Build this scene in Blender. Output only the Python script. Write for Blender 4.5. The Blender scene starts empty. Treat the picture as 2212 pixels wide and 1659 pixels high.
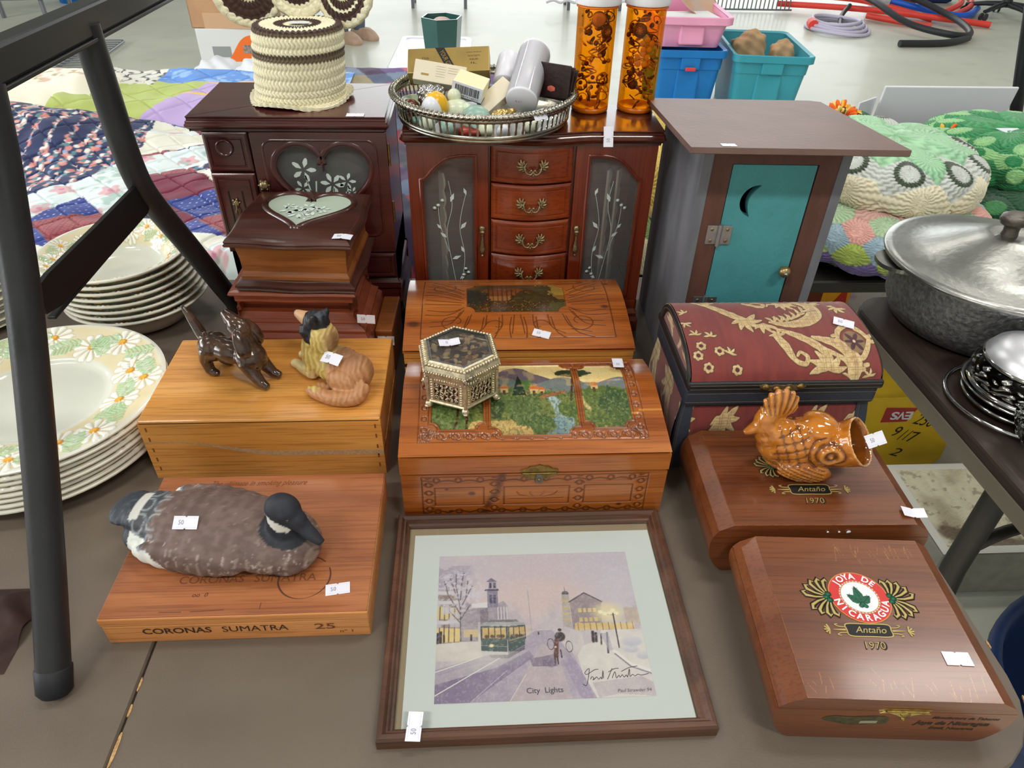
import bpy, bmesh, math, random
import numpy as np
from mathutils import Matrix, Vector
random.seed(7); rng = np.random.default_rng(7)
SC = bpy.context.scene
COL = SC.collection
PI = math.pi
R = math.radians

# ---------------------------------------------------------------- camera, world, lights, exposure
cam_d = bpy.data.cameras.new('camera'); cam = bpy.data.objects.new('camera', cam_d); COL.objects.link(cam)
cam_d.sensor_fit = 'HORIZONTAL'; cam_d.sensor_width = 36.0; cam_d.lens = 36.0 * 1518.0 / 2212.0
cam_d.clip_start = 0.02; cam_d.clip_end = 100
cam.matrix_world = Matrix(((0.99850883, 0.01435556, -0.0526691, 0.0), (-0.05042627, 0.61213331, -0.78914511, 0.0),
                           (0.02091189, 0.79062426, 0.61194441, 0.6), (0, 0, 0, 1)))
SC.camera = cam
world = bpy.data.worlds.new('world'); SC.world = world; world.use_nodes = True
bg = world.node_tree.nodes['Background']; bg.inputs[0].default_value = (0.86, 0.93, 1.0, 1); bg.inputs[1].default_value = 1.0
def area(name, loc, size, power, color, aim):
    l = bpy.data.lights.new(name, 'AREA'); l.shape = 'RECTANGLE'; l.size, l.size_y = size; l.energy = power; l.color = color
    o = bpy.data.objects.new(name, l); COL.objects.link(o); o.location = loc
    o.rotation_euler = (Vector(aim) - Vector(loc)).to_track_quat('-Z', 'Y').to_euler(); return o
DX0, DX1, DZ1 = -2.4, 6.6, 4.3                                   # the big open door in the back wall
area('daylight_door', ((DX0 + DX1) / 2, 12.15, 1.75), (DX1 - DX0, 4.9), 270, (0.98, 1.0, 0.97), ((DX0 + DX1) / 2, 0, 1.0))
area('daylight_window', (-6.7, 0.8, 1.6), (5.0, 1.8), 330, (0.97, 0.99, 1.0), (0, 0.8, 0))
LAMPS = ((-2.2, 0.9), (0.9, 1.2), (2.9, 2.2), (-1.6, 4.2), (1.6, 5.4), (4.2, 4.8), (-1.8, -1.6), (1.6, -1.6))
for i, (x, y) in enumerate(LAMPS): area('lamp_light', (x, y, 3.62), (1.2, 0.3), 26 if y > 0 else 75, (1.0, 0.97, 0.91), (x, y, 0))  # the rear pair, out of view behind the camera, is added as front fill
SC.view_settings.view_transform = 'Standard'; SC.view_settings.look = 'None'
SC.view_settings.exposure = 0.0; SC.view_settings.gamma = 1.0; SC.view_settings.use_curve_mapping = False
try:
    SC.cycles.use_denoising = True; SC.cycles.max_bounces = 10; SC.cycles.transparent_max_bounces = 16
    SC.cycles.sample_clamp_indirect = 6.0; SC.cycles.caustics_refractive = False; SC.cycles.caustics_reflective = False
except Exception:
    pass

# ---------------------------------------------------------------- helpers
def lin(c):
    if isinstance(c, str): c = tuple(int(c[i:i + 2], 16) for i in (0, 2, 4))
    return tuple((v / 255 / 12.92) if v / 255 <= 0.04045 else ((v / 255 + 0.055) / 1.055) ** 2.4 for v in c[:3])
def L4(c): return (*lin(c), 1.0)
def setin(b, k, v):
    if k in b.inputs: b.inputs[k].default_value = v
_M = {}
def mat(name, c=(200, 200, 200), rough=0.5, metal=0.0, coat=0.0, var=0.0, scale=40, bump=0.0, bscale=200, trans=0.0, ior=1.45,
        c2=None, stretch=(1, 1, 1), attr=False, spec=0.5, sheen=0.0, emit=0.0, sss=0.0, lo=0.35, hi=0.65, detail=4.0):
    """general procedural material: colour (or vertex colour) mottled by noise, with fine relief"""
    if name in _M: return _M[name]
    m = bpy.data.materials.new(name); m.use_nodes = True; nt = m.node_tree; b = nt.nodes['Principled BSDF']; N = nt.nodes.new; K = nt.links.new
    b.inputs['Base Color'].default_value = L4(c); b.inputs['Roughness'].default_value = rough; b.inputs['Metallic'].default_value = metal
    setin(b, 'Coat Weight', coat); setin(b, 'Coat Roughness', 0.08); setin(b, 'Transmission Weight', trans); setin(b, 'IOR', ior)
    setin(b, 'Specular IOR Level', spec); setin(b, 'Sheen Weight', sheen); setin(b, 'Subsurface Weight', sss)
    if emit: setin(b, 'Emission Color', L4(c)); setin(b, 'Emission Strength', emit)
    tc = N('ShaderNodeTexCoord'); mp = N('ShaderNodeMapping'); mp.inputs['Scale'].default_value = stretch; K(tc.outputs['Object'], mp.inputs['Vector'])
    src = None
    if var or c2 is not None:
        nz = N('ShaderNodeTexNoise'); nz.inputs['Scale'].default_value = scale; nz.inputs['Detail'].default_value = detail; K(mp.outputs[0], nz.inputs['Vector'])
        rp = N('ShaderNodeValToRGB'); rp.color_ramp.elements[0].position = lo; rp.color_ramp.elements[1].position = hi
        base = np.array(lin(c)); a = base * (1 - var); z = base * (1 + var)
        if c2 is not None: z = np.array(lin(c2)); a = base
        rp.color_ramp.elements[0].color = (*a, 1); rp.color_ramp.elements[1].color = (*np.minimum(z, 1), 1)
        K(nz.outputs['Fac'], rp.inputs['Fac']); src = rp.outputs['Color']
    if attr:
        at = N('ShaderNodeAttribute'); at.attribute_name = 'Col'; mx = N('ShaderNodeMix'); mx.data_type = 'RGBA'
        K(at.outputs['Alpha'], mx.inputs[0]); K(at.outputs['Color'], mx.inputs[7])
        if src: K(src, mx.inputs[6])
        else: mx.inputs[6].default_value = L4(c)
        src = mx.outputs[2]
    if src: K(src, b.inputs['Base Color'])
    if bump:
        nb = N('ShaderNodeTexNoise'); nb.inputs['Scale'].default_value = bscale; nb.inputs['Detail'].default_value = 3; K(mp.outputs[0], nb.inputs['Vector'])
        bp = N('ShaderNodeBump'); bp.inputs['Strength'].default_value = bump; bp.inputs['Distance'].default_value = 0.002
        K(nb.outputs['Fac'], bp.inputs['Height']); K(bp.outputs[0], b.inputs['Normal'])
    _M[name] = m; return m
def wood(name, dark, mid, light, rough=0.35, coat=0.3, axis=0, scale=14, attr=False, bump=0.15, knots=None, streak=0.0):
    """varnished wood: long noise streaks along one axis, fine pores, optional dark knots"""
    if name in _M: return _M[name]
    m = bpy.data.materials.new(name); m.use_nodes = True; nt = m.node_tree; b = nt.nodes['Principled BSDF']; N = nt.nodes.new; K = nt.links.new
    b.inputs['Roughness'].default_value = rough; setin(b, 'Coat Weight', coat); setin(b, 'Coat Roughness', 0.12)
    tc = N('ShaderNodeTexCoord'); mp = N('ShaderNodeMapping'); s = [1.0, 1.0, 1.0]; s[axis] = 0.09; mp.inputs['Scale'].default_value = s
    K(tc.outputs['Object'], mp.inputs['Vector'])
    n1 = N('ShaderNodeTexNoise'); n1.inputs['Scale'].default_value = scale * 3; n1.inputs['Detail'].default_value = 6; n1.inputs['Distortion'].default_value = 0.6
    K(mp.outputs[0], n1.inputs['Vector'])
    rp = N('ShaderNodeValToRGB'); e = rp.color_ramp.elements; e[0].position = 0.3; e[0].color = L4(dark); e[1].position = 0.72; e[1].color = L4(light)
    k = e.new(0.5); k.color = L4(mid); K(n1.outputs['Fac'], rp.inputs['Fac'])
    s2 = [1.0, 1.0, 1.0]; s2[axis] = 0.03; mp2 = N('ShaderNodeMapping'); mp2.inputs['Scale'].default_value = s2; K(tc.outputs['Object'], mp2.inputs['Vector'])
    n2 = N('ShaderNodeTexNoise'); n2.inputs['Scale'].default_value = 420; n2.inputs['Detail'].default_value = 2; K(mp2.outputs[0], n2.inputs['Vector'])
    r2 = N('ShaderNodeValToRGB'); r2.color_ramp.elements[0].position = 0.36; r2.color_ramp.elements[0].color = (0.55, 0.5, 0.48, 1)
    r2.color_ramp.elements[1].position = 0.5; r2.color_ramp.elements[1].color = (1, 1, 1, 1); K(n2.outputs['Fac'], r2.inputs['Fac'])
    mx = N('ShaderNodeMix'); mx.data_type = 'RGBA'; mx.blend_type = 'MULTIPLY'; mx.inputs[0].default_value = 0.55
    K(rp.outputs['Color'], mx.inputs[6]); K(r2.outputs['Color'], mx.inputs[7]); src = mx.outputs[2]
    if attr:
        at = N('ShaderNodeAttribute'); at.attribute_name = 'Col'; m2 = N('ShaderNodeMix'); m2.data_type = 'RGBA'
        K(at.outputs['Alpha'], m2.inputs[0]); K(at.outputs['Color'], m2.inputs[7]); K(src, m2.inputs[6]); src = m2.outputs[2]
    K(src, b.inputs['Base Color'])
    if bump:
        bp = N('ShaderNodeBump'); bp.inputs['Strength'].default_value = bump; bp.inputs['Distance'].default_value = 0.001
        K(n2.outputs['Fac'], bp.inputs['Height']); K(bp.outputs[0], b.inputs['Normal'])
    _M[name] = m; return m

def T(x=0, y=0, z=0): return Matrix.Translation((x, y, z))
def RX(a): return Matrix.Rotation(R(a), 4, 'X')
def RY(a): return Matrix.Rotation(R(a), 4, 'Y')
def RZ(a): return Matrix.Rotation(R(a), 4, 'Z')
def SCL(x, y, z): return Matrix.Diagonal((x, y, z, 1))
I4 = Matrix.Identity(4)
class MB:
    """collects loops, boxes, tubes and lathes into ONE mesh"""
    def __init__(s): s.v = []; s.f = []; s.mi = []; s.mats = []; s.sm = []
    def _m(s, m):
        if m not in s.mats: s.mats.append(m)
        return s.mats.index(m)
    def add(s, vs, fs, m=None, M=None, smooth=False):
        o = len(s.v)
        if M is not None: vs = [M @ Vector(v) for v in vs]
        s.v += [tuple(v) for v in vs]; k = s._m(m)
        for f in fs: s.f.append(tuple(i + o for i in f)); s.mi.append(k); s.sm.append(smooth)
        return s
    def loft(s, loops, m=None, cap=True, closed=True, M=None, smooth=True, ring=False):
        n = len(loops[0]); vs = [v for l in loops for v in l]; fs = []
        nl = len(loops)
        for j in range(nl if ring else nl - 1):
            j2 = (j + 1) % nl
            for i in range(n if closed else n - 1):
                i2 = (i + 1) % n; fs.append((j * n + i, j * n + i2, j2 * n + i2, j2 * n + i))
        s.add(vs, fs, m, M, smooth)
        if cap and not ring:
            s.add(loops[0], [tuple(range(n))[::-1]], m, M, False); s.add(loops[-1], [tuple(range(n))], m, M, False)
        return s
    def box(s, x0, x1, y0, y1, z0, z1, m=None, bev=0.0, M=None):
        if x1 < x0: x0, x1 = x1, x0
        b = min(bev, (x1 - x0) * .45, (y1 - y0) * .45, (z1 - z0) * .45)
        if b <= 0:
            v = [(x, y, z) for z in (z0, z1) for y in (y0, y1) for x in (x0, x1)]
            return s.add(v, [(0, 2, 3, 1), (4, 5, 7, 6), (0, 1, 5, 4), (2, 6, 7, 3), (0, 4, 6, 2), (1, 3, 7, 5)], m, M)
        bm = bmesh.new(); bmesh.ops.create_cube(bm, size=1.0, matrix=T((x0 + x1) / 2, (y0 + y1) / 2, (z0 + z1) / 2) @ SCL(x1 - x0, y1 - y0, z1 - z0))
        bmesh.ops.bevel(bm, geom=bm.edges[:], offset=b, segments=2, affect='EDGES', profile=0.5)
        bm.verts.index_update(); vs = [v.co.copy() for v in bm.verts]; fs = [[v.index for v in f.verts] for f in bm.faces]; bm.free()
        return s.add(vs, fs, m, M)
    def prism(s, poly, z0, z1, m=None, M=None, smooth=False):
        n = len(poly); a = [(x, y, z0) for x, y in poly]; b = [(x, y, z1) for x, y in poly]
        return s.loft([a, b], m, True, True, M, smooth)
    def ringprism(s, outer, inner, z0, z1, m=None, M=None, zi=None):
        n = len(outer); zi = z1 if zi is None else zi
        l = [[(x, y, z0) for x, y in outer], [(x, y, z1) for x, y in outer], [(x, y, zi) for x, y in inner], [(x, y, z0) for x, y in inner]]
        return s.loft(l, m, False, True, M, False, ring=True)
    def lathe(s, prof, seg=32, m=None, M=None, cap=True, smooth=True):
        l = [[(r * math.cos(2 * PI * i / seg), r * math.sin(2 * PI * i / seg), z) for i in range(seg)] for r, z in prof]
        return s.loft(l, m, cap, True, M, smooth)
    def tube(s, path, r, seg=10, m=None, cap=True, M=None, closed=False, flat=1.0):
        P = [Vector(p) for p in path]; n = len(P); rs = r if hasattr(r, '__len__') else [r] * n; loops = []
        up = Vector((0, 0, 1)); prev = None
        for i in range(n):
            a = P[(i - 1) % n] if (closed or i > 0) else P[i]; b = P[(i + 1) % n] if (closed or i < n - 1) else P[i]
            t = (b - a).normalized()
            if prev is None:
                ref = up if abs(t.dot(up)) < 0.95 else Vector((1, 0, 0)); u = t.cross(ref).normalized()
            else: u = (prev - t * prev.dot(t)).normalized()
            w = t.cross(u); prev = u
            loops.append([tuple(P[i] + (u * math.cos(2 * PI * k / seg) + w * math.sin(2 * PI * k / seg) * flat) * rs[i]) for k in range(seg)])
        return s.loft(loops, m, cap and not closed, True, M, True, ring=closed)
    def ball(s, c, r, m=None, seg=16, rings=10, M=None, rot=None):
        r = r if hasattr(r, '__len__') else (r, r, r); Q = T(*c) @ (rot if rot is not None else I4); Q = (M @ Q) if M is not None else Q
        l = []
        for j in range(rings + 1):
            a = PI * j / rings; a = min(max(a, 0.02), PI - 0.02)
            l.append([(r[0] * math.sin(a) * math.cos(2 * PI * i / seg), r[1] * math.sin(a) * math.sin(2 * PI * i / seg), -r[2] * math.cos(a)) for i in range(seg)])
        return s.loft(l, m, True, True, Q, True)
    def mesh(s, name):
        me = bpy.data.meshes.new(name); me.from_pydata(s.v, [], s.f)
        for m in s.mats: me.materials.append(m)
        me.polygons.foreach_set('material_index', s.mi); me.polygons.foreach_set('use_smooth', s.sm)
        me.update(); return me
    def build(s, name, parent=None, M=None, label=None):
        o = bpy.data.objects.new(name, s.mesh(name)); COL.objects.link(o)
        if parent: o.parent = parent
        if M is not None: o.matrix_local = M
        if label: o['label'] = label
        return o
def thing(name, label, cat, loc=(0, 0, 0), rz=0.0, group=None, rot=None):
    o = bpy.data.objects.new(name, None); COL.objects.link(o); o.empty_display_size = 0.05
    o.location = loc; o.rotation_euler = rot if rot else (0, 0, R(rz)); o['label'] = label; o['category'] = cat
    if group: o['group'] = group
    return o
def tag(o, label, cat, group=None, kind=None):
    if label: o['label'] = label
    if cat: o['category'] = cat
    if group: o['group'] = group
    if kind: o['kind'] = kind
    return o
def dup(root, loc=None, rot=None, label=None):
    c = root.copy(); COL.objects.link(c)
    if loc is not None: c.location = loc
    if rot is not None: c.rotation_euler = rot
    if label: c['label'] = label
    for ch in list(root.children):
        d = ch.copy(); COL.objects.link(d); d.parent = c
        for g in ch.children: e = g.copy(); COL.objects.link(e); e.parent = d
    return c
def structure(o): o['kind'] = 'structure'; return o

# ---- numpy painted / carved surfaces
def vnoise(x, y, seed=0):
    xi = np.floor(x).astype(np.int64); yi = np.floor(y).astype(np.int64); fx = x - xi; fy = y - yi
    fx = fx * fx * (3 - 2 * fx); fy = fy * fy * (3 - 2 * fy)
    def h(a, b):
        n = (a * 374761393 + b * 668265263 + seed * 982451653) & 0x7fffffff; n = ((n ^ (n >> 13)) * 1274126177) & 0x7fffffff
        return ((n ^ (n >> 16)) & 0xffff) / 65535.0
    return (h(xi, yi) * (1 - fx) + h(xi + 1, yi) * fx) * (1 - fy) + (h(xi, yi + 1) * (1 - fx) + h(xi + 1, yi + 1) * fx) * fy
def fbm(x, y, seed=0, o=4):
    s = 0; a = 0.5
    for i in range(o): s = s + a * vnoise(x * 2 ** i, y * 2 ** i, seed + i * 17); a *= 0.5
    return s / (1 - 0.5 ** o)
def sst(e0, e1, x): t = np.clip((x - e0) / (e1 - e0), 0, 1); return t * t * (3 - 2 * t)
def dpoly(x, y, pts, w=None):
    """distance to a polyline, minus an optional width that changes along it"""
    d = np.full(x.shape, 9e9); n = len(pts)
    for i in range(n - 1):
        ax, ay = pts[i]; bx, by = pts[i + 1]; vx, vy = bx - ax, by - ay; q = vx * vx + vy * vy + 1e-12
        t = np.clip(((x - ax) * vx + (y - ay) * vy) / q, 0, 1); e = np.hypot(x - ax - t * vx, y - ay - t * vy)
        if w is not None: e = e - (w[i] + (w[i + 1] - w[i]) * t)
        d = np.minimum(d, e)
    return d
def inpoly(x, y, pts):
    c = np.zeros(x.shape, bool); n = len(pts)
    for i in range(n):
        ax, ay = pts[i]; bx, by = pts[(i + 1) % n]
        if ay == by: continue
        c ^= ((ay > y) != (by > y)) & (x < (bx - ax) * (y - ay) / (by - ay) + ax)
    return c
def curve(pts, n=8, closed=False):
    """Catmull-Rom through the points (any dimension)"""
    P = [np.array(p, float) for p in pts]; out = []; m = len(P)
    for i in range(m if closed else m - 1):
        g = (lambda k: P[k % m]) if closed else (lambda k: P[min(max(k, 0), m - 1)])
        a, b, c, d = g(i - 1), g(i), g(i + 1), g(i + 2)
        for k in range(n):
            t = k / n; out.append(tuple(0.5 * (2 * b + (c - a) * t + (2 * a - 5 * b + 4 * c - d) * t * t + (3 * b - a - 3 * c + d) * t ** 3)))
    if not closed: out.append(tuple(P[-1]))
    return out
class Paint:
    """an RGBA field over a grid, painted in layers (alpha = how far it covers the material below)"""
    def __init__(s, shape, base=None):
        s.c = np.zeros(shape + (4,)); 
        if base is not None: s.c[..., :3] = lin(base); s.c[..., 3] = 1
    def fill(s, mask, c, a=1.0):
        m = np.clip(np.asarray(mask, float), 0, 1) * a; c = c if isinstance(c, np.ndarray) else np.array(lin(c))
        s.c[..., :3] = s.c[..., :3] * (1 - m[..., None]) + c * m[..., None]; s.c[..., 3] = np.maximum(s.c[..., 3], m); return s
def mixc(a, b, t): a = np.array(lin(a)); b = np.array(lin(b)); return a + (b - a) * np.clip(t, 0, 1)[..., None]
def surf(name, X, Y, Z, col=None, m=None, parent=None, M=None, wrap=False, flip=False, label=None, smooth=True):
    nv, nu = X.shape; co = np.stack([X, Y, Z], -1).reshape(-1, 3).astype(np.float32); idx = np.arange(nv * nu).reshape(nv, nu)
    if wrap: idx = np.concatenate([idx, idx[:, :1]], 1)
    q = np.stack([idx[:-1, :-1], idx[:-1, 1:], idx[1:, 1:], idx[1:, :-1]], -1).reshape(-1, 4)
    if flip: q = q[:, ::-1]
    me = bpy.data.meshes.new(name); me.vertices.add(len(co)); me.vertices.foreach_set('co', co.ravel()); nf = len(q)
    me.loops.add(nf * 4); me.loops.foreach_set('vertex_index', np.ascontiguousarray(q, np.int32).ravel()); me.polygons.add(nf)
    me.polygons.foreach_set('loop_start', np.arange(0, nf * 4, 4, dtype=np.int32))
    me.update(calc_edges=True); me.polygons.foreach_set('use_smooth', np.full(nf, smooth))
    if col is not None:
        at = me.color_attributes.new('Col', 'FLOAT_COLOR', 'POINT'); c = col
        if c.shape[-1] == 3: c = np.concatenate([c, np.ones(c.shape[:-1] + (1,))], -1)
        at.data.foreach_set('color', c.reshape(-1).astype(np.float32))
    if m: me.materials.append(m)
    me.validate(); o = bpy.data.objects.new(name, me); COL.objects.link(o)
    if parent: o.parent = parent
    if M is not None: o.matrix_local = M
    if label: o['label'] = label
    return o
def grid(nu, nv, u0=0, u1=1, v0=0, v1=1): return np.meshgrid(np.linspace(u0, u1, nu), np.linspace(v0, v1, nv))
def vcol(o, fn):
    """vertex colours from a function of position"""
    me = o.data; n = len(me.vertices); co = np.empty(n * 3, np.float32); me.vertices.foreach_get('co', co); co = co.reshape(-1, 3).astype(float)
    c = fn(co[:, 0], co[:, 1], co[:, 2]); at = me.color_attributes.new('Col', 'FLOAT_COLOR', 'POINT')
    if c.shape[-1] == 3: c = np.concatenate([c, np.ones((n, 1))], -1)
    at.data.foreach_set('color', c.reshape(-1).astype(np.float32)); return o
def sculpt(name, mb, voxel, it, m, parent=None, M=None, relief=None):
    """fuses overlapping pieces into one continuous skin (voxel remesh + smoothing), optional relief along normals"""
    o = bpy.data.objects.new(name, mb.mesh(name)); COL.objects.link(o)
    r = o.modifiers.new('r', 'REMESH'); r.mode = 'VOXEL'; r.voxel_size = voxel; r.use_smooth_shade = True
    s = o.modifiers.new('s', 'SMOOTH'); s.factor = 0.5; s.iterations = it
    dg = bpy.context.evaluated_depsgraph_get(); me = bpy.data.meshes.new_from_object(o.evaluated_get(dg)); o.modifiers.clear(); old = o.data; o.data = me; bpy.data.meshes.remove(old)
    me.name = name; me.materials.clear(); me.materials.append(m); me.polygons.foreach_set('use_smooth', np.full(len(me.polygons), True))
    if relief is not None:
        n = len(me.vertices); co = np.empty(n * 3, np.float32); me.vertices.foreach_get('co', co); co = co.reshape(-1, 3).astype(float)
        nr = np.empty(n * 3, np.float32); me.vertices.foreach_get('normal', nr); nr = nr.reshape(-1, 3)
        co = co + nr * relief(co[:, 0], co[:, 1], co[:, 2])[:, None]; me.vertices.foreach_set('co', co.astype(np.float32).ravel()); me.update()
    if parent: o.parent = parent
    if M is not None: o.matrix_local = M
    return o
_TX = {}
def textmesh(s, size=1.0, shear=0.0, bold=0.0, space=1.0):
    k = (s, shear, bold, space)
    if k not in _TX:
        cu = bpy.data.curves.new('t', 'FONT'); cu.body = s; cu.size = 1.0; cu.shear = shear; cu.align_x = 'CENTER'; cu.align_y = 'CENTER'; cu.resolution_u = 3
        cu.offset = bold; cu.space_character = space
        o = bpy.data.objects.new('t', cu); COL.objects.link(o); dg = bpy.context.evaluated_depsgraph_get(); me = bpy.data.meshes.new_from_object(o.evaluated_get(dg))
        _TX[k] = ([tuple(v.co) for v in me.vertices], [tuple(p.vertices) for p in me.polygons]); bpy.data.objects.remove(o); bpy.data.curves.remove(cu); bpy.data.meshes.remove(me)
    v, f = _TX[k]; return [(x * size, y * size, z) for x, y, z in v], f
def write(mb, s, size, m, M, shear=0.0, bold=0.0, space=1.0, sx=1.0):
    v, f = textmesh(s, size, shear, bold, space); mb.add([(x * sx, y, z) for x, y, z in v], f, m, M); return mb
def fit(mb, s, w, h, m, M, **k):
    v, f = textmesh(s, 1.0, **k); xs = [q[0] for q in v]; ys = [q[1] for q in v]; x0, x1, y0, y1 = min(xs), max(xs), min(ys), max(ys)
    mb.add([((x - (x0 + x1) / 2) * w / (x1 - x0), (y - (y0 + y1) / 2) * h / (y1 - y0), z) for x, y, z in v], f, m, M); return mb
W_TAG = mat('tag_paper', (226, 226, 238), 0.6); INK = mat('tag_ink', (120, 124, 150), 0.6); LINE = mat('tag_line', (205, 196, 210), 0.6)
def price_tag(parent, M, w=0.0225, h=0.0125, bend=0.0, s='50', ink=True):
    """paper price label: notched long edges, two printed rules, a stamped number"""
    mb = MB(); n = 0.0012; xs = [-w / 2, -n, 0, n, w / 2]
    top = [(-w / 2, h / 2), (-n, h / 2), (0, h / 2 - n), (n, h / 2), (w / 2, h / 2)]; bot = [(x, -y) for x, y in top][::-1]
    pl = bot[::-1][:0] + [(x, y) for x, y in top] + bot
    bz = lambda x: bend * (abs(x) / (w / 2)) ** 2 if bend else 0.0
    k = 5; vs = [(x, -y, bz(x)) for x, y in top] + [(x, y, bz(x)) for x, y in top] + [(x, -y, bz(x) + 0.00035) for x, y in top] + [(x, y, bz(x) + 0.00035) for x, y in top]
    fs = [(10 + i, 11 + i, 16 + i, 15 + i) for i in range(4)] + [(5 + i, 6 + i, 1 + i, i) for i in range(4)]
    fs += [(i, i + 1, 11 + i, 10 + i) for i in range(4)] + [(6 + i, 5 + i, 15 + i, 16 + i) for i in range(4)] + [(5, 0, 10, 15), (4, 9, 19, 14)]
    mb.add(vs, fs, W_TAG)
    if ink:
        for yy in (-h * .36, h * .36): mb.add([(-w * .47, yy - .00012, .00042 + bz(w * .47)), (w * .47, yy - .00012, .00042 + bz(w * .47)), (w * .47, yy + .00012, .00042 + bz(w * .47)), (-w * .47, yy + .00012, .00042 + bz(w * .47))], [(0, 1, 2, 3)], LINE)
        write(mb, s, 0.0062, INK, T(-w * .18, 0, .0005 + bz(w * .2)), space=1.1, sx=0.8)
    return mb.build('price_tag', parent, M, 'small white paper price label')

# ---------------------------------------------------------------- the setting
FZ = -0.74
CONC = mat('concrete', (196, 199, 188), 0.38, var=0.07, scale=1.6, bump=0.08, bscale=60, coat=0.15)
WALL = mat('painted_block', (205, 205, 200), 0.8, var=0.05, scale=3); CEIL = mat('ceiling_steel', (150, 152, 150), 0.9)
LAMPM = mat('lamp_diffuser', (255, 250, 238), 0.5, emit=6.0); HOUS = mat('lamp_housing', (225, 225, 225), 0.5)
def sbox(name, *a, m=WALL, **k): return structure(MB().box(*a, m, **k).build(name))
# floor with worn patches
X, Y = grid(260, 260, -7, 9, -4, 12.4)
p = Paint(X.shape, (200, 202, 188)); n = fbm(X * .9, Y * .9, 3); p.fill(sst(.5, .72, n), (184, 187, 172), .5); p.fill(sst(.55, .7, fbm(X * 2.3 + 9, Y * 2.3, 5)), (210, 211, 196), .5)
p.fill(sst(.68, .78, fbm(X * 4, Y * 6, 8)), (172, 174, 162), .4)
structure(surf('floor', X, Y, np.full(X.shape, FZ), p.c, mat('concrete_floor', (197, 202, 192), 0.4, attr=True, bump=0.06, bscale=50, coat=0.1)))
mb = MB(); mb.box(-7, DX0, 12.2, 12.4, FZ, 5, WALL).box(DX1, 9, 12.2, 12.4, FZ, 5, WALL).box(DX0, DX1, 12.2, 12.4, DZ1, 5, WALL); structure(mb.build('wall_back'))
mb = MB(); mb.box(-7, -6.8, -4, 12.2, FZ, 0.7, WALL).box(-7, -6.8, -4, 12.2, 2.5, 5, WALL).box(-7, -6.8, -4, -1.7, .7, 2.5, WALL).box(-7, -6.8, 3.3, 12.2, .7, 2.5, WALL); structure(mb.build('wall_left'))
sbox('wall_right', 8.8, 9, -4, 12.2, FZ, 5); sbox('wall_front', -7, 9, -4.2, -4, FZ, 5); sbox('ceiling', -7, 9, -4.2, 12.4, 5, 5.2, m=CEIL)
for i, (x, y) in enumerate(LAMPS):
    t = thing('ceiling_light', 'white strip light overhead, ' + ('left of the stand', 'over the boxes', 'over the cushions', 'over the shelving', 'over the bins', 'over the pipes', 'added front fill behind the camera at left', 'added front fill behind the camera at right')[i], 'lamp', (x, y, 3.7), group='strip lights under the ceiling')
    MB().box(-.65, .65, -.16, .16, 0, .2, HOUS, .02).build('housing', t)
    for dy in (-.07, .07): MB().tube([(-.6, dy, -.02), (.6, dy, -.02)], .018, 10, LAMPM).build('tube_lamp', t)

# ---------------------------------------------------------------- main table
LAM = mat('table_laminate', (100, 89, 78), 0.5, var=0.06, scale=9, bump=0.12, bscale=600); EDGE = mat('table_edge', (84, 80, 74), 0.6)
CHIP = mat('particle_board', (196, 160, 112), 0.9, c2=(150, 112, 70), scale=300, bump=0.6, bscale=500); DKM = mat('dark_steel', (34, 34, 36), 0.45, metal=0.3)
def rrect(x0, x1, y0, y1, r, n=6, rs=None):
    out = []; rs = rs or (r, r, r, r)
    for (cx, cy, a0, q) in ((x1 - rs[0], y0 + rs[0], -90, rs[0]), (x1 - rs[1], y1 - rs[1], 0, rs[1]), (x0 + rs[2], y1 - rs[2], 90, rs[2]), (x0 + rs[3], y0 + rs[3], 180, rs[3])):
        for k in range(n + 1): a = R(a0 + 90 * k / n); out.append((cx + q * math.cos(a), cy + q * math.sin(a)))
    return out
def inset(poly, d):
    n = len(poly); out = []
    for i in range(n):
        a, b, c = np.array(poly[i - 1]), np.array(poly[i]), np.array(poly[(i + 1) % n]); u = b - a; v = c - b
        lu, lv = np.hypot(*u), np.hypot(*v)
        if lu < 1e-9: u = v; lu = lv
        if lv < 1e-9: v = u; lv = lu
        n1 = np.array((-u[1], u[0])) / lu; n2 = np.array((-v[1], v[0])) / lv; m = n1 + n2; k = max(m @ m / 2, .3); out.append(tuple(b + m * d / k))
    return out
def slab(mb, poly, prof, m, M=None):
    """a slab whose edge follows a moulding profile [(inset, z), ...]"""
    return mb.loft([[(x, y, z) for x, y in inset(poly, d)] for d, z in prof], m, True, True, M, False)
TB = thing('folding_table', 'long brown laminate folding table carrying the boxes, figurines and picture', 'table', (0, .65, FZ))
WT = T(0, -.65, -FZ)
def panel(x0, x1, rs):
    mb = MB(); slab(mb, rrect(x0, x1, .236, 1.075, .01, 6, rs), [(.002, -.02), (0, -.018), (0, -.002), (.0015, 0)], LAM); return mb.build('tabletop_panel', TB, WT)
panel(-.3015, .488, (.088, .03, .002, .004)); panel(-1.02, -.3035, (.004, .002, .03, .088))
def chip(pts, nm='chipped_edge'):
    mb = MB(); c = curve([(x, y) for x, y in pts], 4, True); mb.loft([[(x, y, -.001) for x, y in c], [(x, y, .0006) for x, y in c]], CHIP, True, True, None, False); return mb.build(nm, TB, WT, 'bare particle board where the laminate has chipped')
chip([(-.3016, .236), (-.3016, .262), (-.2990, .268), (-.2955, .262), (-.2945, .246), (-.2925, .236)]); chip([(-.3016, .275), (-.3016, .3), (-.2994, .302), (-.2988, .287), (-.2998, .277)])
chip([(-.3016, .317), (-.3016, .327), (-.2998, .326), (-.2997, .318)]); chip([(-.3016, .34), (-.3016, .352), (-.3, .35), (-.3, .342)])
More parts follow.
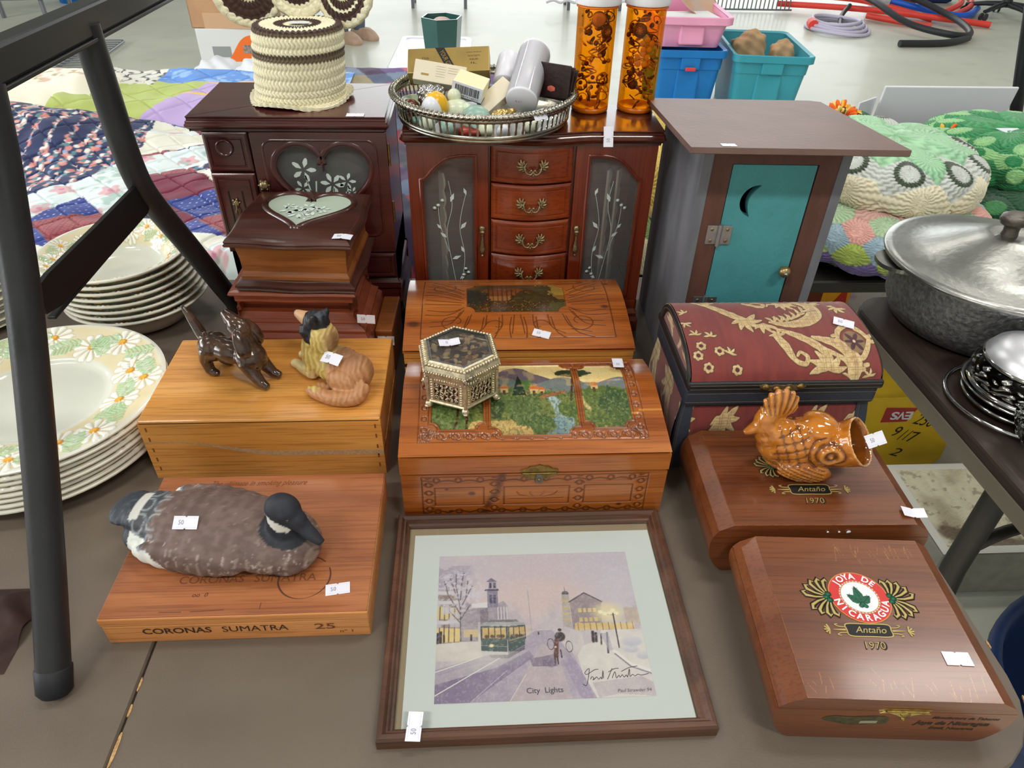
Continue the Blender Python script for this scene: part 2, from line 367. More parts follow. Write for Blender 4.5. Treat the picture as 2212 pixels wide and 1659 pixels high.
chip([(.484, .292), (.4885, .305), (.4885, .298), (.482, .275), (.478, .270), (.476, .275)]); chip([(.4885, .352), (.4885, .36), (.4868, .358), (.4868, .353)])
for x in (-.95, -.36, .40):
    MB().tube([(x, .33, -.02), (x, .33, FZ + .01)], .014, 10, DKM).tube([(x, .33, FZ + .02), (x, .33, FZ)], .017, 10, DKM).build('leg', TB, WT); MB().tube([(x, .98, -.02), (x, .98, FZ)], .014, 10, DKM).build('leg', TB, WT)
    MB().tube([(x, .33, -.3), (x, .98, -.3)], .009, 8, DKM).build('brace', TB, WT)

# ---------------------------------------------------------------- flat cigar box under the goose
CIG = wood('cigar_cedar', (138, 78, 44), (158, 94, 54), (176, 110, 66), 0.5, 0.05, 0, 10); CIGP = wood('cigar_cedar_pale', (186, 120, 66), (200, 134, 76), (210, 146, 90), 0.55, 0.0, 0, 10)
BURN = mat('burnt_ink', (58, 32, 20), 0.8); ENGR = mat('pressed_letters', (112, 62, 36), 0.7); PEN = mat('pencil_mark', (84, 52, 36), 0.8)
def WL(o): return T(*(-o.location))
cb = thing('cigar_box', 'flat tan cigar box stamped CORONAS SUMATRA with the goose decoy on it', 'cigar box', (-.222, .477, 0)); W = WL(cb)
x0, x1, y0, y1 = -.3435, -.1012, .388, .566
mb = MB(); mb.box(x0 + .0005, x1 - .0005, y0, y1, 0, .0256, CIGP, .0012); mb.build('body', cb, W)
mb = MB(); mb.box(x0, x1, y0 - .001, y1, .0264, .0375, CIGP, .0015).box(x0 + .0008, x1 - .0008, y0 + .0002, y1 - .0008, .037, .0386, CIG, .0007); lid = mb.build('lid', cb, W)
FM = lambda x, y, z: T(x, y, z) @ RX(90)
def line(parent, name, label, s, w, h, m, M, W=None, **k):
    mb = MB(); fit(mb, s, w, h, m, M, **k); return mb.build(name, parent, W, label)
for s_, cx_, w_, h_, z_ in (('CORONAS', -.2776, .062, .0085, .0172), ('SUMATRA', -.2068, .060, .0085, .0172)): line(cb, 'lettering', 'dark stamped capitals ' + s_, s_, w_, h_, BURN, FM(cx_, y0 - .0004, z_), W, bold=0.0 if s_[0] == 'S' else .015)
line(cb, 'lettering', 'faint stamped number', '25', .019, .0085, ENGR, FM(-.143, y0 - .0004, .017), W, bold=.01); line(cb, 'lettering', 'faint stamped number', 'nº 1', .012, .004, ENGR, FM(-.124, y0 - .0004, .0085), W)
zt = .0388
for s_, cx_, cy_, w_, h_, sh in (('The ultimate in smoking pleasure', -.236, .5525, .102, .010, .45), ('CORONAS', -.252, .4275, .06, .0085, 0), ('SUMATRA', -.183, .4275, .058, .0085, 0), ('oo  0', -.258, .4105, .014, .0045, .2)):
    line(cb, 'engraving', 'faint pressed lettering', s_, w_, h_, ENGR if h_ > .005 else BURN, T(cx_, cy_, zt), W, shear=sh)
mb = MB(); c = [(-.1655 + .0245 * math.cos(a), .4275 + .0245 * math.sin(a)) for a in np.linspace(R(45), R(385), 40)]
mb.tube([(x, y, zt - .0001) for x, y in c], [.0005 + .0003 * math.sin(i * .4) for i in range(40)], 6, PEN, flat=.4)
mb.build('pencil_ring', cb, W, 'dark pencilled ring on the lid')
for (a, b, c_, d) in ((-.262, .3925, -.232, .3935), (-.20, .400, -.2, .393), (-.31, .476, -.26, .4765), (-.29, .393, -.27, .3925)): MB().tube([(a, b, zt - .0003), (c_, d, zt - .0003)], .0005, 6, PEN, flat=.4).build('scuff', cb, W)
price_tag(cb, W @ T(-.1318, .4125, .0389) @ RZ(8))

# ---------------------------------------------------------------- golden oak box
OAK = wood('golden_oak', (194, 128, 56), (212, 148, 72), (224, 164, 88), 0.33, 0.25, 0, 9, bump=0.1); OAKD = mat('finger_joint_end', (128, 74, 26), 0.6); OAKL = mat('routed_groove', (176, 140, 100), 0.85, var=.12, scale=400)
ob = thing('wooden_box', 'golden oak box with a long curved finger groove under the two dog figurines', 'box', (-.24, .684, 0)); W = WL(ob)
x0, x1, y0, y1 = -.3725, -.1065, .604, .765
gx = np.linspace(x0, x1, 40); t_ = (gx - x0) / (x1 - x0); gz = .0555 - .016 * sst(.12, .55, t_) - .0015 * sst(.55, 1, t_)
def curved(mb, za, zb, m, y0=y0):
    bot = [(x, z) for x, z in zip(gx, za)]; top = [(x, z) for x, z in zip(gx, zb)][::-1]; pl = bot + top
    mb.loft([[(x, y0, z) for x, z in pl], [(x, y1, z) for x, z in pl]], m, True, True, None, False)
mb = MB(); curved(mb, np.zeros(40), gz - .0008 - .0030 * sst(.3, .9, t_), OAK); mb.build('body', ob, W)
mb = MB(); curved(mb, gz + .0004, np.full(40, .0835), OAK); mb.box(x0, x1, y0, y1, .0805, .0862, OAK, .002); mb.build('lid', ob, W)
mb = MB(); pl = [(x, z) for x, z in zip(gx, gz - .0014 - .0060 * sst(.1, .6, t_))] + [(x, z + .0002) for x, z in zip(gx, gz)][::-1]
mb.loft([[(x, y0 - .0002, z) for x, z in pl], [(x, y0 + .02, z) for x, z in pl]], OAKL, True, True, None, False); mb.build('finger_groove', ob, W, 'paler curved groove')
for xx in (x0 + .0065, x1 - .0075):
    for z in (.012, .0265, .041, .057, .0715): MB().box(xx, xx + .0018, y0 - .0002, y0 + .004, z, z + .0058, OAKD).build('finger_joint', ob, W)

# ---------------------------------------------------------------- moulded heart box on a larger chest
def frost(name, k=.17):
    m = bpy.data.materials.new(name); m.use_nodes = True; nt = m.node_tree; nt.nodes.clear(); N = nt.nodes.new; o = N('ShaderNodeOutputMaterial'); t = N('ShaderNodeBsdfTransparent'); d = N('ShaderNodeBsdfDiffuse'); d.inputs[0].default_value = (.75, .8, .78, 1)
    x = N('ShaderNodeMixShader'); x.inputs[0].default_value = k; nt.links.new(t.outputs[0], x.inputs[1]); nt.links.new(d.outputs[0], x.inputs[2]); nt.links.new(x.outputs[0], o.inputs[0]); return m
MAH = wood('mahogany_dark', (46, 22, 18), (66, 32, 24), (82, 42, 32), 0.3, 0.35, 0, 8); MAHB = wood('walnut_brown', (116, 64, 28), (140, 80, 36), (160, 98, 48), 0.35, 0.25, 0, 10)
MAHR = wood('mahogany_red', (116, 56, 36), (136, 68, 46), (154, 82, 58), 0.35, 0.2, 0, 10); FELT = mat('pale_green_felt', (168, 182, 166), 0.9); ETCH = mat('etched_frost', (206, 218, 212), 0.6)
GLASS = mat('clear_glass', (245, 250, 248), 0.02, trans=1.0, ior=1.12)
def heart(cx, cy, w, h, n=48):
    pts = []
    for k in range(n):
        t = -PI / 2 + 2 * PI * k / n + PI * 0; s = 2 * PI * k / n + PI
        x = 16 * math.sin(s) ** 3; y = 13 * math.cos(s) - 5 * math.cos(2 * s) - 2 * math.cos(3 * s) - math.cos(4 * s)
        pts.append((cx + x / 32 * w, cy + (y + 2.5) / 29 * h))
    return pts[::-1] if True else pts
def area2(p): return sum(p[i - 1][0] * p[i][1] - p[i][0] * p[i - 1][1] for i in range(len(p)))
def ccw(p): return p if area2(p) > 0 else p[::-1]
def wavy_rect(x0, x1, y0, y1, b, n=14):
    """rectangle whose four sides bow out in the middle and in again near the corners"""
    f = lambda t: b * (math.sin(PI * t) ** 2 * 1.0 - .35 * math.sin(2 * PI * t) ** 2); o = []
    for k in range(n): t = k / n; o.append((x0 + (x1 - x0) * t, y0 - f(t)))
    for k in range(n): t = k / n; o.append((x1 + f(t), y0 + (y1 - y0) * t))
    for k in range(n): t = k / n; o.append((x1 - (x1 - x0) * t, y1 + f(t)))
    for k in range(n): t = k / n; o.append((x0 - f(t), y1 - (y1 - y0) * t))
    return o
lc = thing('wooden_chest', 'red-brown moulded wooden chest under the dark heart-topped box', 'chest', (-.222, .84, 0), -2.5); L = lambda z=0: T(0, 0, z)
mb = MB(); slab(mb, wavy_rect(-.093, .088, -.07, .055, .0), [(0, 0), (0, .082), (.004, .088), (.004, .092), (.012, .098), (.012, .1), (.018, .112), (.017, .118), (.022, .12), (.021, .128), (.024, .134)], MAHR); mb.build('body', lc)
mb = MB(); slab(mb, wavy_rect(-.074, .073, -.067, .05, .0015), [(.001, .1345), (0, .136), (0, .1435), (-.004, .145), (-.0055, .1475), (-.004, .1505), (.002, .1512)], MAHR); mb.build('lid', lc)
mb = MB(); mb.box(.0885, .112, -.03, .062, 0, .07, MAHB, .002); mb.build('base_drawer', lc, None, 'darker brown side drawer')
price_tag(lc, T(.0885, -.0715, .1155) @ RX(90) @ RZ(-3) @ T(0, 0, .001)); price_tag(lc, T(.103, -.032, .055) @ RX(75) @ RZ(0))
hb = thing('jewelry_box', 'small dark wooden jewelry box with an etched glass heart in its lid', 'jewelry box', (-.214, .838, .1513), -4)
mb = MB(); slab(mb, wavy_rect(-.071, .071, -.068, .068, .003), [(0, 0), (-.002, .002), (-.001, .004), (-.003, .006), (-.003, .0085), (0, .0105), (.004, .0125), (.005, .014)], MAH); mb.build('base_moulding', hb)
mb = MB(); slab(mb, wavy_rect(-.0665, .0665, -.063, .063, .0), [(0, .014), (0, .018), (.0025, .024), (.002, .04), (0, .056), (-.0005, .06)], MAHB); mb.build('body', hb)
zl = .0735; out = wavy_rect(-.075, .075, -.073, .073, .004)
ht = ccw(heart(.003, .010, .108, .100, 56))
hb_sh = [math.atan2(y - .006, x - .003) for x, y in out]
mb = MB(); slab(mb, out, [(.006, .0602), (.0, .0615), (-.001, .064), (.001, .0655), (0, .0675), (.002, .0705), (.0045, .0722), (.006, .0728)], MAH)
# lid top with the heart-shaped opening: match outline to the heart point by point
o2 = inset(out, .006); k0 = min(range(56), key=lambda i: math.hypot(o2[i][0] + .069, o2[i][1] + .067)); kh = min(range(56), key=lambda i: math.hypot(ht[i][0] + .04, ht[i][1] + .045))
hr = [ht[(kh + i) % 56] for i in range(56)]; orr = [o2[(k0 + i) % 56] for i in range(56)]
mb.loft([[(x, y, .0728) for x, y in orr], [(x, y, zl) for x, y in inset(hr, -.007)]], MAH, False, True, None, False)
mb.build('lid', hb)
mb = MB(); mb.loft([[(x, y, zl + dz) for x, y in inset(hr, d)] for d, dz in ((-.007, 0), (-.0055, .0025), (-.003, .0034), (-.0005, .0026), (.0015, .0004))], MAH, False, True, None, True); mb.build('heart_rim', hb)
mb = MB(); mb.add([(x, y, zl - .0004) for x, y in inset(hr, -.0005)], [tuple(range(56))], FELT); mb.build('heart_lining', hb, None, 'pale green lining seen through the glass heart')
mb = MB()
def flower(mb, x, y, z, s, m, n=6, rot=0, M=None):
    for k in range(n):
        a = rot + 2 * PI * k / n; p = lambda r, da: (x + s * r * math.cos(a + da), y + s * r * math.sin(a + da), z)
        mb.add([p(.18, 0), p(.6, -.32), p(.9, -.14), p(1, 0), p(.9, .14), p(.6, .32)], [(0, 1, 2, 3, 4, 5)], m, M)
for (x, y, s, n) in ((-.008, -.012, .017, 7), (-.024, -.002, .014, 5), (.012, -.004, .014, 6), (.026, .002, .01, 5), (.002, .008, .012, 6), (-.03, .012, .008, 5), (.004, -.028, .008, 4)): flower(mb, x * .8 + .003, y * .8 + .012, zl + .0004, s, ETCH, n, x * 60)
mb.build('etched_flowers', hb, None, 'frosted flower etching')
price_tag(hb, T(.0645, -.0615, zl + .001) @ RZ(-4), bend=-.001)

# ---------------------------------------------------------------- cedar chests with carved lids
CED = wood('cedar_varnished', (124, 60, 22), (160, 88, 34), (188, 114, 50), 0.22, 0.5, 0, 9, attr=True, bump=0.05); CEDP = wood('cedar_sapwood', (196, 128, 54), (212, 146, 66), (222, 158, 78), 0.3, 0.4, 0, 9)
CEDK = wood('cedar_plain', (134, 66, 24), (164, 92, 36), (188, 114, 50), 0.25, 0.45, 0, 9); BRASS = mat('aged_brass', (138, 114, 62), 0.42, metal=0.85, var=0.3, scale=220); BRASSD = mat('dark_bronze', (150, 134, 100), 0.38, metal=0.85, var=0.35, scale=300)
BLK = mat('black_paint', (16, 15, 15), 0.5)
def oct_d(x, y, x0, x1, y0, y1, c):
    """signed distance-ish to a panel with scooped corners (negative inside)"""
    d = np.maximum(np.maximum(x0 - x, x - x1), np.maximum(y0 - y, y - y1))
    for a, b in ((x0, y0), (x1, y0), (x0, y1), (x1, y1)): d = np.maximum(d, c - np.hypot(x - a, y - b))
    return d
def scroll(cx, cy, r, t0, t1, k=1.0, n=20): return [(cx + r * (1 - .75 * i / n) * math.cos(t0 + (t1 - t0) * i / n), cy + k * r * (1 - .75 * i / n) * math.sin(t0 + (t1 - t0) * i / n)) for i in range(n + 1)]
def landscape(u, v, seed=1):
    """a painted valley: cream sky, violet hills, green trees, a road, a stream and red roofed cottages (u right 0..3, v up 0..1)"""
    p = Paint(u.shape); n = fbm(u * 5, v * 7, seed); n2 = fbm(u * 14, v * 14, seed + 5)
    p.fill(np.ones(u.shape), mixc((216, 188, 122), (232, 212, 150), n)); hill = .62 + .30 * np.exp(-((u - 1.28) / .42) ** 2) + .05 * n
    p.fill(v < hill, mixc((112, 96, 104), (86, 84, 96), n2)); p.fill(v < .66 + .05 * np.sin(u * 7) + .04 * n, mixc((122, 124, 126), (96, 112, 104), n2))
    p.fill(v < .52 + .07 * n2 + .04 * np.sin(u * 5 + 1), mixc((62, 88, 42), (112, 124, 58), fbm(u * 22, v * 22, seed + 2)))
    p.fill(v < .34 + .10 * np.sin(u * 4) + .05 * n2, mixc((84, 98, 46), (134, 138, 72), fbm(u * 26, v * 26, seed + 3)))
    road = np.abs(u - (1.18 + .28 * np.sin((v - .1) * 5.5))) - (.17 - .22 * v); p.fill(sst(.03, -.03, road) * (v < .52), mixc((206, 166, 98), (184, 140, 78), n2))
    p.fill((v < .16 + .04 * n2) & (u > .55) & (u < 1.5), mixc((212, 178, 112), (196, 160, 96), n2))
    st = np.abs(u - (1.72 + .26 * np.sin((.55 - v) * 4.2))) - (.16 - .20 * v); p.fill(sst(.03, -.02, st) * (v < .46), mixc((122, 150, 156), (198, 210, 204), fbm(u * 30, v * 9, 8)))
    p.fill((v < .2) & (u > 1.7) & (u < 2.12), mixc((98, 130, 140), (140, 164, 168), n2))
    rd2 = np.abs(u - (2.42 + .14 * np.sin(v * 11))) - (.07 - .1 * v); p.fill(sst(.02, -.02, rd2) * (v < .46), (210, 190, 128))
    for (cx, cy, r, c1, c2_) in ((1.42, .30, .26, (64, 86, 44), (110, 126, 70)), (1.62, .14, .2, (56, 80, 44), (98, 116, 62)), (.25, .28, .34, (58, 84, 40), (130, 146, 84)), (2.05, .3, .15, (60, 84, 40), (104, 120, 56)), (2.78, .38, .26, (40, 66, 40), (78, 102, 58)), (.9, .34, .2, (30, 48, 26), (62, 84, 42)),
                              (2.5, .2, .16, (70, 94, 46), (120, 130, 66)), (1.45, .62, .12, (60, 96, 44), (90, 120, 60)), (2.9, .2, .2, (54, 78, 44), (96, 112, 60))):
        d = np.hypot((u - cx) * .9, (v - cy) * 1.3) + .14 * (n2 - .5) + .06 * (fbm(u * 40, v * 40, 4) - .5); p.fill(sst(r, r - .04, d), mixc(c1, c2_, fbm(u * 24, v * 24, seed + 9)))
    for (hx, hy, s) in ((.95, .555, .5), (1.1, .57, .55), (1.56, .56, .62), (1.68, .55, .4), (2.5, .6, .5)):
        p.fill(inpoly(u, v, [(hx - .1 * s, hy - .09 * s), (hx + .12 * s, hy - .09 * s), (hx + .12 * s, hy), (hx - .1 * s, hy)]), (206, 170, 118)); p.fill(inpoly(u, v, [(hx - .14 * s, hy), (hx + .15 * s, hy), (hx + .08 * s, hy + .09 * s), (hx - .07 * s, hy + .09 * s)]), (196, 108, 44))
        p.fill(inpoly(u, v, [(hx - .02, hy - .08), (hx + .02, hy - .08), (hx + .02, hy - .02), (hx - .02, hy - .02)]), (90, 56, 30))
    p.fill(inpoly(u, v, [(1.22, .48), (1.44, .48), (1.33, .78)]), (26, 48, 34)); p.fill((np.abs(v - .47 - .05 * np.sin((u - 1.75) * 4)) < .022) & (u > 1.65) & (u < 2.05), (150, 92, 56))
    for (tx, ty, w, h, k) in ((2.2, .82, .30, .085, 9), (.82, .66, .22, .16, 3), (.8, .84, .17, .1, 6)):
        d = np.hypot((u - tx) / w, (v - ty) / h) + .5 * (fbm(u * 18, v * 26, k) - .5); p.fill(sst(1.05, .9, d), mixc((22, 42, 26), (52, 78, 40), n2))
    for a in ([(2.12, .42), (2.16, .6), (2.2, .78)], [(.8, .3), (.79, .55), (.82, .75)], [(.33, .05), (.38, .18), (.4, .34)], [(.52, .08), (.53, .2), (.52, .34)]): p.fill(dpoly(u, v, a) < .018, (72, 46, 26))
    for sd, c, th, al in ((12, (170, 172, 112), .60, .3), (31, (30, 46, 26), .58, .45), (44, (120, 134, 70), .62, .35), (57, (52, 70, 36), .6, .4)): p.fill(sst(th, th + .06, fbm(u * 34, v * 44, seed + sd)) * (v < .50 + .08 * n), c, al)
    p.fill(sst(.5, .7, fbm(u * 9, v * 12, 77)) * (v > .6), (206, 176, 120), .35); p.fill(sst(.12, .0, v), (70, 64, 36), .35); p.fill(sst(.55, .75, fbm(u * 60, v * 60, 91)), (40, 40, 28), .18); return p.c
def cottage(u, v):
    p = Paint(u.shape); n = fbm(u * 6, v * 7, 3); n2 = fbm(u * 20, v * 22, 9)
    p.fill(np.ones(u.shape), mixc((94, 70, 30), (136, 96, 38), n)); p.fill(v > .72, mixc((44, 42, 26), (96, 76, 34), n)); p.fill((u > 1.35) & (v > .55), mixc((160, 120, 48), (122, 104, 52), n))
    p.fill(v < .34 + .1 * n, mixc((26, 26, 14), (80, 56, 24), n2)); p.fill(inpoly(u, v, [(.3, .4), (1.02, .4), (1.1, .78), (.95, .88), (.35, .82), (.25, .55)]), mixc((84, 44, 20), (124, 72, 32), n2))
    p.fill(inpoly(u, v, [(.4, .36), (.98, .36), (.98, .52), (.4, .52)]), (132, 88, 46)); 
    for x in np.arange(.42, 1.0, .09): p.fill(np.abs(u - x) < .012, (52, 28, 14), 1 * .8)
    p.fill(np.abs(np.hypot((u - 1.22) * 1, (v - .42) * .8) - .26) < .03, (70, 36, 18)); p.fill(sst(.45, .38, np.hypot((u - 1.3) * .9, v - .3) + .3 * (n2 - .5)), mixc((20, 22, 12), (74, 60, 26), n2))
    p.fill(sst(.3, .24, np.hypot((u - .12) * .9, v - .5) + .25 * (n2 - .5)), mixc((24, 28, 24), (50, 48, 34), n2)); p.fill(sst(.22, .18, np.hypot((u - 1.5) * 1.2, v - .8) + .25 * (n2 - .5)), (54, 50, 24))
    p.fill(sst(.66, .74, fbm(u * 40, v * 40, 2)) * (v < .36), (166, 110, 50), .6); p.fill((u > 1.6) & (v < .3), (70, 74, 36), .6); return p.c
def dome_lid(x0, x1, y0, y1, prof, relief, col, name, parent, W, nu=330, nv=190, y_peak=None):
    u, v = grid(nu, nv); X = x0 + (x1 - x0) * u; Y = y0 + (y1 - y0) * v; ys = np.array([a for a, b in prof]); zs = np.array([b for a, b in prof])
    Z = np.interp(v, *zip(*curve(list(zip(ys, zs)), 10))); Z = Z + relief; return surf(name, X, Y, Z, col, CED, parent, W)
def cedar_body(parent, W, x0, x1, y0, y1, z1, zl0, zl1, prof, m=CEDK, joints=False):
    mb = MB(); mb.box(x0 + .001, x1 - .001, y0 + .001, y1 - .001, 0, z1, m, .0015); body = mb.build('body', parent, W)
    pr = [(a, b) for a, b in curve(prof, 8)]; side = [(y0, zl0)] + [(y0 + (y1 - y0) * a, b - .0036) for a, b in pr] + [(y1, zl0)]
    mb = MB(); mb.loft([[(x, y, z) for y, z in side] for x in (x0, x1)], m, True, True, None, False); return body, mb.build('lid_shell', parent, W)
# front chest with the three part landscape
cf = thing('cedar_chest', 'glossy cedar chest with a three-panel landscape picture on its carved lid', 'chest', (.0625, .612, 0)); W = WL(cf)
x0, x1, y0, y1 = -.0805, .2065, .531, .694; prof = [(0, .0945), (.15, .0995), (.3, .1032), (.5, .1088), (.68, .111), (.85, .1055), (1, .098)]
body, _ = cedar_body(cf, W, x0, x1, y0, y1, .0685, .0692, .0945, prof)
u, v = grid(460, 260); X = x0 + (x1 - x0) * u; Y = y0 + (y1 - y0) * v; cx = .063
rel = np.zeros(u.shape); P = Paint(u.shape)
fx0, fx1, fy0, fy1 = -.061, .185, .549, .682
fr = np.maximum(np.maximum(fx0 - X, X - fx1), np.maximum(fy0 - Y, Y - fy1)); band = (fr < 0)
PL = [(-.048, .009, .566, .667, .010), (.0165, .1125, .557, .676, .012), (.120, .172, .566, .672, .010)]
pd = np.minimum.reduce([oct_d(X, Y, *q) for q in PL])
rel -= .0010 * sst(.0012, 0, np.abs(fr)); rel -= .0016 * sst(.0004, -.0008, pd) ; rel -= .0009 * sst(.0011, 0, np.abs(pd - .0028))
inb = band & (pd > .004)
cell = .0155; ph = (X - cx) / cell; lx = (ph - np.floor(ph) - .5) * cell
orn = np.minimum(np.abs(np.hypot(lx, Y - (fy0 + .0075)) - .0035), np.abs(np.hypot(lx, Y - (fy1 - .006)) - .003)); ph2 = (Y - .62) / cell; ly = (ph2 - np.floor(ph2) - .5) * cell
orn = np.minimum(orn, np.minimum(np.abs(np.hypot(ly, X - (fx0 + .006)) - .003), np.abs(np.hypot(ly, X - (fx1 - .006)) - .003)))
wv = np.minimum(np.abs(Y - (fy0 + .0065) - .004 * np.sin((X - cx) / cell * 2 * PI)), np.abs(np.abs(lx) - .0055) + .3 * np.abs(Y - fy0 - .007))
for sx, sy, a in ((fx0 + .012, fy0 + .012, 45), (fx1 - .012, fy0 + .012, 135), (fx1 - .012, fy1 - .012, 225), (fx0 + .012, fy1 - .012, 315)):
    for da in (-38, -14, 14, 38): orn = np.minimum(orn, dpoly(X, Y, [(sx - .009 * math.cos(R(a)), sy - .009 * math.sin(R(a))), (sx + .005 * math.cos(R(a + da)), sy + .005 * math.sin(R(a + da)))]))
dep = np.where(inb, sst(.0016, 0, np.minimum(orn, wv)), 0); rel -= .0011 * dep; P.fill(dep, (74, 32, 14), .62); P.fill(sst(.0011, 0, np.abs(fr)), (78, 36, 16), .5); P.fill(sst(.0012, 0, np.abs(pd - .0025)), (70, 30, 14), .55)
lp = landscape((X + .048) / .22 * 3, (Y - .557) / .119); ins = pd < -.0002
P.c[ins] = lp[ins]
P.fill(sst(.0026, .001, np.abs(Y - (.585 + .004 * (X > .18)))) * (X > .172), (214, 140, 52), .85); P.fill(sst(.02, 0, np.hypot((X - .19) * .7, (Y - .655) * 3)), (92, 38, 18), .5)
dome_lid(x0, x1, y0, y1, prof, rel, P.c, 'lid', cf, W, 460, 260)
# carved front
u, v = grid(420, 110); X = x0 + .001 + (x1 - x0 - .002) * u; Z = .0015 + .0665 * v; P = Paint(u.shape); rel = np.zeros(u.shape)
f0 = np.maximum(np.maximum(-.0585 - X, X - .186), np.maximum(.004 - Z, Z - .0645)); rel -= .0009 * sst(.001, 0, np.abs(f0)); mid = np.zeros(u.shape)
pan = np.minimum.reduce([np.maximum(np.abs(X - a) - w, np.abs(Z - .0345) - .0125) for a, w in ((-.0185, .0255), (.0655, .0345), (.144, .0255))])
rel -= .0009 * sst(.0011, 0, np.abs(pan - .001)); ph = (X - cx) / .0235; lx = (ph - np.floor(ph) - .5) * .0235
orn = np.minimum(np.abs(np.hypot(lx, Z - .0595) - .0032), np.abs(np.hypot(lx, Z - .0112) - .0032)); orn = np.minimum(orn, np.minimum(np.abs(Z - .0085 - .0035 * np.abs(np.sin(ph * PI))), np.abs(Z - .0555 - .0035 * np.abs(np.cos(ph * PI)))))
pz = (Z - .034) / .0125; lz = (pz - np.floor(pz) - .5) * .0125
for q in (-.0515, .0195, .1115, .179): orn = np.minimum(orn, np.minimum(np.abs(np.hypot(X - q, lz) - .0032), np.abs(np.abs(X - q) - .0045) + .6 * np.abs(lz)))
dep = np.where((f0 < -.001) & (pan > .002), sst(.0017, 0, orn), 0)
for k in range(-4, 5):
    a = .0655 + k * .0062; dl = dpoly(X, Z, [(.0655, .031), (a, .0345 + .0028 * (1 if k % 2 else -1)), (a + k * .0009, .0365 + .005 * (1 if k % 2 else -1))]); mid = np.maximum(mid, sst(.0014, .0005, dl))
rel -= .0009 * dep - .0007 * mid; P.fill(dep, (78, 36, 14), .78); P.fill(sst(.0013, 0, np.abs(f0)), (74, 34, 14), .75); P.fill(sst(.0013, 0, np.abs(pan - .001)), (74, 34, 14), .75); P.fill(mid, (186, 108, 56), .5)
P.fill(sst(.010, .002, dpoly(X, Z, [(.012, .02), (.022, .04), (.028, .07)]) + .004 * fbm(X * 300, Z * 300, 4)), (62, 26, 20), .75)
for kx, kz, r in ((-.032, .0465, .0022), (.0095, .0105, .005), (-.028, .012, .003), (.158, .0175, .003), (-.005, .0395, .004)): P.fill(sst(r, r * .3, np.hypot((X - kx) * .7, Z - kz)), (54, 24, 20), .8)
surf('carved_front', X, y0 - .0006 - rel * .9, Z, P.c, CED, cf, W)
mb = MB(); pl = [(-.02, 0), (-.02, .003), (-.013, .005), (-.010, .008), (-.004, .0085), (0, .0105), (.004, .0085), (.010, .008), (.013, .005), (.02, .003), (.02, 0)]
mb.prism(pl, 0, .0012, BRASS, FM(.067, y0 - .0001, .0705)); mb.prism([(x * .95, -y * .85) for x, y in pl][::-1], 0, .0012, BRASS, FM(.067, y0 - .0001, .0675)); mb.prism([(-.0045, -.0115), (.0045, -.0115), (.003, .001), (-.003, .001)], .0012, .003, mat('worn_steel', (120, 116, 108), .4, metal=.9), FM(.067, y0 - .0001, .0675))
mb.tube([(.067 - .018, y0 - .0018, .069), (.067 + .018, y0 - .0018, .069)], .0011, 8, BRASS); mb.ball((.067, y0 - .0035, .061), (.002, .0014, .002), BRASS); mb.build('clasp', cf, W, 'tarnished brass clasp')
price_tag(cf, W @ T(.1695, .6665, .1125) @ RX(-6) @ RZ(86), w=.0205, h=.0125)
# rear chest with the cottage picture
cr = thing('cedar_chest', 'cedar chest with carved scrolls around a dark cottage picture, behind the brass casket', 'chest', (.057, .803, 0)); W = WL(cr)
x0, x1, y0, y1 = -.0895, .2035, .722, .885; prof = [(0, .0945), (.15, .1), (.32, .1052), (.52, .1095), (.7, .1105), (.86, .1075), (1, .1025)]
mb = MB(); mb.box(x0 + .001, x1 - .001, y0 + .001, y1, 0, .081, CEDP, .001)
for z in (.074, .062, .05, .038):
    for xx in (x0 + .0008, x1 - .0125): mb.box(xx, xx + .0115, y0 + .0006, y0 + .01, z - .0045, z, mat('joint_dark', (54, 28, 18), .5))
mb.build('body', cr, W, 'pale sapwood body with dark corner joints')
pr = curve(prof, 8); side = [(y0, .0905)] + [(y0 + (y1 - y0) * a, b - .0036) for a, b in pr] + [(y1, .0905)]
mb = MB(); mb.loft([[(x, y, z) for y, z in side] for x in (x0, x1)], CEDK, True, True, None, False); mb.box(x0 + .001, x1 - .001, y0 + .0005, y1, .0815, .0905, CEDP, .001); mb.build('lid_shell', cr, W)
u, v = grid(460, 250); X = x0 + (x1 - x0) * u; Y = y0 + (y1 - y0) * v; cx = .057; rel = np.zeros(u.shape); P = Paint(u.shape); sX = np.abs(X - cx)
pic = oct_d(X, Y, -.009, .123, .791, .86, .011)
fr = np.maximum(np.maximum(-.068 - X, X - .182), np.maximum(.742 - Y, Y - .876)); d = np.abs(fr)
cv = [scroll(.1, .85, .02, 2.6, 8.5, .8), scroll(.082, .772, .022, -2.2, 4.0, .8), scroll(.028, .765, .014, 0, 5, .8)]
for k, (bx, by, ex, ey, bend) in enumerate(((.07, .84, .112, .872, .006), (.07, .83, .118, .856, .008), (.07, .82, .12, .838, .006), (.07, .81, .12, .818, .0), (.07, .8, .118, .795, -.006), (.07, .795, .112, .772, -.008), (.06, .786, .095, .752, -.008), (.04, .784, .06, .75, -.006), (.02, .784, .03, .75, -.004), (.004, .784, .008, .75, 0), (.05, .866, .09, .874, .004))):
    mx, my = (bx + ex) / 2, (by + ey) / 2; cv.append(curve([(bx, by), (mx + bend, my + bend), (ex, ey)], 6)); cv.append(curve([(bx + .004, by - .004), (mx + bend + .005, my + bend - .007), (ex + .002, ey - .009)], 6))
for c in cv: d = np.minimum(d, dpoly(sX, Y, c))
d = np.where(pic < .003, 1, d); dep = sst(.0012, 0.0002, d) * (fr < .001); rel -= .00028 * dep; P.fill(dep, (70, 30, 14), .8); P.fill(sst(.0012, 0, np.abs(pic)), (66, 28, 12), .6); rel -= .0008 * sst(0.0005, -.001, pic)
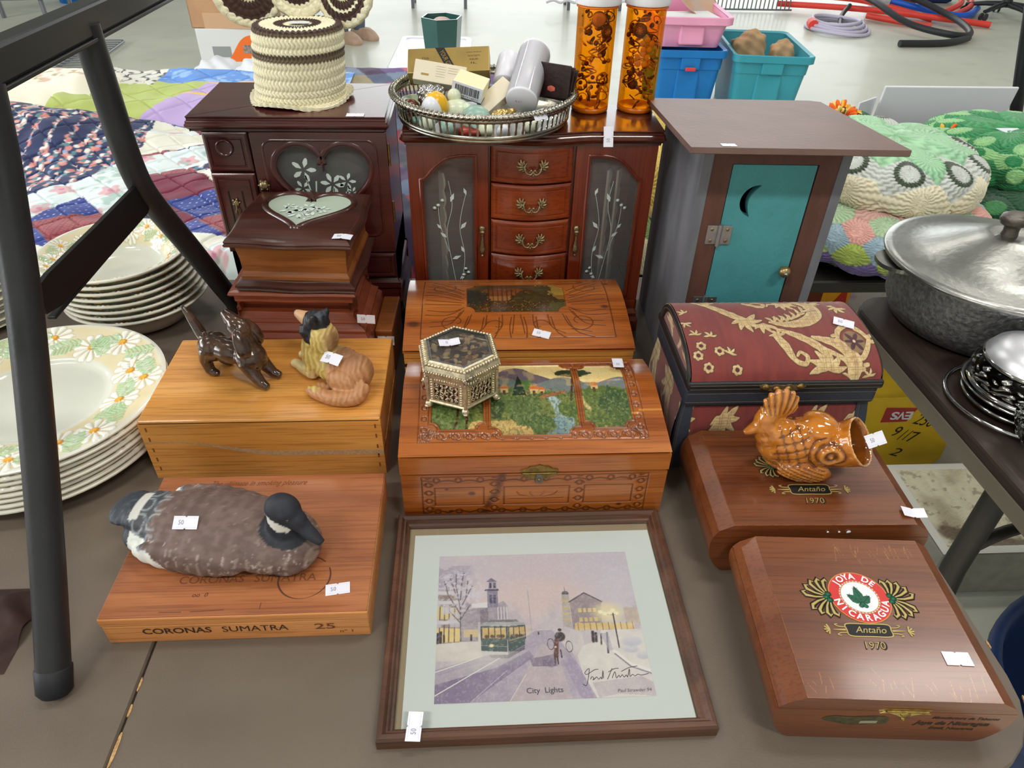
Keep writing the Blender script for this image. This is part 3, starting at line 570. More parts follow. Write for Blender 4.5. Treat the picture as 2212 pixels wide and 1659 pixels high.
q = cottage((X + .009) / .132 * 1.9, (Y - .791) / .069); ins = pic < 0; P.c[ins] = q[ins]
for kx, ky, r in ((-.078, .768, .012), (.15, .87, .006), (.175, .80, .008), (.185, .862, .006)): P.fill(sst(r, r * .3, np.hypot(X - kx, (Y - ky) * 1.6)), (58, 28, 22), .8)
dome_lid(x0, x1, y0, y1, prof, rel, P.c, 'lid', cr, W, 460, 250)
mb = MB(); mb.box(.03, .064, y0 - .0015, y0 + .001, .07, .0745, BRASSD, .001).ball((.045, y0 - .002, .0755), (.005, .003, .004), BRASSD); mb.build('clasp', cr, W, 'dark bronze clasp')
price_tag(cr, W @ T(.086, .7475, .1010) @ RX(12) @ RZ(-20), bend=.0)

# ---------------------------------------------------------------- more helpers
def cut(mb, outer, holes, z0, z1, m, M=None, bevel=0.0):
    """extruded flat shape with holes"""
    cu = bpy.data.curves.new('c', 'CURVE'); cu.dimensions = '2D'; cu.fill_mode = 'BOTH'; cu.extrude = (z1 - z0) / 2 - bevel; cu.bevel_depth = bevel; cu.bevel_resolution = 1
    for pl in [outer] + list(holes):
        sp = cu.splines.new('POLY'); sp.points.add(len(pl) - 1); sp.use_cyclic_u = True
        for q, (x, y) in zip(sp.points, pl): q.co = (x, y, 0, 1)
    o = bpy.data.objects.new('c', cu); COL.objects.link(o); dg = bpy.context.evaluated_depsgraph_get(); me = bpy.data.meshes.new_from_object(o.evaluated_get(dg))
    Q = T(0, 0, (z0 + z1) / 2); Q = M @ Q if M is not None else Q
    mb.add([tuple(v.co) for v in me.vertices], [tuple(p.vertices) for p in me.polygons], m, Q); bpy.data.objects.remove(o); bpy.data.curves.remove(cu); bpy.data.meshes.remove(me); return mb
def pane_mat(name, tint=(255, 255, 255), haze=0.0, refl=1.0):
    """thin glass: clear, with mirror reflections growing toward grazing angles"""
    m = bpy.data.materials.new(name); m.use_nodes = True; nt = m.node_tree; nt.nodes.clear(); N = nt.nodes.new; K = nt.links.new
    o = N('ShaderNodeOutputMaterial'); t = N('ShaderNodeBsdfTransparent'); t.inputs[0].default_value = L4(tint); g = N('ShaderNodeBsdfGlossy'); g.inputs['Roughness'].default_value = 0.02
    f = N('ShaderNodeFresnel'); f.inputs['IOR'].default_value = 1.5; mu = N('ShaderNodeMath'); mu.operation = 'MULTIPLY'; mu.inputs[1].default_value = refl; K(f.outputs[0], mu.inputs[0]); x = N('ShaderNodeMixShader')
    K(mu.outputs[0], x.inputs[0]); K(t.outputs[0], x.inputs[1]); K(g.outputs[0], x.inputs[2]); out = x
    if haze:
        d = N('ShaderNodeBsdfDiffuse'); d.inputs[0].default_value = (.8, .8, .8, 1); y = N('ShaderNodeMixShader'); y.inputs[0].default_value = haze; K(x.outputs[0], y.inputs[1]); K(d.outputs[0], y.inputs[2]); out = y
    K(out.outputs[0], o.inputs[0]); return m
PANE = pane_mat('pane_glass', haze=.02); PANEH = pane_mat('reflection_haze_glass', haze=.11); OGEE = [(.006, -.019), (.006, -.0165), (.003, -.015), (.0005, -.0125), (.0, -.0105), (.002, -.0085), (.002, -.0065), (.0045, -.0048), (.005, -.003), (.0035, -.001), (.0045, 0)]  # PANEH haze: flat grey mixed in to imitate room reflections on the cabinet glass
def frameM(x, y, z, ry=0.0): return T(x, y, z) @ RX(90) @ RZ(ry)
def sheet(mb, pts, m, M, t=0.0):
    if t: mb.prism(ccw(pts), 0, t, m, M)
    else: mb.add([(x, y, 0) for x, y in ccw(pts)], [tuple(range(len(pts)))], m, M)
    return mb

# ---------------------------------------------------------------- left jewelry cabinet with a heart window
CHD = wood('cherry_dark', (56, 18, 18), (72, 26, 24), (86, 34, 30), 0.28, 0.4, 0, 7, bump=.06)
lk = thing('jewelry_cabinet', 'dark cherry jewelry cabinet with a large heart-shaped glass door, under the crocheted hat', 'jewelry cabinet', (-.23, 1.0, 0)); W = WL(lk)
x0, x1, yf, yb = -.345, -.1105, .925, 1.066
mb = MB(); mb.box(x0, x0 + .008, yf + .008, yb, .03, .300, CHD).box(x1 - .008, x1, yf + .008, yb, .03, .300, CHD).box(x0, x1, yb - .006, yb, .03, .300, CHD).box(x0, x1, yf + .008, yb, .03, .13, CHD).box(-.285, -.280, yf + .01, yb, .13, .3, CHD).box(x0, -.283, yf + .002, yb, .13, .3, CHD); mb.build('carcass', lk, W)
mb = MB(); slab(mb, rrect(-.361, -.105, .9135, 1.077, .003, 2), [(d, .319 + z) for d, z in OGEE], CHD); mb.build('top', lk, W)
mb = MB(); slab(mb, rrect(x0 - .006, x1 + .006, yf - .006, yb, .002, 2), [(0, 0), (0, .03), (.003, .038), (.002, .046), (.005, .052), (.005, .066), (.003, .07), (.0035, .078), (.007, .084)], CHD); mb.build('base_moulding', lk, W)
def drawer_front(name, parent, W, x0, x1, z0, z1, y, m, d=.007, groove=.006):
    mb = MB(); o = [(x0, z0), (x1, z0), (x1, z1), (x0, z1)]; mb.loft([[(x, y - dy, z) for x, z in inset(o, q)] for q, dy in ((0, -.001), (0, d - .002), (.0015, d - .0008), (.003, d), (groove, d), (groove + .0008, d - .0012), (groove + .002, d - .0012), (groove + .003, d + .0002))], m, True, True, None, False)
    return mb.build(name, parent, W)
dr = drawer_front('drawer', lk, W, x0 + .002, -.2865, .2475, .2985, yf, CHD)
mb = MB(); mb.lathe([(.0005, .0012), (.0072, .0014), (.0088, .0024), (.0096, .0034), (.0106, .003), (.0112, .0018)], 28, CHD, frameM(-.317, yf - .0072, .2795)); mb.build('round_recess', dr, None, None).matrix_local = I4
p2 = drawer_front('panel', lk, W, x0 + .002, -.2865, .131, .2448, yf, CHD)
mb = MB()
for gx_ in (-.3255, -.3075): mb.box(gx_ - .0009, gx_ + .0009, yf - .0079, yf - .006, .165, .221, BLK)
mb.build('groove', p2, None, 'two dark vertical grooves')
def drop_pull(mb, m, M, s=1.0):
    mb.lathe([(.0035 * s, 0), (.0045 * s, .0015 * s), (.003 * s, .003 * s)], 12, m, M)
    for a in range(5): mb.ball((.0045 * s * math.cos(a * 1.256), .0045 * s * math.sin(a * 1.256) + .001, .001), .0016 * s, m, 8, 6, M)
    mb.tube([(0, -.001 * s, .003 * s), (0, -.006 * s, .004 * s), (-.0025 * s, -.012 * s, .0036 * s), (-.002 * s, -.017 * s, .003 * s), (0, -.0185 * s, .003 * s), (.002 * s, -.017 * s, .003 * s), (.0025 * s, -.012 * s, .0036 * s), (0, -.006 * s, .004 * s)], .0009 * s, 8, m, False, M)
mb = MB(); drop_pull(mb, BRASSD, frameM(-.3175, yf - .0078, .205)); mb.build('pull', p2, None, 'bronze drop pull')
dx0, dx1, dz0, dz1 = -.283, x1, .131, .2985
hp = ccw(heart(-.1965, .228, .122, .108, 60)); o = rrect(dx0, dx1, dz0, dz1, .002, 2)
mb = MB(); cut(mb, o, [hp], 0, .011, CHD, frameM(0, yf + .004, 0), .0008)
rim = [[(x, yf - .0072 - dy, z) for x, z in inset(hp, q)] for q, dy in ((-.0065, 0), (-.005, .0012), (-.002, .0012), (0, -.001))]; mb.loft(rim, CHD, False, True, None, True)
g = rrect(-.2705, -.1235, .155, .2985 - .0085, .014, 8); gg = [[(x, yf - .0072 - dy, z) for x, z in inset(g, q)] for q, dy in ((-.0012, -.001), (0, .0009), (.0014, .001), (.003, -.001))]; mb.loft(gg, CHD, False, True, None, True)
door = mb.build('door', lk, W); mb = MB(); mb.add([(x, yf + .001, z) for x, z in inset(hp, -.002)], [tuple(range(60))], PANEH); mb.build('glass', door, None, 'clear glass heart')
mb = MB()
for (x, z, s, n) in ((-.2235, .2475, .017, 5), (-.188, .228, .016, 6), (-.168, .232, .012, 5), (-.228, .222, .012, 5), (-.163, .216, .009, 6)): flower(mb, x, z, 0, s, ETCH, n, x * 90, frameM(0, yf + .0004, 0))
for (a, b, c, d) in ((-.2235, .24, -.215, .2), (-.21, .232, -.214, .2), (-.188, .222, -.19, .2), (-.168, .226, -.172, .205), (-.2, .215, -.204, .19)): mb.add([(a, yf + .0004, b), (a + .002, yf + .0004, b), (c + .0015, yf + .0004, d), (c, yf + .0004, d)], [(0, 1, 2, 3)], ETCH)
mb.build('etched_flowers', door, None, 'frosted flowers etched on the glass')
mb = MB(); mb.lathe([(.0035, 0), (.003, .002), (.0065, .003), (.007, .005), (.005, .008), (.002, .0092)], 6, BRASSD, frameM(-.2752, yf - .0075, .2315))
for a in range(6): mb.ball((.0062 * math.cos(a * PI / 3), .0062 * math.sin(a * PI / 3), .005), .0018, BRASSD, 8, 6, frameM(-.2752, yf - .0075, .2315))
mb.build('knob', door, None, 'bronze flower knob')
for z in (.269, .19):
    mb = MB(); mb.tube([(x1 + .0018, yf - .002, z - .0135), (x1 + .0018, yf - .002, z + .0135)], .0017, 8, BRASS)
    for k in (-.0142, -.0045, .0045, .0142): mb.tube([(x1 + .0018, yf - .002, z + k - .0006), (x1 + .0018, yf - .002, z + k + .0006)], .0021, 8, BRASS)
    mb.build('hinge', lk, W, 'brass barrel hinge')
drawer_front('drawer', lk, W, dx0, x1 - .001, .089, .128, yf, CHD)
price_tag(lk, W @ T(-.147, .9245, .3194), ink=False)

# ---------------------------------------------------------------- middle jewelry cabinet with drawers and glazed doors
CHR = wood('cherry_red', (100, 36, 14), (128, 52, 20), (148, 66, 28), 0.26, 0.45, 0, 6, bump=.05); CHR2 = wood('cherry_red_upright', (92, 30, 14), (116, 42, 19), (134, 54, 25), 0.26, 0.45, 2, 6, bump=.05)
CHT = wood('cherry_top', (64, 26, 18), (78, 34, 22), (90, 42, 28), 0.2, 0.5, 0, 7, bump=.05); WHP = mat('white_plush', (226, 220, 208), 0.9); FELT2 = mat('grey_green_felt', (176, 186, 174), 0.9)
mk = thing('jewelry_cabinet', 'red cherry jewelry cabinet with a row of bow-front drawers between two arched glass doors', 'jewelry cabinet', (.081, .97, 0)); W = WL(mk)
x0, x1, yf, yb = -.084, .246, .918, 1.03; xa, xb = .0225, .1375
mb = MB(); mb.box(x0, x0 + .007, yf + .008, yb - .003, .02, .288, CHR2).box(x1 - .007, x1, yf + .008, yb - .003, .02, .288, CHR2).box(x0, x1, yb - .008, yb - .003, .02, .288, CHR).box(x0, x1, yf + .006, yb - .003, .02, .05, CHR)
mb.box(xa - .002, xa + .002, yf + .003, yb - .006, .05, .288, CHR2).box(xb - .002, xb + .002, yf + .003, yb - .006, .05, .288, CHR2).box(xa, xb, yf + .01, yb - .006, .05, .288, BLK); mb.build('carcass', mk, W)
for a_, b_ in ((x0 + .008, xa - .003), (xb + .003, x1 - .008)): MB().box(a_, b_, yf + .008, yb - .009, .05, .052, FELT2).build('felt_lining', mk, W, 'grey-green felt floor behind the glass')
def bowx(x): t = min(max((x - .002) / .157, 0), 1); return .012 * math.sin(PI * t) ** 1.5
tp = [(x, .9052 - bowx(x)) for x in np.linspace(-.0885, .2515, 26)]; tp = [(-.0925, .911)] + tp + [(.2555, .911), (.2565, 1.026), (.252, 1.0305), (-.088, 1.0305), (-.093, 1.026)]
mb = MB(); slab(mb, tp, [(d, .3055 + z) for d, z in OGEE], CHT); mb.build('top', mk, W)
mb = MB(); slab(mb, rrect(x0 - .006, x1 + .006, yf - .014, yb, .003, 2), [(0, 0), (0, .018), (.004, .024), (.003, .03), (.008, .036), (.008, .05)], CHR); mb.build('base_moulding', mk, W)
def bail(parent, x, y, z, s=1.0):
    mb = MB(); M = frameM(x, y, z)
    for sg in (-1, 1):
        for k, (lx, lz, a, l) in enumerate(((.0165, .004, 62, .0075), (.0175, .0025, 40, .0085), (.0175, 0, 12, .008), (.0165, -.002, -22, .0065), (.0145, .004, 85, .006), (.0135, -.003, -50, .005))):
            ex, ez = lx + l * math.cos(R(a)) - .004, lz + l * math.sin(R(a)); mb.tube([(sg * (lx - .005), lz * .6, .0012), (sg * (lx + ex) / 2, (lz + ez) / 2, .0022), (sg * ex, ez, .001)], [.0012, .0019, .0004], 8, BRASSD, True, M, flat=.6)
        mb.ball((sg * .0115, -.004, .002), .0017, BRASSD, 8, 6, M); mb.ball((sg * .013, .001, .0025), .0019, BRASSD, 8, 6, M)
        mb.tube(curve([(sg * .0085, .0065, .003), (sg * .011, .001, .005), (sg * .0085, -.0055, .0068), (sg * .003, -.0075, .0068), (sg * .0006, -.004, .006), (sg * .0026, -.0022, .0058), (sg * .0045, -.004, .006)], 5), .00115, 8, BRASSD, True, M); mb.ball((sg * .0026, -.0022, .006), .0018, BRASSD, 8, 6, M)
    mb.ball((0, -.0085, .0062), .0014, BRASSD, 8, 6, M); return mb.build('handle', parent, None, 'bronze leaf handle')
for i in range(5):
    z1, z0 = .2872 - .0523 * i, .2372 - .0523 * i
    if z0 < .05: z0 = .05
    xs = np.linspace(xa + .003, xb - .003, 15); yy = lambda x, d: yf - .004 - d - .012 * math.sin(PI * (x - xa) / (xb - xa))
    lp_ = lambda q, d: [(x, yy(x, d), z0 + q) for x in xs[:1] + q for x in ()] 
    def dl(q, d):
        X_ = np.linspace(xa + .003 + q, xb - .003 - q, 15); return [(x, yy(x, d), z0 + q) for x in X_] + [(x, yy(x, d), z1 - q) for x in X_[::-1]]
    mb = MB(); prs = ((0, -.006), (0, .0), (.0012, .0012), (.003, .0018), (.0062, .0018), (.0068, .0008), (.0078, .0008), (.0086, .0018))
    mb.loft([dl(q, d) for q, d in prs], CHR, False, True, None, False); a = dl(*prs[-1]); n = len(a) // 2
    mb.add(a, [(k, k + 1, 2 * n - 2 - k, 2 * n - 1 - k) for k in range(n - 1)], CHR); d = mb.build('drawer', mk, W); bail(d, (xa + xb) / 2, yf - .0185, (z0 + z1) / 2 - .001)
def arch(flip):
    a = [(-.0665, .06), (-.0665, .2372), (-.0612, .2395), (-.0573, .2435)] + curve([(-.0573, .2435), (-.0445, .2575), (-.0322, .2655), (-.0185, .2688), (-.0065, .2696), (.003, .2692)], 5)[1:] + [(.003, .06)]
    return ccw([(.161 - x, z) for x, z in a] if flip else a)
for fl in (False, True):
    dx0, dx1 = (x0, xa - .0015) if not fl else (xb + .0015, x1); mb = MB(); cut(mb, rrect(dx0, dx1, .05, .287, .002, 2), [arch(fl)], 0, .0105, CHR2, frameM(0, yf + .006, 0), .0008)
    ah = arch(fl); mb.loft([[(x, yf - .0045 - dy, z) for x, z in inset(ah, q)] for q, dy in ((-.0045, -.0005), (-.0035, .0012), (-.0015, .0014), (0, -.002))], CHR2, False, True, None, True); d = mb.build('door', mk, W)
    mb = MB(); mb.add([(x, yf + .002, z) for x, z in inset(ah, -.002)], [tuple(range(len(ah)))], PANEH); mb.build('glass', d, None, 'clear etched glass pane')
    mb = MB(); sx = (lambda x: .161 - x) if fl else (lambda x: x); M = frameM(0, yf + .0012, 0)
    for st in ([(-.022, .06), (-.03, .11), (-.036, .16), (-.028, .2), (-.032, .235)], [(-.02, .06), (-.012, .12), (-.018, .17), (-.008, .22)], [(-.034, .13), (-.045, .17), (-.047, .2)]):
        c = curve([(sx(a), b) for a, b in st], 8); mb.tube([(a, b, 0) for a, b in c], .0004, 5, ETCH, True, M, flat=.3)
    for (a, b, s, r) in ((-.03, .118, .014, .4), (-.037, .152, .012, 2.4), (-.03, .205, .014, 1.2), (-.012, .128, .012, 2.0), (-.017, .165, .014, .9), (-.008, .215, .011, 1.9), (-.044, .165, .010, 2.2), (-.02, .085, .012, .7)):
        p = lambda t, w: (sx(a) + s * (t * math.cos(r) - w * math.sin(r)) * (-1 if fl else 1), b + s * (t * math.sin(r) + w * math.cos(r)), 0); mb.add([p(0, 0), p(.45, -.2), p(1, 0), p(.45, .2)], [(0, 1, 2, 3)], ETCH, M)
    for (a, b) in ((-.047, .2), (-.041, .207), (-.052, .196), (-.014, .092), (-.007, .096), (-.011, .102)): mb.lathe([(.0001, 0), (.0029, .0001), (.0001, .0002)], 10, ETCH, M @ T(sx(a), b, 0))
    mb.build('etched_vine', d, None, 'frosted vine and berries etched on the pane')
    px_ = .0133 if not fl else .1462; mb = MB(); M = frameM(px_, yf - .0045, .168)
    mb.lathe([(.0045, 0), (.0052, .001), (.004, .0028), (.0025, .0035)], 12, BRASSD, M); mb.tube([(0, .0, .004), (0, -.0075, .0046)], .0024, 8, BRASSD, True, M); mb.ball((0, -.003, .005), (.0042, .003, .003), BRASSD, 10, 6, M)
    mb.tube([(0, -.009, .004), (0, -.0145, .004), (0, -.021, .004), (0, -.029, .004), (0, -.0345, .004), (0, -.037, .004)], [.0012, .0017, .0024, .0046, .0034, .001], 10, BRASSD, True, M, flat=.55); mb.ball((0, -.0395, .004), .002, BRASSD, 8, 6, M); mb.build('pull', d, None, 'bronze teardrop pull')
# white scalloped necklace wings inside
for px_, sgn in ((-.046, 1), (.193, -1), (.207, -1)):
    o = [(0, .055)] + [(.008 + .004 * abs(math.sin(k * PI / 7)), .055 + .178 * k / 49) for k in range(50)] + [(0, .233)]
    mb = MB(); mb.prism(ccw([(x * 1.4, z) for x, z in o]), -.0015, .0015, WHP, T(px_, yf + .045, 0) @ RZ(-62 * sgn) @ RX(90)); mb.build('necklace_wing', mk, W, 'white scalloped necklace hanger inside')
price_tag(mk, W @ T(.176, .9015, .3008) @ RX(64) @ RZ(90), w=.025)

# ---------------------------------------------------------------- model outhouse
GRY = mat('grey_blue_paint', (104, 106, 114), 0.75, c2=(134, 136, 142), scale=26, bump=.5, bscale=120, stretch=(1, 1, .25), lo=.4, hi=.75); BRN = mat('brown_paint', (92, 60, 50), 0.65, var=.12, scale=60, bump=.25, bscale=160, stretch=(1, 1, .3))
TEAL = mat('teal_paint', (72, 146, 152), 0.6, var=.08, scale=16, bump=.2, bscale=260); RFB = mat('roof_brown_paint', (112, 88, 82), 0.5, var=.07, scale=22, bump=.15, bscale=160); ZINC = mat('zinc_plate', (168, 170, 174), 0.35, metal=.85, var=.1, scale=90); GOLDK = mat('dull_gold', (176, 150, 104), .35, metal=.8, var=.15, scale=200)
oh = thing('model_outhouse', 'wooden model outhouse with a teal door and cut-out crescent moon', 'model house', (.354, .785, 0), -2.0)
hw, dp = .0865, .212
for s in (-1, 1):
    mb = MB(); a, b = sorted((s * hw, s * (hw - .0115))); pl = [(0, 0), (dp, 0), (dp, .311), (0, .330)]
    mb.loft([[(x, y, z) for y, z in pl] for x in (a, b)], GRY, True, True, None, False); mb.build('side_wall', oh, None, 'grey painted side board')
mb = MB(); mb.box(-hw + .0115, hw - .0115, dp - .01, dp, 0, .311, GRY); mb.build('back_wall', oh); MB().box(-hw + .012, hw - .012, .012, dp - .011, 0, .01, BLK).build('floor_board', oh)
dl_, dr_, dt, db = -.051, .051, .308, .012
mb = MB(); cut(mb, [(-hw + .0117, 0), (hw - .0117, 0), (hw - .0117, .3275), (-hw + .0117, .3275)], [[(dl_, db), (dr_, db), (dr_, dt), (dl_, dt)]], 0, .0115, BRN, frameM(0, .0125, 0)); mb.build('front_frame', oh)
def crescent(cx, cy, r, rot, n=20):
    o = [(r * math.cos(R(95 + 170 * k / n)), r * math.sin(R(95 + 170 * k / n))) for k in range(n + 1)]; a, b = o[-1], o[0]
    i = [(.0 + (b[0]) + (-.40 * r) * math.sin(PI * k / n) + (a[0] - b[0]) * (1 - k / n), a[1] + (b[1] - a[1]) * k / n) for k in range(1, n)]
    c, s = math.cos(R(rot)), math.sin(R(rot)); return [(cx + x * c - y * s, cy + x * s + y * c) for x, y in o + i]
mb = MB(); cut(mb, [(dl_ + .0012, db + .001), (dr_ - .0016, db + .001), (dr_ - .0016, dt - .001), (dl_ + .0012, dt - .001)], [crescent(-.012, .262, .0205, -10)], 0, .011, TEAL, frameM(0, .0128, 0)); dn = mb.build('door', oh)
mb = MB(); mb.lathe([(.003, 0), (.003, .005), (.006, .0065), (.0078, .009), (.0074, .013), (.005, .0155), (.0025, .0162)], 8, GOLDK, frameM(.0415, .0018, .173)); mb.ball((0, 0, .0162), .0026, ZINC, 8, 6, frameM(.0415, .0018, .173)); mb.build('knob', dn, None, 'dull gold faceted knob')
for z in (.2185, .118):
    h = MB(); h.box(-.0155, -.0022, 0, .0012, -.0125, .0125, ZINC, .0003, T(dl_ + .001, -.0002, z)).box(.0022, .0155, 0, .0012, -.0125, .0125, ZINC, .0003, T(dl_ + .001, -.0002, z)).tube([(dl_ + .001, -.0012, z - .0142), (dl_ + .001, -.0012, z + .0142)], .0028, 10, ZINC)
    ho = h.build('hinge', oh, None, 'zinc butt hinge')
    for sx_ in (-.0095, .0095):
        for sz in (-.0075, .0075): MB().lathe([(.0021, 0), (.0021, .0006), (.0012, .0009)], 10, BRASSD, frameM(dl_ + .001 + sx_, -.0002, z + sz)).build('screw', ho)
sl = math.atan2(.018, dp); Mr = T(0, 0, .3325) @ Matrix.Rotation(-sl, 4, 'X')
ro = [(-.116, -.047), (.1245, -.047), (.124, .208), (.110, .216), (-.1165, .216), (-.1165, -.043)]
mb = MB(); mb.prism(ro, 0, .0065, RFB, Mr); mb.prism(inset(ro, .0004), -.0006, .0001, BRN, Mr); rf = mb.build('roof', oh); price_tag(oh, Mr @ T(-.073, -.037, .0067), w=.016, h=.011, ink=False)

# ---------------------------------------------------------------- brocade chest
GOLDT = lin((206, 180, 132)); NAVY = mat('navy_leather', (44, 50, 62), 0.5, var=.1, scale=70, bump=.2, bscale=400); BLKL = mat('black_leather', (26, 26, 28), 0.42, bump=.2, bscale=400); THR = mat('thread_tan', (92, 82, 68), .8)
BROC = mat('brocade', (112, 40, 36), 0.75, attr=True, sheen=.3, bump=.25, bscale=900)
def brocade(A, B, lid=True):
    """deep red woven silk with raised gold acanthus scrolls, blossoms and a medallion"""
    n = fbm(A * 30, B * 4, 2); p = Paint(A.shape); p.fill(np.ones(A.shape), mixc((104, 34, 32), (130, 50, 44), n)); x = A * 1550; y = B * 900; wv = (np.sin(x * .42) * np.sin(y * .55))
    bump = .0002 * np.sin(x * .09 + 3 * fbm(A * 8, B * 2, 3))
    S = []
    def st(pts, ws): c = curve([(a, b) for a, b in pts], 6); w = list(np.interp(np.linspace(0, 1, len(c)), np.linspace(0, 1, len(ws)), ws)); S.append(dpoly(x, y, c, w))
    def leaf(cx, cy, s, rot, n=5, span=150):
        for k in range(n):
            a = R(rot - span / 2 + span * k / (n - 1)); l = s * (1 - .25 * abs(k - (n - 1) / 2) / n); st([(cx, cy), (cx + l * .55 * math.cos(a), cy + l * .55 * math.sin(a)), (cx + l * math.cos(a + .15), cy + l * math.sin(a + .15))], [s * .08, s * .17, s * .03])
    if lid:
        st([(190, 900), (300, 820), (470, 660), (560, 600)], [10, 30, 42, 20]); leaf(560, 590, 150, -70, 6, 200); leaf(700, 540, 120, -95, 4, 120); st([(640, 860), (760, 790), (800, 850), (720, 880), (690, 840)], [26, 22, 16, 10, 8]); leaf(330, 860, 90, 120, 4, 160)
        st([(1090, 880), (1190, 790), (1180, 660), (1060, 560), (900, 530), (760, 560)], [28, 52, 64, 54, 36, 12])
        for k in range(9): t = k / 8; cx, cy = 800 + 380 * t ** .9, 540 + 260 * t * t; leaf(cx, cy + 20, 95, 95 - 60 * t, 2, 60)
        st([(760, 490), (930, 400), (1060, 300), (1120, 200)], [8, 34, 40, 16]); st([(1060, 380), (1250, 300), (1340, 160), (1330, 10)], [16, 54, 62, 34]); st([(1040, 330), (1150, 240), (1270, 150), (1300, 20)], [6, 20, 22, 10])
        st([(760, 400), (800, 300), (850, 170), (930, 130), (960, 190), (910, 230), (880, 200)], [30, 40, 22, 20, 17, 14, 10]); leaf(780, 400, 90, 100, 4, 150); leaf(1110, 90, 170, 90, 6, 190); leaf(980, 860, 130, -90, 6, 180); leaf(1240, 870, 80, -60, 4, 120); leaf(1420, 760, 90, -120, 5, 200)
        st([(950, 820), (860, 850), (820, 800)], [18, 14, 8])
        for cx, cy in ((1390, 330),):
            st([(cx - 130, cy + 30), (cx - 90, cy + 120), (cx, cy + 175), (cx + 80, cy + 120), (cx + 130, cy + 20)], [16, 24, 24, 24, 16]); st([(cx - 130, cy + 30), (cx - 70, cy - 90), (cx + 10, cy - 160), (cx + 80, cy - 80), (cx + 130, cy + 20)], [16, 22, 22, 22, 16])
            for a, b in ((-150, 60), (-160, 0), (150, 50), (155, -10), (-30, -215), (40, -215), (5, -250)): st([(cx + a - 8, cy + b), (cx + a + 10, cy + b + 4)], [18, 18])
        fl = [(110, 300), (250, 250), (370, 90), (140, 110), (70, 210)]
        for cx, cy in fl:
            for k in range(6): a = k * PI / 3; st([(cx + 26 * math.cos(a), cy + 26 * math.sin(a)), (cx + 32 * math.cos(a + .3), cy + 32 * math.sin(a + .3))], [13, 12])
        for cx, cy, r in ((210, 400, 90), (330, 230, 60), (90, 420, 90), (40, 560, 270), (60, 700, 120), (1450, 30, 100), (1280, 30, 60)): leaf(cx, cy, 62, r, 4, 170)
    else:
        for k in range(-1, 5): o_ = k * 420; st([(o_ + 60, 40), (o_ + 150, 190), (o_ + 250, 330), (o_ + 330, 480)], [14, 46, 48, 12]); leaf(o_ + 320, 420, 150, -70, 6, 190); st([(o_ + 330, 60), (o_ + 300, 200), (o_ + 380, 280)], [16, 24, 8]); leaf(o_ + 150, 120, 110, 100, 5, 180)
    d = np.minimum.reduce(S); g = np.array(lin((214, 190, 140))); n2 = fbm(A * 60, B * 50, 7)
    p.fill(sst(11, 5, d), (78, 44, 26)); p.fill(sst(2, -3, d), mixc((172, 140, 92), (216, 192, 144), n2)); cross = ((np.abs(np.sin(x * .16)) < .17) | (np.abs(np.sin(y * .16)) < .17)) & (d < -8)
    p.fill(cross, (120, 88, 54), .75); p.fill((d < -30) & (n2 > .55), (150, 104, 72), .6)
    if lid:
        for cx, cy in fl: p.fill(sst(24, 14, np.hypot(x - cx, y - cy)), (80, 24, 34))
        m_ = np.hypot(x - 1390, (y - 330) * .75); an = np.arctan2(y - 330, x - 1390); p.fill(sst(88, 80, m_), (128, 100, 66)); p.fill(sst(6, 0, m_ - 52 - 26 * np.cos(an * 6)), (66, 22, 36)); p.fill(sst(14, 8, m_), (210, 180, 150))
    return p.c, .0006 * sst(4, -10, d) + bump
bc = thing('brocade_chest', 'domed treasure chest in red and gold brocade with navy leather edging', 'chest', (.342, .67, 0)); W = WL(bc)
x0, x1 = .2345, .449; lp = [(.5955, .1365), (.601, .147), (.613, .1555), (.63, .162), (.655, .1665), (.685, .168), (.71, .1655), (.728, .156), (.738, .1365)]
c = np.array(curve(lp, 12)); s_ = np.r_[0, np.cumsum(np.hypot(*np.diff(c, axis=0).T))]; s_ /= s_[-1]; u, v = grid(420, 320); yy = np.interp(v, s_, c[:, 0]); zz = np.interp(v, s_, c[:, 1])
col_, rel = brocade(u, v * 1.28); surf('lid_cover', x0 + .001 + (x1 - x0 - .002) * u, yy, zz + rel, col_, BROC, bc, W, label='red and gold brocade over the dome')
for nm, xx, fl in (('left', x0, False), ('right', x1, True)):
    u, v = grid(60, 50); yb_ = .598 + .138 * u; zt_ = np.interp(yb_, c[:, 0], c[:, 1]); col_, rel = brocade(u * .5, v * .4, False); surf('lid_end', np.full(u.shape, xx), yb_, .1365 + (zt_ - .1365) * v, col_, BROC, bc, W)
    sg_ = 1 if fl else -1; ins2 = lambda k: [(.667 + (y - .667) * (1 - k), .1365 + (z - .1365) * (1 - k * 1.6)) for y, z in curve(lp, 6)]; mb = MB(); a_, b_ = ins2(.012), ins2(.16)
    mb.loft([[(xx + sg_ * .0004, y, z) for y, z in a_], [(xx + sg_ * .0022, y, z) for y, z in ins2(.03)], [(xx + sg_ * .0022, y, z) for y, z in ins2(.14)], [(xx + sg_ * .0004, y, z) for y, z in b_]], BLKL, False, False, None, True); mb.build('lid_piping', bc, W, 'black leather edge'); MB().tube([(xx + sg_ * .0024, y, z) for y, z in ins2(.085)], .0004, 5, THR).build('stitching', bc, W)
mb = MB(); mb.box(x0 - .003, x1 + .003, .592, .742, .1265, .1372, BLKL, .0025)
mb.build('lid_band', bc, W, 'black leather band')
for z in (.1292, .134): MB().tube([(x0, .5918, z), (x1, .5918, z)], .0004, 5, THR).build('stitching', bc, W)
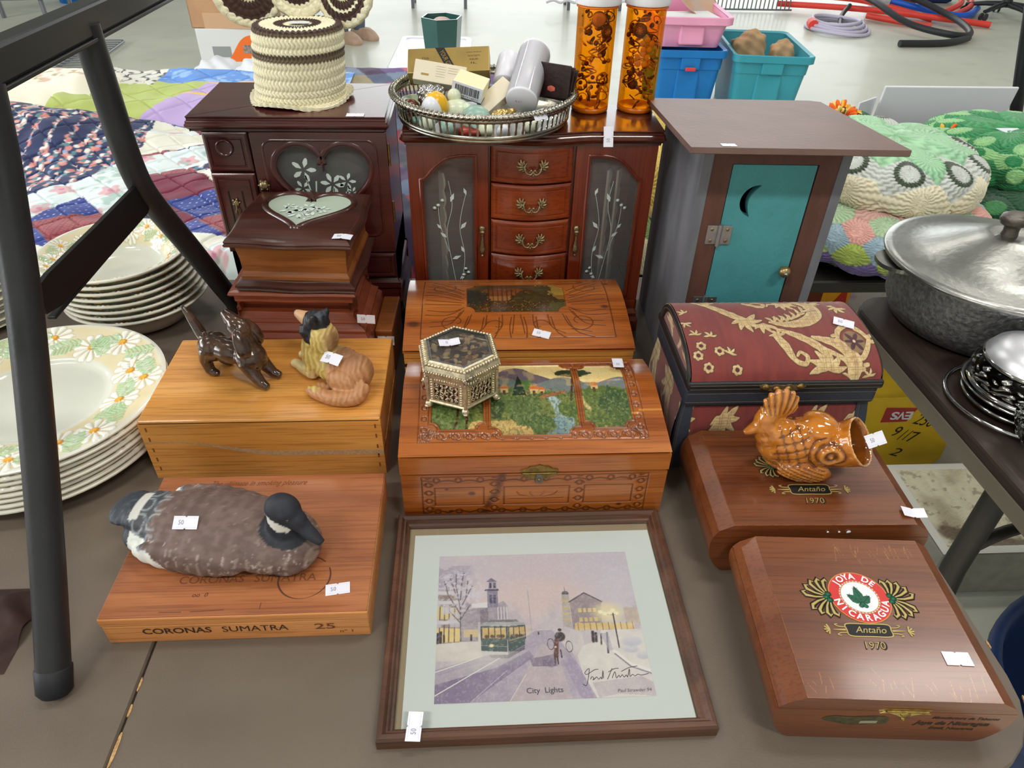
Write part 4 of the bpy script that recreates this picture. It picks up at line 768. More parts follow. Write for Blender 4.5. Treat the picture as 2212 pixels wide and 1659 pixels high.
mb = MB(); pl = curve([(-.026, .001), (-.02, .0045), (-.0145, .0015), (-.008, .0035), (0, .0022), (.008, .0035), (.0145, .0015), (.02, .0045), (.026, .001), (.018, -.0035), (.009, -.0058), (0, -.0045), (-.009, -.0058), (-.018, -.0035)], 4, True); mb.prism(ccw(pl), 0, .0012, BRASSD, frameM(.337, .5918, .1318))
for a, b in ((-.0195, .001), (-.0068, -.0016), (.0065, -.0016), (.0195, .001)): mb.ball((a, b, .0012), (.0042, .0036, .0028), BRASS, 12, 8, frameM(.337, .5918, .1318))
mb.build('clasp', bc, W, 'bronze clasp plate with four studs')
# body: bulging front with leather band and a sunk brocade panel
yfr = lambda z: .6015 - .006 * math.sin(PI * min(max(z / .105, 0), 1)) ; u, v = grid(300, 140); ZZ = .004 + .092 * v; YY = .6045 - .0075 * np.sin(PI * np.clip(ZZ / .1, 0, 1)); col_, rel = brocade(u, v * .55, False)
surf('front_panel', .246 + (.438 - .246) * u, YY - rel + .0004, ZZ, col_, BROC, bc, W, flip=False)
mb = MB(); prof = [(.6045 - .0075 * math.sin(PI * min(z / .1, 1)), z) for z in np.linspace(0, .1, 12)]
mb.loft([[(x, y + .0012, z) for y, z in prof] + [(x, .738, .1), (x, .738, 0)] for x in (x0 + .002, x1 - .002)], NAVY, True, True, None, False); mb.build('body', bc, W)
for s in (0, 1):
    xa_, xb_ = ((x0, .247), (.437, x1))[s]; mb = MB(); w_ = lambda z: .005 * math.sin(PI * min(z / .105, 1)); l = []
    for z in np.linspace(0, .104, 12):
        y = .6045 - .0075 * math.sin(PI * min(z / .1, 1)) - .0012; k = -w_(z) if s == 0 else w_(z); a, b = (xa_ + k, xb_ + k * .3) if s == 0 else (xa_ + k * .3, xb_ + k); l.append([(a, y, z), (b, y, z), (b, y + .006, z), (a, y + .006, z)])
    mb.loft(l, NAVY, True, True, None, False); mb.build('corner_strip', bc, W, 'navy leather corner'); MB().tube([(q[0][0] + .003, q[0][1] - .0002, q[0][2]) for q in l], .0004, 5, THR).build('stitching', bc, W)
    u, v = grid(70, 60); col_, rel = brocade(u * .5, v * .5, False); kk = .006 * np.sin(PI * np.clip(v, 0, 1)); surf('end_panel', np.full(u.shape, (x0 + .0005, x1 - .0005)[s]) + (kk if s else -kk), .606 + .13 * u, .002 + .103 * v, col_, BROC, bc, W)
mb = MB(); mb.box(x0 - .002, x1 + .002, .5965, .738, .103, .126, NAVY, .003); mb.build('body_band', bc, W, 'navy leather band')
for z in (.1075, .1195): MB().tube([(x0, .5963, z), (x1, .5963, z)], .0004, 5, THR).build('stitching', bc, W)
mb = MB(); mb.tube(curve([(.337, .5915, .128), (.338, .588, .118), (.334, .588, .108), (.326, .588, .098), (.318, .589, .088)], 5), .0016, 6, mat('tan_cord', (150, 118, 92), .9, bump=.6, bscale=500)); mb.build('cord', bc, W, 'tan twisted closing cord')
price_tag(bc, W @ T(.424, .661, .1695) @ RX(12) @ RZ(-24), w=.023)
MB().tube([(.379, .683, .1695), (.402, .69, .1693)], .0005, 5, mat('tag_string', (190, 170, 160), .8)).build('tag_string', bc, W)

# ---------------------------------------------------------------- two bulged cigar boxes on the right
JOY = wood('cigar_mahogany', (92, 46, 22), (110, 59, 30), (126, 72, 40), 0.3, 0.35, 0, 6, attr=True, bump=.06); JOYK = wood('cigar_mahogany_plain', (92, 46, 22), (110, 59, 30), (126, 72, 40), 0.3, 0.35, 0, 6, bump=.06); GLDP = mat('gold_print', (176, 156, 96), .4, metal=.3); RED = mat('emblem_red', (200, 46, 44), .45); WHT = mat('emblem_white', (226, 226, 232), .45); GRN = mat('leaf_green', (26, 92, 66), .5); GRN2 = mat('leaf_vein', (14, 58, 42), .5); TAN = mat('emblem_tan', (196, 128, 66), .5); DKP = mat('dark_print', (38, 28, 18), .55)
def cigar(name, label, loc, rz, hw, ht, h, D, scr, seed, cat='cigar box'):
    t = thing(name, label, cat, (*loc, 0), rz); d2 = D / 2; zs = h * .73
    R_ = curve([(ht + .0135, h - .0085), (hw - .001, h * .73), (hw, h * .55), (hw - .004, h * .3), (hw - .012, h * .1), (hw - .02, 0)], 5); prof = lambda: R_
    def section(z0, z1): pts = [(x, z) for x, z in R_ if z0 - 1e-6 <= z <= z1 + 1e-6]; return pts
    up = section(zs + .0004, h); lo = [(x, z) for x, z in R_ if z <= zs - .0003]; lo = [(np.interp(zs - .0003, [p[1] for p in R_][::-1], [p[0] for p in R_][::-1]), zs - .0003)] + lo
    up = up + [(np.interp(zs + .0004, [p[1] for p in R_][::-1], [p[0] for p in R_][::-1]), zs + .0004)]
    pl = [(-x, z) for x, z in lo[::-1]] + lo; pl = pl[::-1] if area2(pl) < 0 else pl
    mb = MB(); mb.loft([[(x, y, z) for x, z in pl] for y in (-d2, d2)], JOYK, True, True, None, False); mb.build('body', t)
    pu = [(-x, z) for x, z in up[::-1]] + [(-ht, h), (ht, h)] ; pu = [(-ht, h - .0003), (ht, h - .0003)] + up + [(-x, z) for x, z in up[::-1]]
    mb = MB(); mb.loft([[(x, y, z) for x, z in pu] for y in (-d2, d2)], JOYK, True, True, None, False); lid = mb.build('lid', t)
    u, v = grid(240, 220, -ht, ht, -d2, d2); P = Paint(u.shape); g = np.random.default_rng(seed)
    for (ax, ay, l, a, w, al, cc) in scr(g): P.fill(sst(w, w * .2, dpoly(u, v, [(ax, ay), (ax + l * math.cos(a), ay + l * math.sin(a))])) * (fbm(u * 900, v * 900, 3) > .36), cc, al)
    ed = np.minimum(ht - np.abs(u), d2 - np.abs(v)); P.fill(sst(.0014, .0002, ed) * (fbm(u * 120, v * 120, seed) > .42), (176, 108, 56), .75)
    surf('lid_top', u, v, np.full(u.shape, h), P.c, JOY, t); return t
def swirl(mb, cx, cy, z, s, m1, m2, mir):
    for k in range(9):
        a = R(-82 + 164 * k / 8); l = s * (1 - .18 * abs(k - 4) / 4); q = lambda r, da: (cx + mir * l * r * math.cos(a + da), cy + l * r * math.sin(a + da), z + .0003); b = R(-20 if k < 4 else 20)
        c = [q(.15, 0), q(.55, 0), q(.88, b * .25), q(1.0, b * .7), q(.88, b * .9)]; mb.tube([(x, y, z + .0001) for x, y, _ in c], [s * .05, s * .09, s * .12, s * .12, s * .07], 6, m2, flat=.05); mb.tube(c, [s * .02, s * .045, s * .065, s * .055, s * .025], 6, m1, flat=.06)
    for k in range(3): mb.lathe([(.0001, 0), (s * .13, .0001), (.0001, .0006)], 10, GRN, T(cx + mir * s * (.02 + .1 * (k == 1)), cy + s * .13 * (k - 1), z + .0004))
def antano(t, cx, cy, z, s, dim=1.0, M=I4):
    mb = MB(); pl = curve([(-.02 * s, .0068 * s), (0, .0072 * s), (.02 * s, .0068 * s), (.0215 * s, 0), (.0195 * s, -.0068 * s), (0, -.0072 * s), (-.0195 * s, -.0068 * s), (-.0215 * s, 0)], 4, True); Q = M @ T(cx, cy, z)
    mb.prism(ccw(pl), 0, .0002, GLDP, Q); mb.prism(ccw(inset(ccw(pl), .0011 * s)), 0, .0003, BLK, Q); mb.build('name_plate', t, None, 'black and gold printed plaque')
    mb = MB(); write(mb, 'Antaño', .0098 * s, GLDP, Q @ T(.001, 0, .0004), shear=.35, sx=1.0); mb.build('lettering', t, None, 'gold script on the plaque')
    for sg in (-1, 1):
        mb = MB(); mb.tube([(sg * .022 * s, 0, .0002), (sg * .034 * s, 0, .0002)], [.0012 * s, .0003], 6, GLDP, True, Q, flat=.1)
        for yy in (-1, 1): mb.tube(curve([(sg * .022 * s, .003 * s * yy, .0002), (sg * .028 * s, .0035 * s * yy, .0002), (sg * .031 * s, .0055 * s * yy, .0002), (sg * .028 * s, .006 * s * yy, .0002)], 4), .0006 * s, 6, GLDP, True, Q, flat=.15)
        for k in range(5): a = R(-70 + 35 * k); mb.tube([(sg * .037 * s, 0, .0002), (sg * (.037 + .0055 * math.cos(a)) * s, .0055 * math.sin(a) * s, .0003)], [.0005, .0011 * s], 6, GLDP, True, Q, flat=.1)
        mb.build('flourish', t, None, 'gold printed flourish')
    mb = MB(); write(mb, '1970', .0115 * s, DKP, M @ T(cx - .001, cy - .0165 * s, z + .0002), shear=.15, bold=.02); write(mb, '1970', .0105 * s, GLDP, M @ T(cx - .0015, cy - .0163 * s, z + .0004), shear=.15, bold=-.01); mb.build('year', t, None, 'faint stamped year')
SCR = lambda g: [(g.uniform(-.07, .07), -.083 + g.uniform(0, .012), .004 + .018 * g.random() ** 2, R(g.uniform(70, 125)), .0006, .8, (206, 136, 74)) for _ in range(26)] + [(g.uniform(-.005, .075), .078 - g.uniform(0, .012), .006 + .02 * g.random() ** 2, R(g.uniform(-110, -70)), .0012, .6, (190, 130, 64)) for _ in range(22)] + [(g.uniform(-.075, .07), g.uniform(-.08, .08), .003 + .008 * g.random(), R(g.uniform(-15, 15)), .0004, .5, (168, 108, 70)) for _ in range(46)]
c1 = cigar('cigar_box', 'scratched brown cigar box at the front, printed JOYA DE NICARAGUA round a red emblem', (.346, .3545), -4.0, .0985, .0785, .063, .165, SCR, 5); z = .0632; ex, ey = -.0013, .0145
ring = lambda r, n=64: [(ex + r * math.cos(2 * PI * k / n), ey + r * math.sin(2 * PI * k / n)) for k in range(n)]
mb = MB(); mb.prism(ring(.0272), z, z + .0002, TAN); em = mb.build('emblem', c1, None, 'round red and white printed emblem'); Q = None
MB().prism(ring(.0262), z + .0001, z + .0003, RED).build('red_ring', em); MB().prism(ring(.0178), z + .0002, z + .0004, TAN).build('inner_border', em); MB().prism(ring(.0160), z + .0003, z + .0005, WHT).build('white_field', em)
for k in range(36): a = 2 * PI * k / 36; MB().lathe([(.0001, 0), (.0008, .0001), (.0001, .0004)], 8, WHT, T(ex + .0171 * math.cos(a), ey + .0171 * math.sin(a), z + .0004)).build('dot', em)
mb = MB()
def ringtext(mb, s, r, a0, a1, size, inward):
    for i, ch in enumerate(s):
        if ch == ' ': continue
        a = R(a0 + (a1 - a0) * i / (len(s) - 1)); write(mb, ch, size, WHT, T(ex + r * math.cos(a), ey + r * math.sin(a), z + .0006) @ Matrix.Rotation(a - PI / 2 if not inward else a + PI / 2, 4, 'Z'), bold=.03)
mb1 = MB(); ringtext(mb1, 'JOYA DE', .0219, 138, 42, .0088, False); mb1.build('lettering', em, None, 'white capitals JOYA DE'); mb1 = MB(); ringtext(mb1, 'NICARAGUA', .0221, 196, 344, .0088, True); mb1.build('lettering', em, None, 'white capitals NICARAGUA')
def lf(mb, x, y, l, w, a, m, zz):
    c, s = math.cos(R(a)), math.sin(R(a)); p = [(0, 0), (.25 * l, .8 * w), (.5 * l, w), (.8 * l, .5 * w), (l, 0), (.8 * l, -.5 * w), (.5 * l, -w), (.25 * l, -.8 * w)]; mb.prism(ccw([(x + c * q - s * r, y + s * q + c * r) for q, r in p]), zz, zz + .0002, m)
    for k in range(1, 5):
        q = l * k / 5; 
        for sg in (-1, 1): mb.tube([(x + c * q, y + s * q, zz + .0002), (x + c * (q + .0015) - s * sg * w * .6, y + s * (q + .0015) + c * sg * w * .6, zz + .0002)], .00018, 5, GRN2, flat=.4)
    mb.tube([(x, y, zz + .0002), (x + c * l * .95, y + s * l * .95, zz + .0002)], .0002, 5, GRN2, flat=.4)
for a, l in ((140, .0145), (42, .0125), (95, .0185)): mb = MB(); lf(mb, ex, ey - .007, l, .0042, a, GRN, z + .0005 + (.0002 if a == 95 else 0)); mb.build('leaf', em, None, 'green tobacco leaf')
mb = MB()
for x, y in ((-.0018, -.0095), (.0022, -.0098), (.0002, -.0075)): mb.lathe([(.0001, 0), (.0022, .0002), (.0014, .0006), (.0001, .0007)], 12, GRN, T(ex + x, ey + y, z + .0007))
mb.build('berry', em, None, 'cluster of green berries')
for mir in (-1, 1): mb = MB(); swirl(mb, ex + mir * .0275, ey - .0008, z, .0235, GLDP, DKP, mir); mb.build('side_ornament', c1, None, 'gold and black printed palmette')
antano(c1, -.0055, -.0195, z, .92)
mb = MB(); M = frameM(.006, -.0827, .050)
mb.prism([(-.02, .001), (.02, .001), (.018, -.002), (-.018, -.002)][::-1], 0, .001, BRASS, M); mb.prism([(-.021, -.0055), (-.014, -.0045), (-.006, -.008), (0, -.0125), (.006, -.008), (.014, -.0045), (.021, -.0055), (.015, -.002), (-.015, -.002)], 0, .001, mat('bright_brass', (214, 192, 112), .3, metal=.8), M); mb.ball((0, -.006, .001), (.0045, .003, .002), BRASS, 10, 6, M).ball((0, -.0125, .001), .002, BRASS, 8, 6, M).tube([(-.017, -.0015, .0012), (.017, -.0015, .0012)], .0011, 8, BRASS, True, M); mb.build('clasp', c1, None, 'small brass clasp')
OLIV = mat('worn_label_ink', (66, 58, 34), .6, var=.4, scale=260)
mb = MB(); sheet(mb, curve([(-.0585, .031), (-.05, .037), (-.035, .036), (-.02, .038), (-.006, .037), (-.004, .027), (-.02, .024), (-.034, .023), (-.045, .026)], 4, True), OLIV, frameM(0, -.0828, 0)); sheet(mb, [(-.026, .026), (-.012, .027), (-.012, .031), (-.026, .030)], mat('label_grey', (140, 132, 112), .6), frameM(0, -.0829, 0)); mb.build('worn_label', c1, None, 'worn olive front label')
mb = MB(); write(mb, 'Manufactura de Tabacos', .0056, DKP, frameM(.058, -.0827, .038), shear=.3, bold=.02); write(mb, 'Joya de Nicaragua', .0084, DKP, frameM(.05, -.0827, .0295), shear=.35, bold=.03); write(mb, 'Estelí, Nicaragua', .0056, DKP, frameM(.052, -.0827, .0215), shear=.3, bold=.02); mb.build('lettering', c1, None, 'dark worn script on the front')
price_tag(c1, T(.0593, -.0445, z + .0002) @ RZ(-1), ink=False)
SC2 = lambda g: [(g.uniform(.035, .088), g.uniform(-.07, .06), .002 + .006 * g.random(), R(g.uniform(-6, 6)), .0004, .35, (176, 140, 130)) for _ in range(60)]
c2 = cigar('cigar_box', 'plain reddish cigar box under the amber fish, lettered Antaño 1970', (.3475, .5185), -1.5, .111, .092, .07, .141, SC2, 8); z2 = .0702
antano(c2, .0008, -.0223, z2, 1.0); mb = MB(); swirl(mb, -.028, .012, z2, .019, GLDP, DKP, -1); mb.build('side_ornament', c2, None, 'gold and black printed palmette')
for k, x in enumerate((.004, .0155, .025)): mb = MB(); mb.lathe([(.0009, 0), (.0012 + .0012 * (k == 2), .0008), (.0006, .001)], 10, WHT, frameM(x, -.0707, .0605)); mb.build('clasp_hole', c2, None, 'pale splintered nail hole')
price_tag(c2, T(.0945, -.056, z2 + .0006) @ RZ(-8), bend=.002, ink=False)

# ---------------------------------------------------------------- framed winter street print
FRW = wood('frame_walnut', (62, 36, 24), (82, 50, 34), (100, 64, 44), 0.4, 0.2, 0, 9); MATB = mat('mount_board', (214, 222, 218), .8); MATE = mat('mount_edge', (150, 134, 104), .8); PRNT = mat('print_paper', (200, 190, 196), .5, attr=True)
pf = thing('framed_print', 'framed print of a snowy street with a tram, titled City Lights', 'picture', (.0577, .4035, 0)); W = WL(pf)
O = (-.0857, .2012, .2805, .5265); pr = [(0, 0), (0, .012), (.0015, .0145), (.005, .0155), (.0075, .0125), (.009, .0125), (.0105, .0085), (.0125, .0075), (.0135, .0055)]
cn = [(O[0], O[2]), (O[1], O[2]), (O[1], O[3]), (O[0], O[3])]; ins_ = lambda d: [(O[0] + d, O[2] + d), (O[1] - d, O[2] + d), (O[1] - d, O[3] - d), (O[0] + d, O[3] - d)]
for k in range(4):
    mb = MB(); a = []
    for d, zq in pr + [(.0135, 0)]: q = ins_(d); a.append((*q[k], zq)); 
    b = []
    for d, zq in pr + [(.0135, 0)]: q = ins_(d); b.append((*q[(k + 1) % 4], zq))
    mb.loft([a, b], FRW, True, True, None, False); mb.build('frame_rail', pf, W)
mb = MB(); mb.box(O[0] + .012, O[1] - .012, O[2] + .012, O[3] - .012, .001, .0035, MATE); mb.build('backing', pf, W); MB().box(-.0665, .1866, .2935, .5035, .0035, .0042, MATB).build('mount', pf, W, 'pale blue-white mount')
u, v = grid(430, 350); n = fbm(u * 7, v * 6, 3); n2 = fbm(u * 26, v * 24, 9); n3 = fbm(u * 70, v * 16, 5); p = Paint(u.shape)
p.fill(np.ones(u.shape), mixc((206, 195, 202), (222, 208, 208), n)); p.fill(sst(.55, 0, np.hypot((u - .52) * .9, v - .72)), (216, 192, 188), .8); p.fill(sst(.8, 1.05, v + .25 * n), (196, 188, 204), .5); p.fill(sst(.5, .2, u + .5 * n) * sst(.55, .8, v), (190, 182, 200), .45); p.fill(sst(.75, .95, u + .2 * n) * (v > .5), (200, 192, 208), .5)
p.fill(sst(.62, .46, v + .14 * (n2 - .5) + .06 * np.sin(u * 30)), mixc((176, 168, 182), (206, 198, 204), n2), .75); p.fill(sst(.12, .02, np.abs(u - .06) - .06 * n2) * (v > .45) * (v < .92) * (n2 > .42), (158, 150, 170), .6); p.fill(sst(.13, .0, np.abs(u - .93)) * (v > .45) * (v < .9) * (n2 > .45), (206, 202, 212), .6)
def q(pts, c, a=1.0): p.fill(inpoly(u, v, pts), mixc(*c, n2) if isinstance(c[0], tuple) else c, a)
def s(pts, w, c, a=1.0): p.fill(sst(w, w * .4, dpoly(u, v, pts)), c, a)
p.fill(v < .43 + .012 * np.sin(u * 14), mixc((190, 180, 190), (222, 214, 210), n3)); p.fill((v < .42) & (v > .25) & (u < .22), mixc((212, 202, 196), (230, 224, 214), n2))
q([(0, .2), (.3, .3), (.48, .43), (.56, .43), (.62, .3), (.7, .12), (.74, 0), (0, 0)], ((168, 156, 176), (190, 178, 192))); q([(0, .16), (.2, .23), (.28, .24), (.18, .12), (0, .02)], ((178, 168, 180), (204, 194, 200))); q([(0, .03), (.0, .11), (.28, .2), (.44, .3), (.46, .26), (.16, 0), (0, 0)], ((124, 108, 140), (160, 146, 172)))
p.fill(sst(.34, .0, v) * sst(.45, 0, u) * (n > .3), (128, 112, 142), .5); q([(.34, 0), (.46, .26), (.5, .34), (.57, .3), (.6, .12), (.62, 0)], ((186, 170, 176), (206, 192, 190)), .7); q([(.5, .26), (.44, .25), (.45, .2), (.56, .2), (.58, .28)], (130, 114, 140), .8); q([(.64, .3), (.72, 0), (.66, 0), (.6, .2)], (160, 146, 178), .6)
q([(.772, .356), (.699, .318), (.666, .258), (.681, .149), (.73, 0), (1, 0), (1, .42), (.8, .42)], ((214, 206, 204), (234, 230, 222))); q([(.83, .02), (.74, .0), (.72, .09), (.95, .12), (1, .08), (1, 0)], ((190, 178, 186), (214, 204, 204)))
for (cx, cy, r) in ((.927, .29, .045), (.979, .245, .04), (.94, .34, .06)): p.fill(sst(r, r * .6, np.hypot(u - cx, (v - cy) * 1.4)), mixc((226, 224, 226), (180, 182, 200), (cy - v) / r * .5 + .5), .9)
s([(.846, .28), (.91, .197), (1.0, .15)], .012, (238, 234, 228)); s([(.846, .262), (.91, .18), (1.0, .133)], .006, (150, 136, 150))
for a, b in (((.215, .274), (0, .185)), ((.312, .269), (0, .045))): s([a, b], .0035, (238, 234, 224))
s([(.417, .152), (.338, .0)], .0025, (220, 212, 210)); s([(.33, .18), (.16, 0)], .002, (204, 194, 204))
q([(0, .72), (.06, .74), (.11, .70), (.112, .37), (0, .36)], ((134, 116, 116), (188, 172, 160))); q([(0, .62), (.1, .6), (.1, .52), (0, .53)], ((214, 192, 128), (232, 214, 152))); q([(0, .47), (.11, .46), (.11, .375), (0, .37)], ((222, 190, 118), (240, 216, 150)))
for x in (.012, .035, .058, .085): s([(x, .37), (x, .62)], .004, (110, 92, 84))
for yv in (.5, .64, .71): p.fill(sst(.018, .008, np.abs(v - yv - .012 * n2)) * (u < .115), (216, 212, 218))
p.fill((u < .2) & (v > .47) & (v < .75) & (n2 > .56), (206, 202, 212), .7)
q([(.112, .37), (.2, .37), (.2, .6), (.15, .64), (.112, .6)], ((150, 138, 150), (190, 180, 188))); q([(.13, .4), (.2, .4), (.2, .45), (.13, .45)], (222, 198, 140), .8)
q([(.17, .5), (.35, .5), (.35, .61), (.328, .645), (.29, .62), (.17, .62)], ((146, 134, 150), (186, 176, 186))); q([(.17, .6), (.29, .6), (.26, .64), (.17, .63)], (226, 222, 226)); 
for x in (.3, .315, .33, .345): s([(x, .505), (x, .6)], .004, (214, 208, 214))
q([(.249, .6), (.303, .6), (.303, .72), (.249, .72)], ((124, 116, 138), (150, 142, 160))); q([(.233, .72), (.31, .72), (.305, .735), (.24, .735)], (86, 80, 104)); q([(.254, .737), (.298, .737), (.296, .79), (.258, .79)], ((150, 142, 158), (176, 168, 180))); q([(.245, .79), (.3, .79), (.285, .806), (.272, .818), (.258, .806)], (120, 114, 134))
for x in (.266, .286): q([(x - .006, .742), (x + .006, .742), (x + .006, .78), (x - .006, .78)], (72, 68, 92)); q([(x - .007, .63), (x + .007, .63), (x + .007, .69), (x - .007, .69)], (84, 80, 104))
q([(.21, .47), (.25, .47), (.25, .6), (.21, .58)], (120, 106, 116), .7); s([(.46, .43), (.455, .72)], .002, (170, 156, 172)); p.fill(sst(.05, 0, np.abs(u - .42)) * (v > .4) * (v < .47), (222, 200, 150), .7)
q([(.214, .472), (.343, .466), (.336, .283), (.213, .304)], ((70, 88, 88), (92, 108, 104))); q([(.343, .466), (.431, .473), (.423, .34), (.342, .283)], ((62, 82, 82), (86, 104, 100))); q([(.22, .46), (.335, .457), (.333, .385), (.22, .39)], ((196, 160, 96), (232, 206, 144))); q([(.35, .455), (.428, .462), (.425, .41), (.35, .392)], ((186, 150, 92), (226, 200, 138)))
for x in (.24, .268, .298, .318, .365, .385, .405): p.fill(sst(.014, .008, np.hypot(u - x, (v - .4) * .9)), (84, 56, 44), .9)
for x in (.214, .25, .28, .31, .34, .372, .4, .428): s([(x, .38), (x, .468)], .0035, (70, 62, 56))
q([(.208, .47), (.433, .47), (.425, .49), (.24, .5), (.212, .484)], ((150, 150, 152), (196, 196, 196))); q([(.245, .497), (.4, .494), (.39, .51), (.26, .513)], (120, 118, 122)); q([(.213, .31), (.338, .296), (.338, .28), (.213, .29)], (204, 202, 200)); s([(.215, .345), (.34, .33)], .003, (150, 160, 150)); s([(.35, .37), (.425, .395)], .006, (150, 148, 110)); q([(.25, .28), (.34, .28), (.42, .335), (.42, .31), (.34, .255), (.26, .262)], (84, 74, 96), .85); p.fill(sst(.014, .006, np.hypot(u - .263, v - .34)), (252, 236, 176))
p.fill(sst(.2, 0, np.hypot((u - .24) * .8, (v - .28) * 1.6)) * (v < .3), (226, 222, 214), .5)
tr = [[(.116, .376), (.113, .6)], [(.113, .56), (.05, .7), (.03, .8)], [(.113, .6), (.09, .76), (.09, .87)], [(.113, .6), (.15, .7), (.172, .76)], [(.113, .66), (.12, .8), (.13, .86)], [(.09, .7), (.06, .82)], [(.14, .68), (.15, .8)], [(.113, .52), (.16, .62)], [(.113, .5), (.06, .58)]]
for t_ in tr: s(t_, .0045, (104, 90, 100), .9)
p.fill(sst(.17, .1, np.hypot((u - .1), (v - .72) * .8)) * (fbm(u * 60, v * 60, 6) > .56), (216, 210, 222), .7)
q([(.615, .448), (.658, .446), (.664, .677), (.628, .679)], ((164, 150, 152), (198, 186, 176))); p.fill(sst(.02, .016, np.hypot(u - .646, (v - .682) * .8)) * (v > .678), (84, 88, 104)); s([(.645, .7), (.645, .73)], .002, (90, 90, 100))
for yv in (.5, .54, .58, .63): p.fill(sst(.008, .004, np.abs(v - yv)) * (u > .618) * (u < .662), (214, 184, 118), .8)
q([(.663, .43), (.663, .625), (.742, .686), (.824, .618), (.804, .423)], ((140, 124, 132), (170, 156, 160))); s([(.66, .622), (.742, .686), (.826, .618)], .006, (92, 80, 90)); 
for x in (.70, .725, .75, .775): q([(x, .545), (x + .016, .545), (x + .016, .575), (x, .575)], (224, 198, 128)); q([(x, .48), (x + .016, .48), (x + .016, .51), (x, .51)], (216, 188, 120))
p.fill(sst(.11, .03, np.hypot(u - .85, (v - .54) * 1.1)), (242, 226, 170), .75); q([(.677, .474), (.966, .462), (.966, .42), (.671, .426)], ((214, 176, 104), (244, 218, 150)), .9); q([(.93, .46), (1, .46), (1, .57), (.93, .575)], ((178, 164, 168), (216, 196, 150)), .8)
for x in np.arange(.69, .96, .03): s([(x, .422), (x, .47)], .003, (120, 92, 76), .8)
s([(.872, .53), (.872, .3)], .005, (66, 60, 70)); s([(.83, .53), (.872, .52), (.89, .53)], .003, (90, 80, 84))
for x, y in ((.811, .544), (.832, .532), (.856, .535), (.874, .553), (.889, .533)): p.fill(sst(.016, .009, np.hypot(u - x, v - y)), (250, 242, 204))
for pts, w in (([(.756, .41), (.752, .345)], .011), ([(.77, .4), (.767, .345)], .010), ([(.004, .43), (.005, .37)], .009), ([(.02, .44), (.02, .37)], .009), ([(.035, .42), (.036, .375)], .007), ([(.166, .415), (.166, .38)], .007), ([(.492, .42), (.492, .405)], .005)): s(pts, w, (54, 44, 52))
for pts, w in (([(.825, .4), (.815, .27)], .007), ([(.795, .395), (.789, .325)], .006)): s(pts, w, (74, 66, 78))
q([(.79, .4), (.83, .4), (.84, .29), (.82, .28)], (176, 170, 190), .6)
p.fill(sst(.03, .022, np.hypot((u - .594) * 1.0, (v - .385) * .8)), (58, 42, 44)); p.fill(sst(.012, .008, np.hypot(u - .596, v - .43)), (64, 46, 44)); s([(.575, .36), (.57, .30), (.566, .26)], .016, (104, 60, 40)); s([(.572, .27), (.572, .21)], .005, (70, 42, 34)); s([(.59, .3), (.592, .25)], .005, (70, 42, 34)); s([(.56, .28), (.558, .205)], .005, (84, 50, 36)); p.fill(sst(.008, .004, np.hypot(u - .567, v - .318)), (222, 206, 190))
for cx, cy in ((.546, .338), (.633, .318)): p.fill(sst(.004, .002, np.abs(np.hypot((u - cx) * 2.2, (v - cy)) - .035)), (70, 50, 46))
q([(.5, .24), (.56, .235), (.57, .2), (.54, .19), (.5, .2)], (112, 96, 122), .6); p.fill((fbm(u * 120, v * 90, 11) > .6), (236, 230, 232), .13)
surf('print', -.0395 + .196 * u, .3152 + .1592 * v, np.full(u.shape, .0046), p.c, PRNT, pf, W, label='printed snowy street scene')
SIG = mat('signature_ink', (76, 72, 84), .6); U = lambda a, b: (-.0395 + .196 * a, .3152 + .1592 * b, .0048)
mb = MB(); write(mb, 'City  Lights', .0072, SIG, W @ I4 @ T(-.0395 + .196 * .498, .3152 + .1592 * .054, .0048) if False else T(*U(.498, .054)), bold=.01); mb.build('title', pf, W, 'printed title City Lights')
mb = MB(); write(mb, 'Paul Strawder 94', .0044, SIG, T(*U(.904, .036)), shear=.25); mb.build('caption', pf, W, 'small printed artist caption')
sg = [[(.674, .083), (.69, .075), (.705, .13), (.712, .175), (.69, .15), (.7, .14), (.735, .165), (.755, .168)], [(.712, .11), (.72, .125), (.728, .115), (.722, .105), (.732, .112), (.742, .122), (.75, .108), (.76, .12), (.765, .11), (.775, .16), (.772, .112)], [(.79, .105), (.81, .15), (.82, .172)], [(.8, .15), (.83, .168), (.85, .17)], [(.812, .112), (.83, .15), (.832, .112), (.846, .128), (.85, .115), (.862, .13), (.868, .115), (.88, .128), (.885, .116), (.9, .165), (.896, .118), (.91, .13), (.92, .12), (.935, .13), (.95, .124), (.985, .132)], [(.86, .15), (.9, .172), (.94, .18)]]
for k_, l in enumerate(sg): MB().tube([U(a, b) for a, b in curve(l, 5)], .00032, 5, SIG, flat=.4).build('signature', pf, W, 'pencilled signature stroke')
mb = MB(); mb.add([(O[0] + .0125, O[2] + .0125, .006), (O[1] - .0125, O[2] + .0125, .006), (O[1] - .0125, O[3] - .0125, .006), (O[0] + .0125, O[3] - .0125, .006)], [(0, 1, 2, 3)], PANE); mb.build('glass', pf, W)
price_tag(pf, W @ T(-.0543, .2905, .0164) @ RX(-1) @ RZ(86), w=.025)

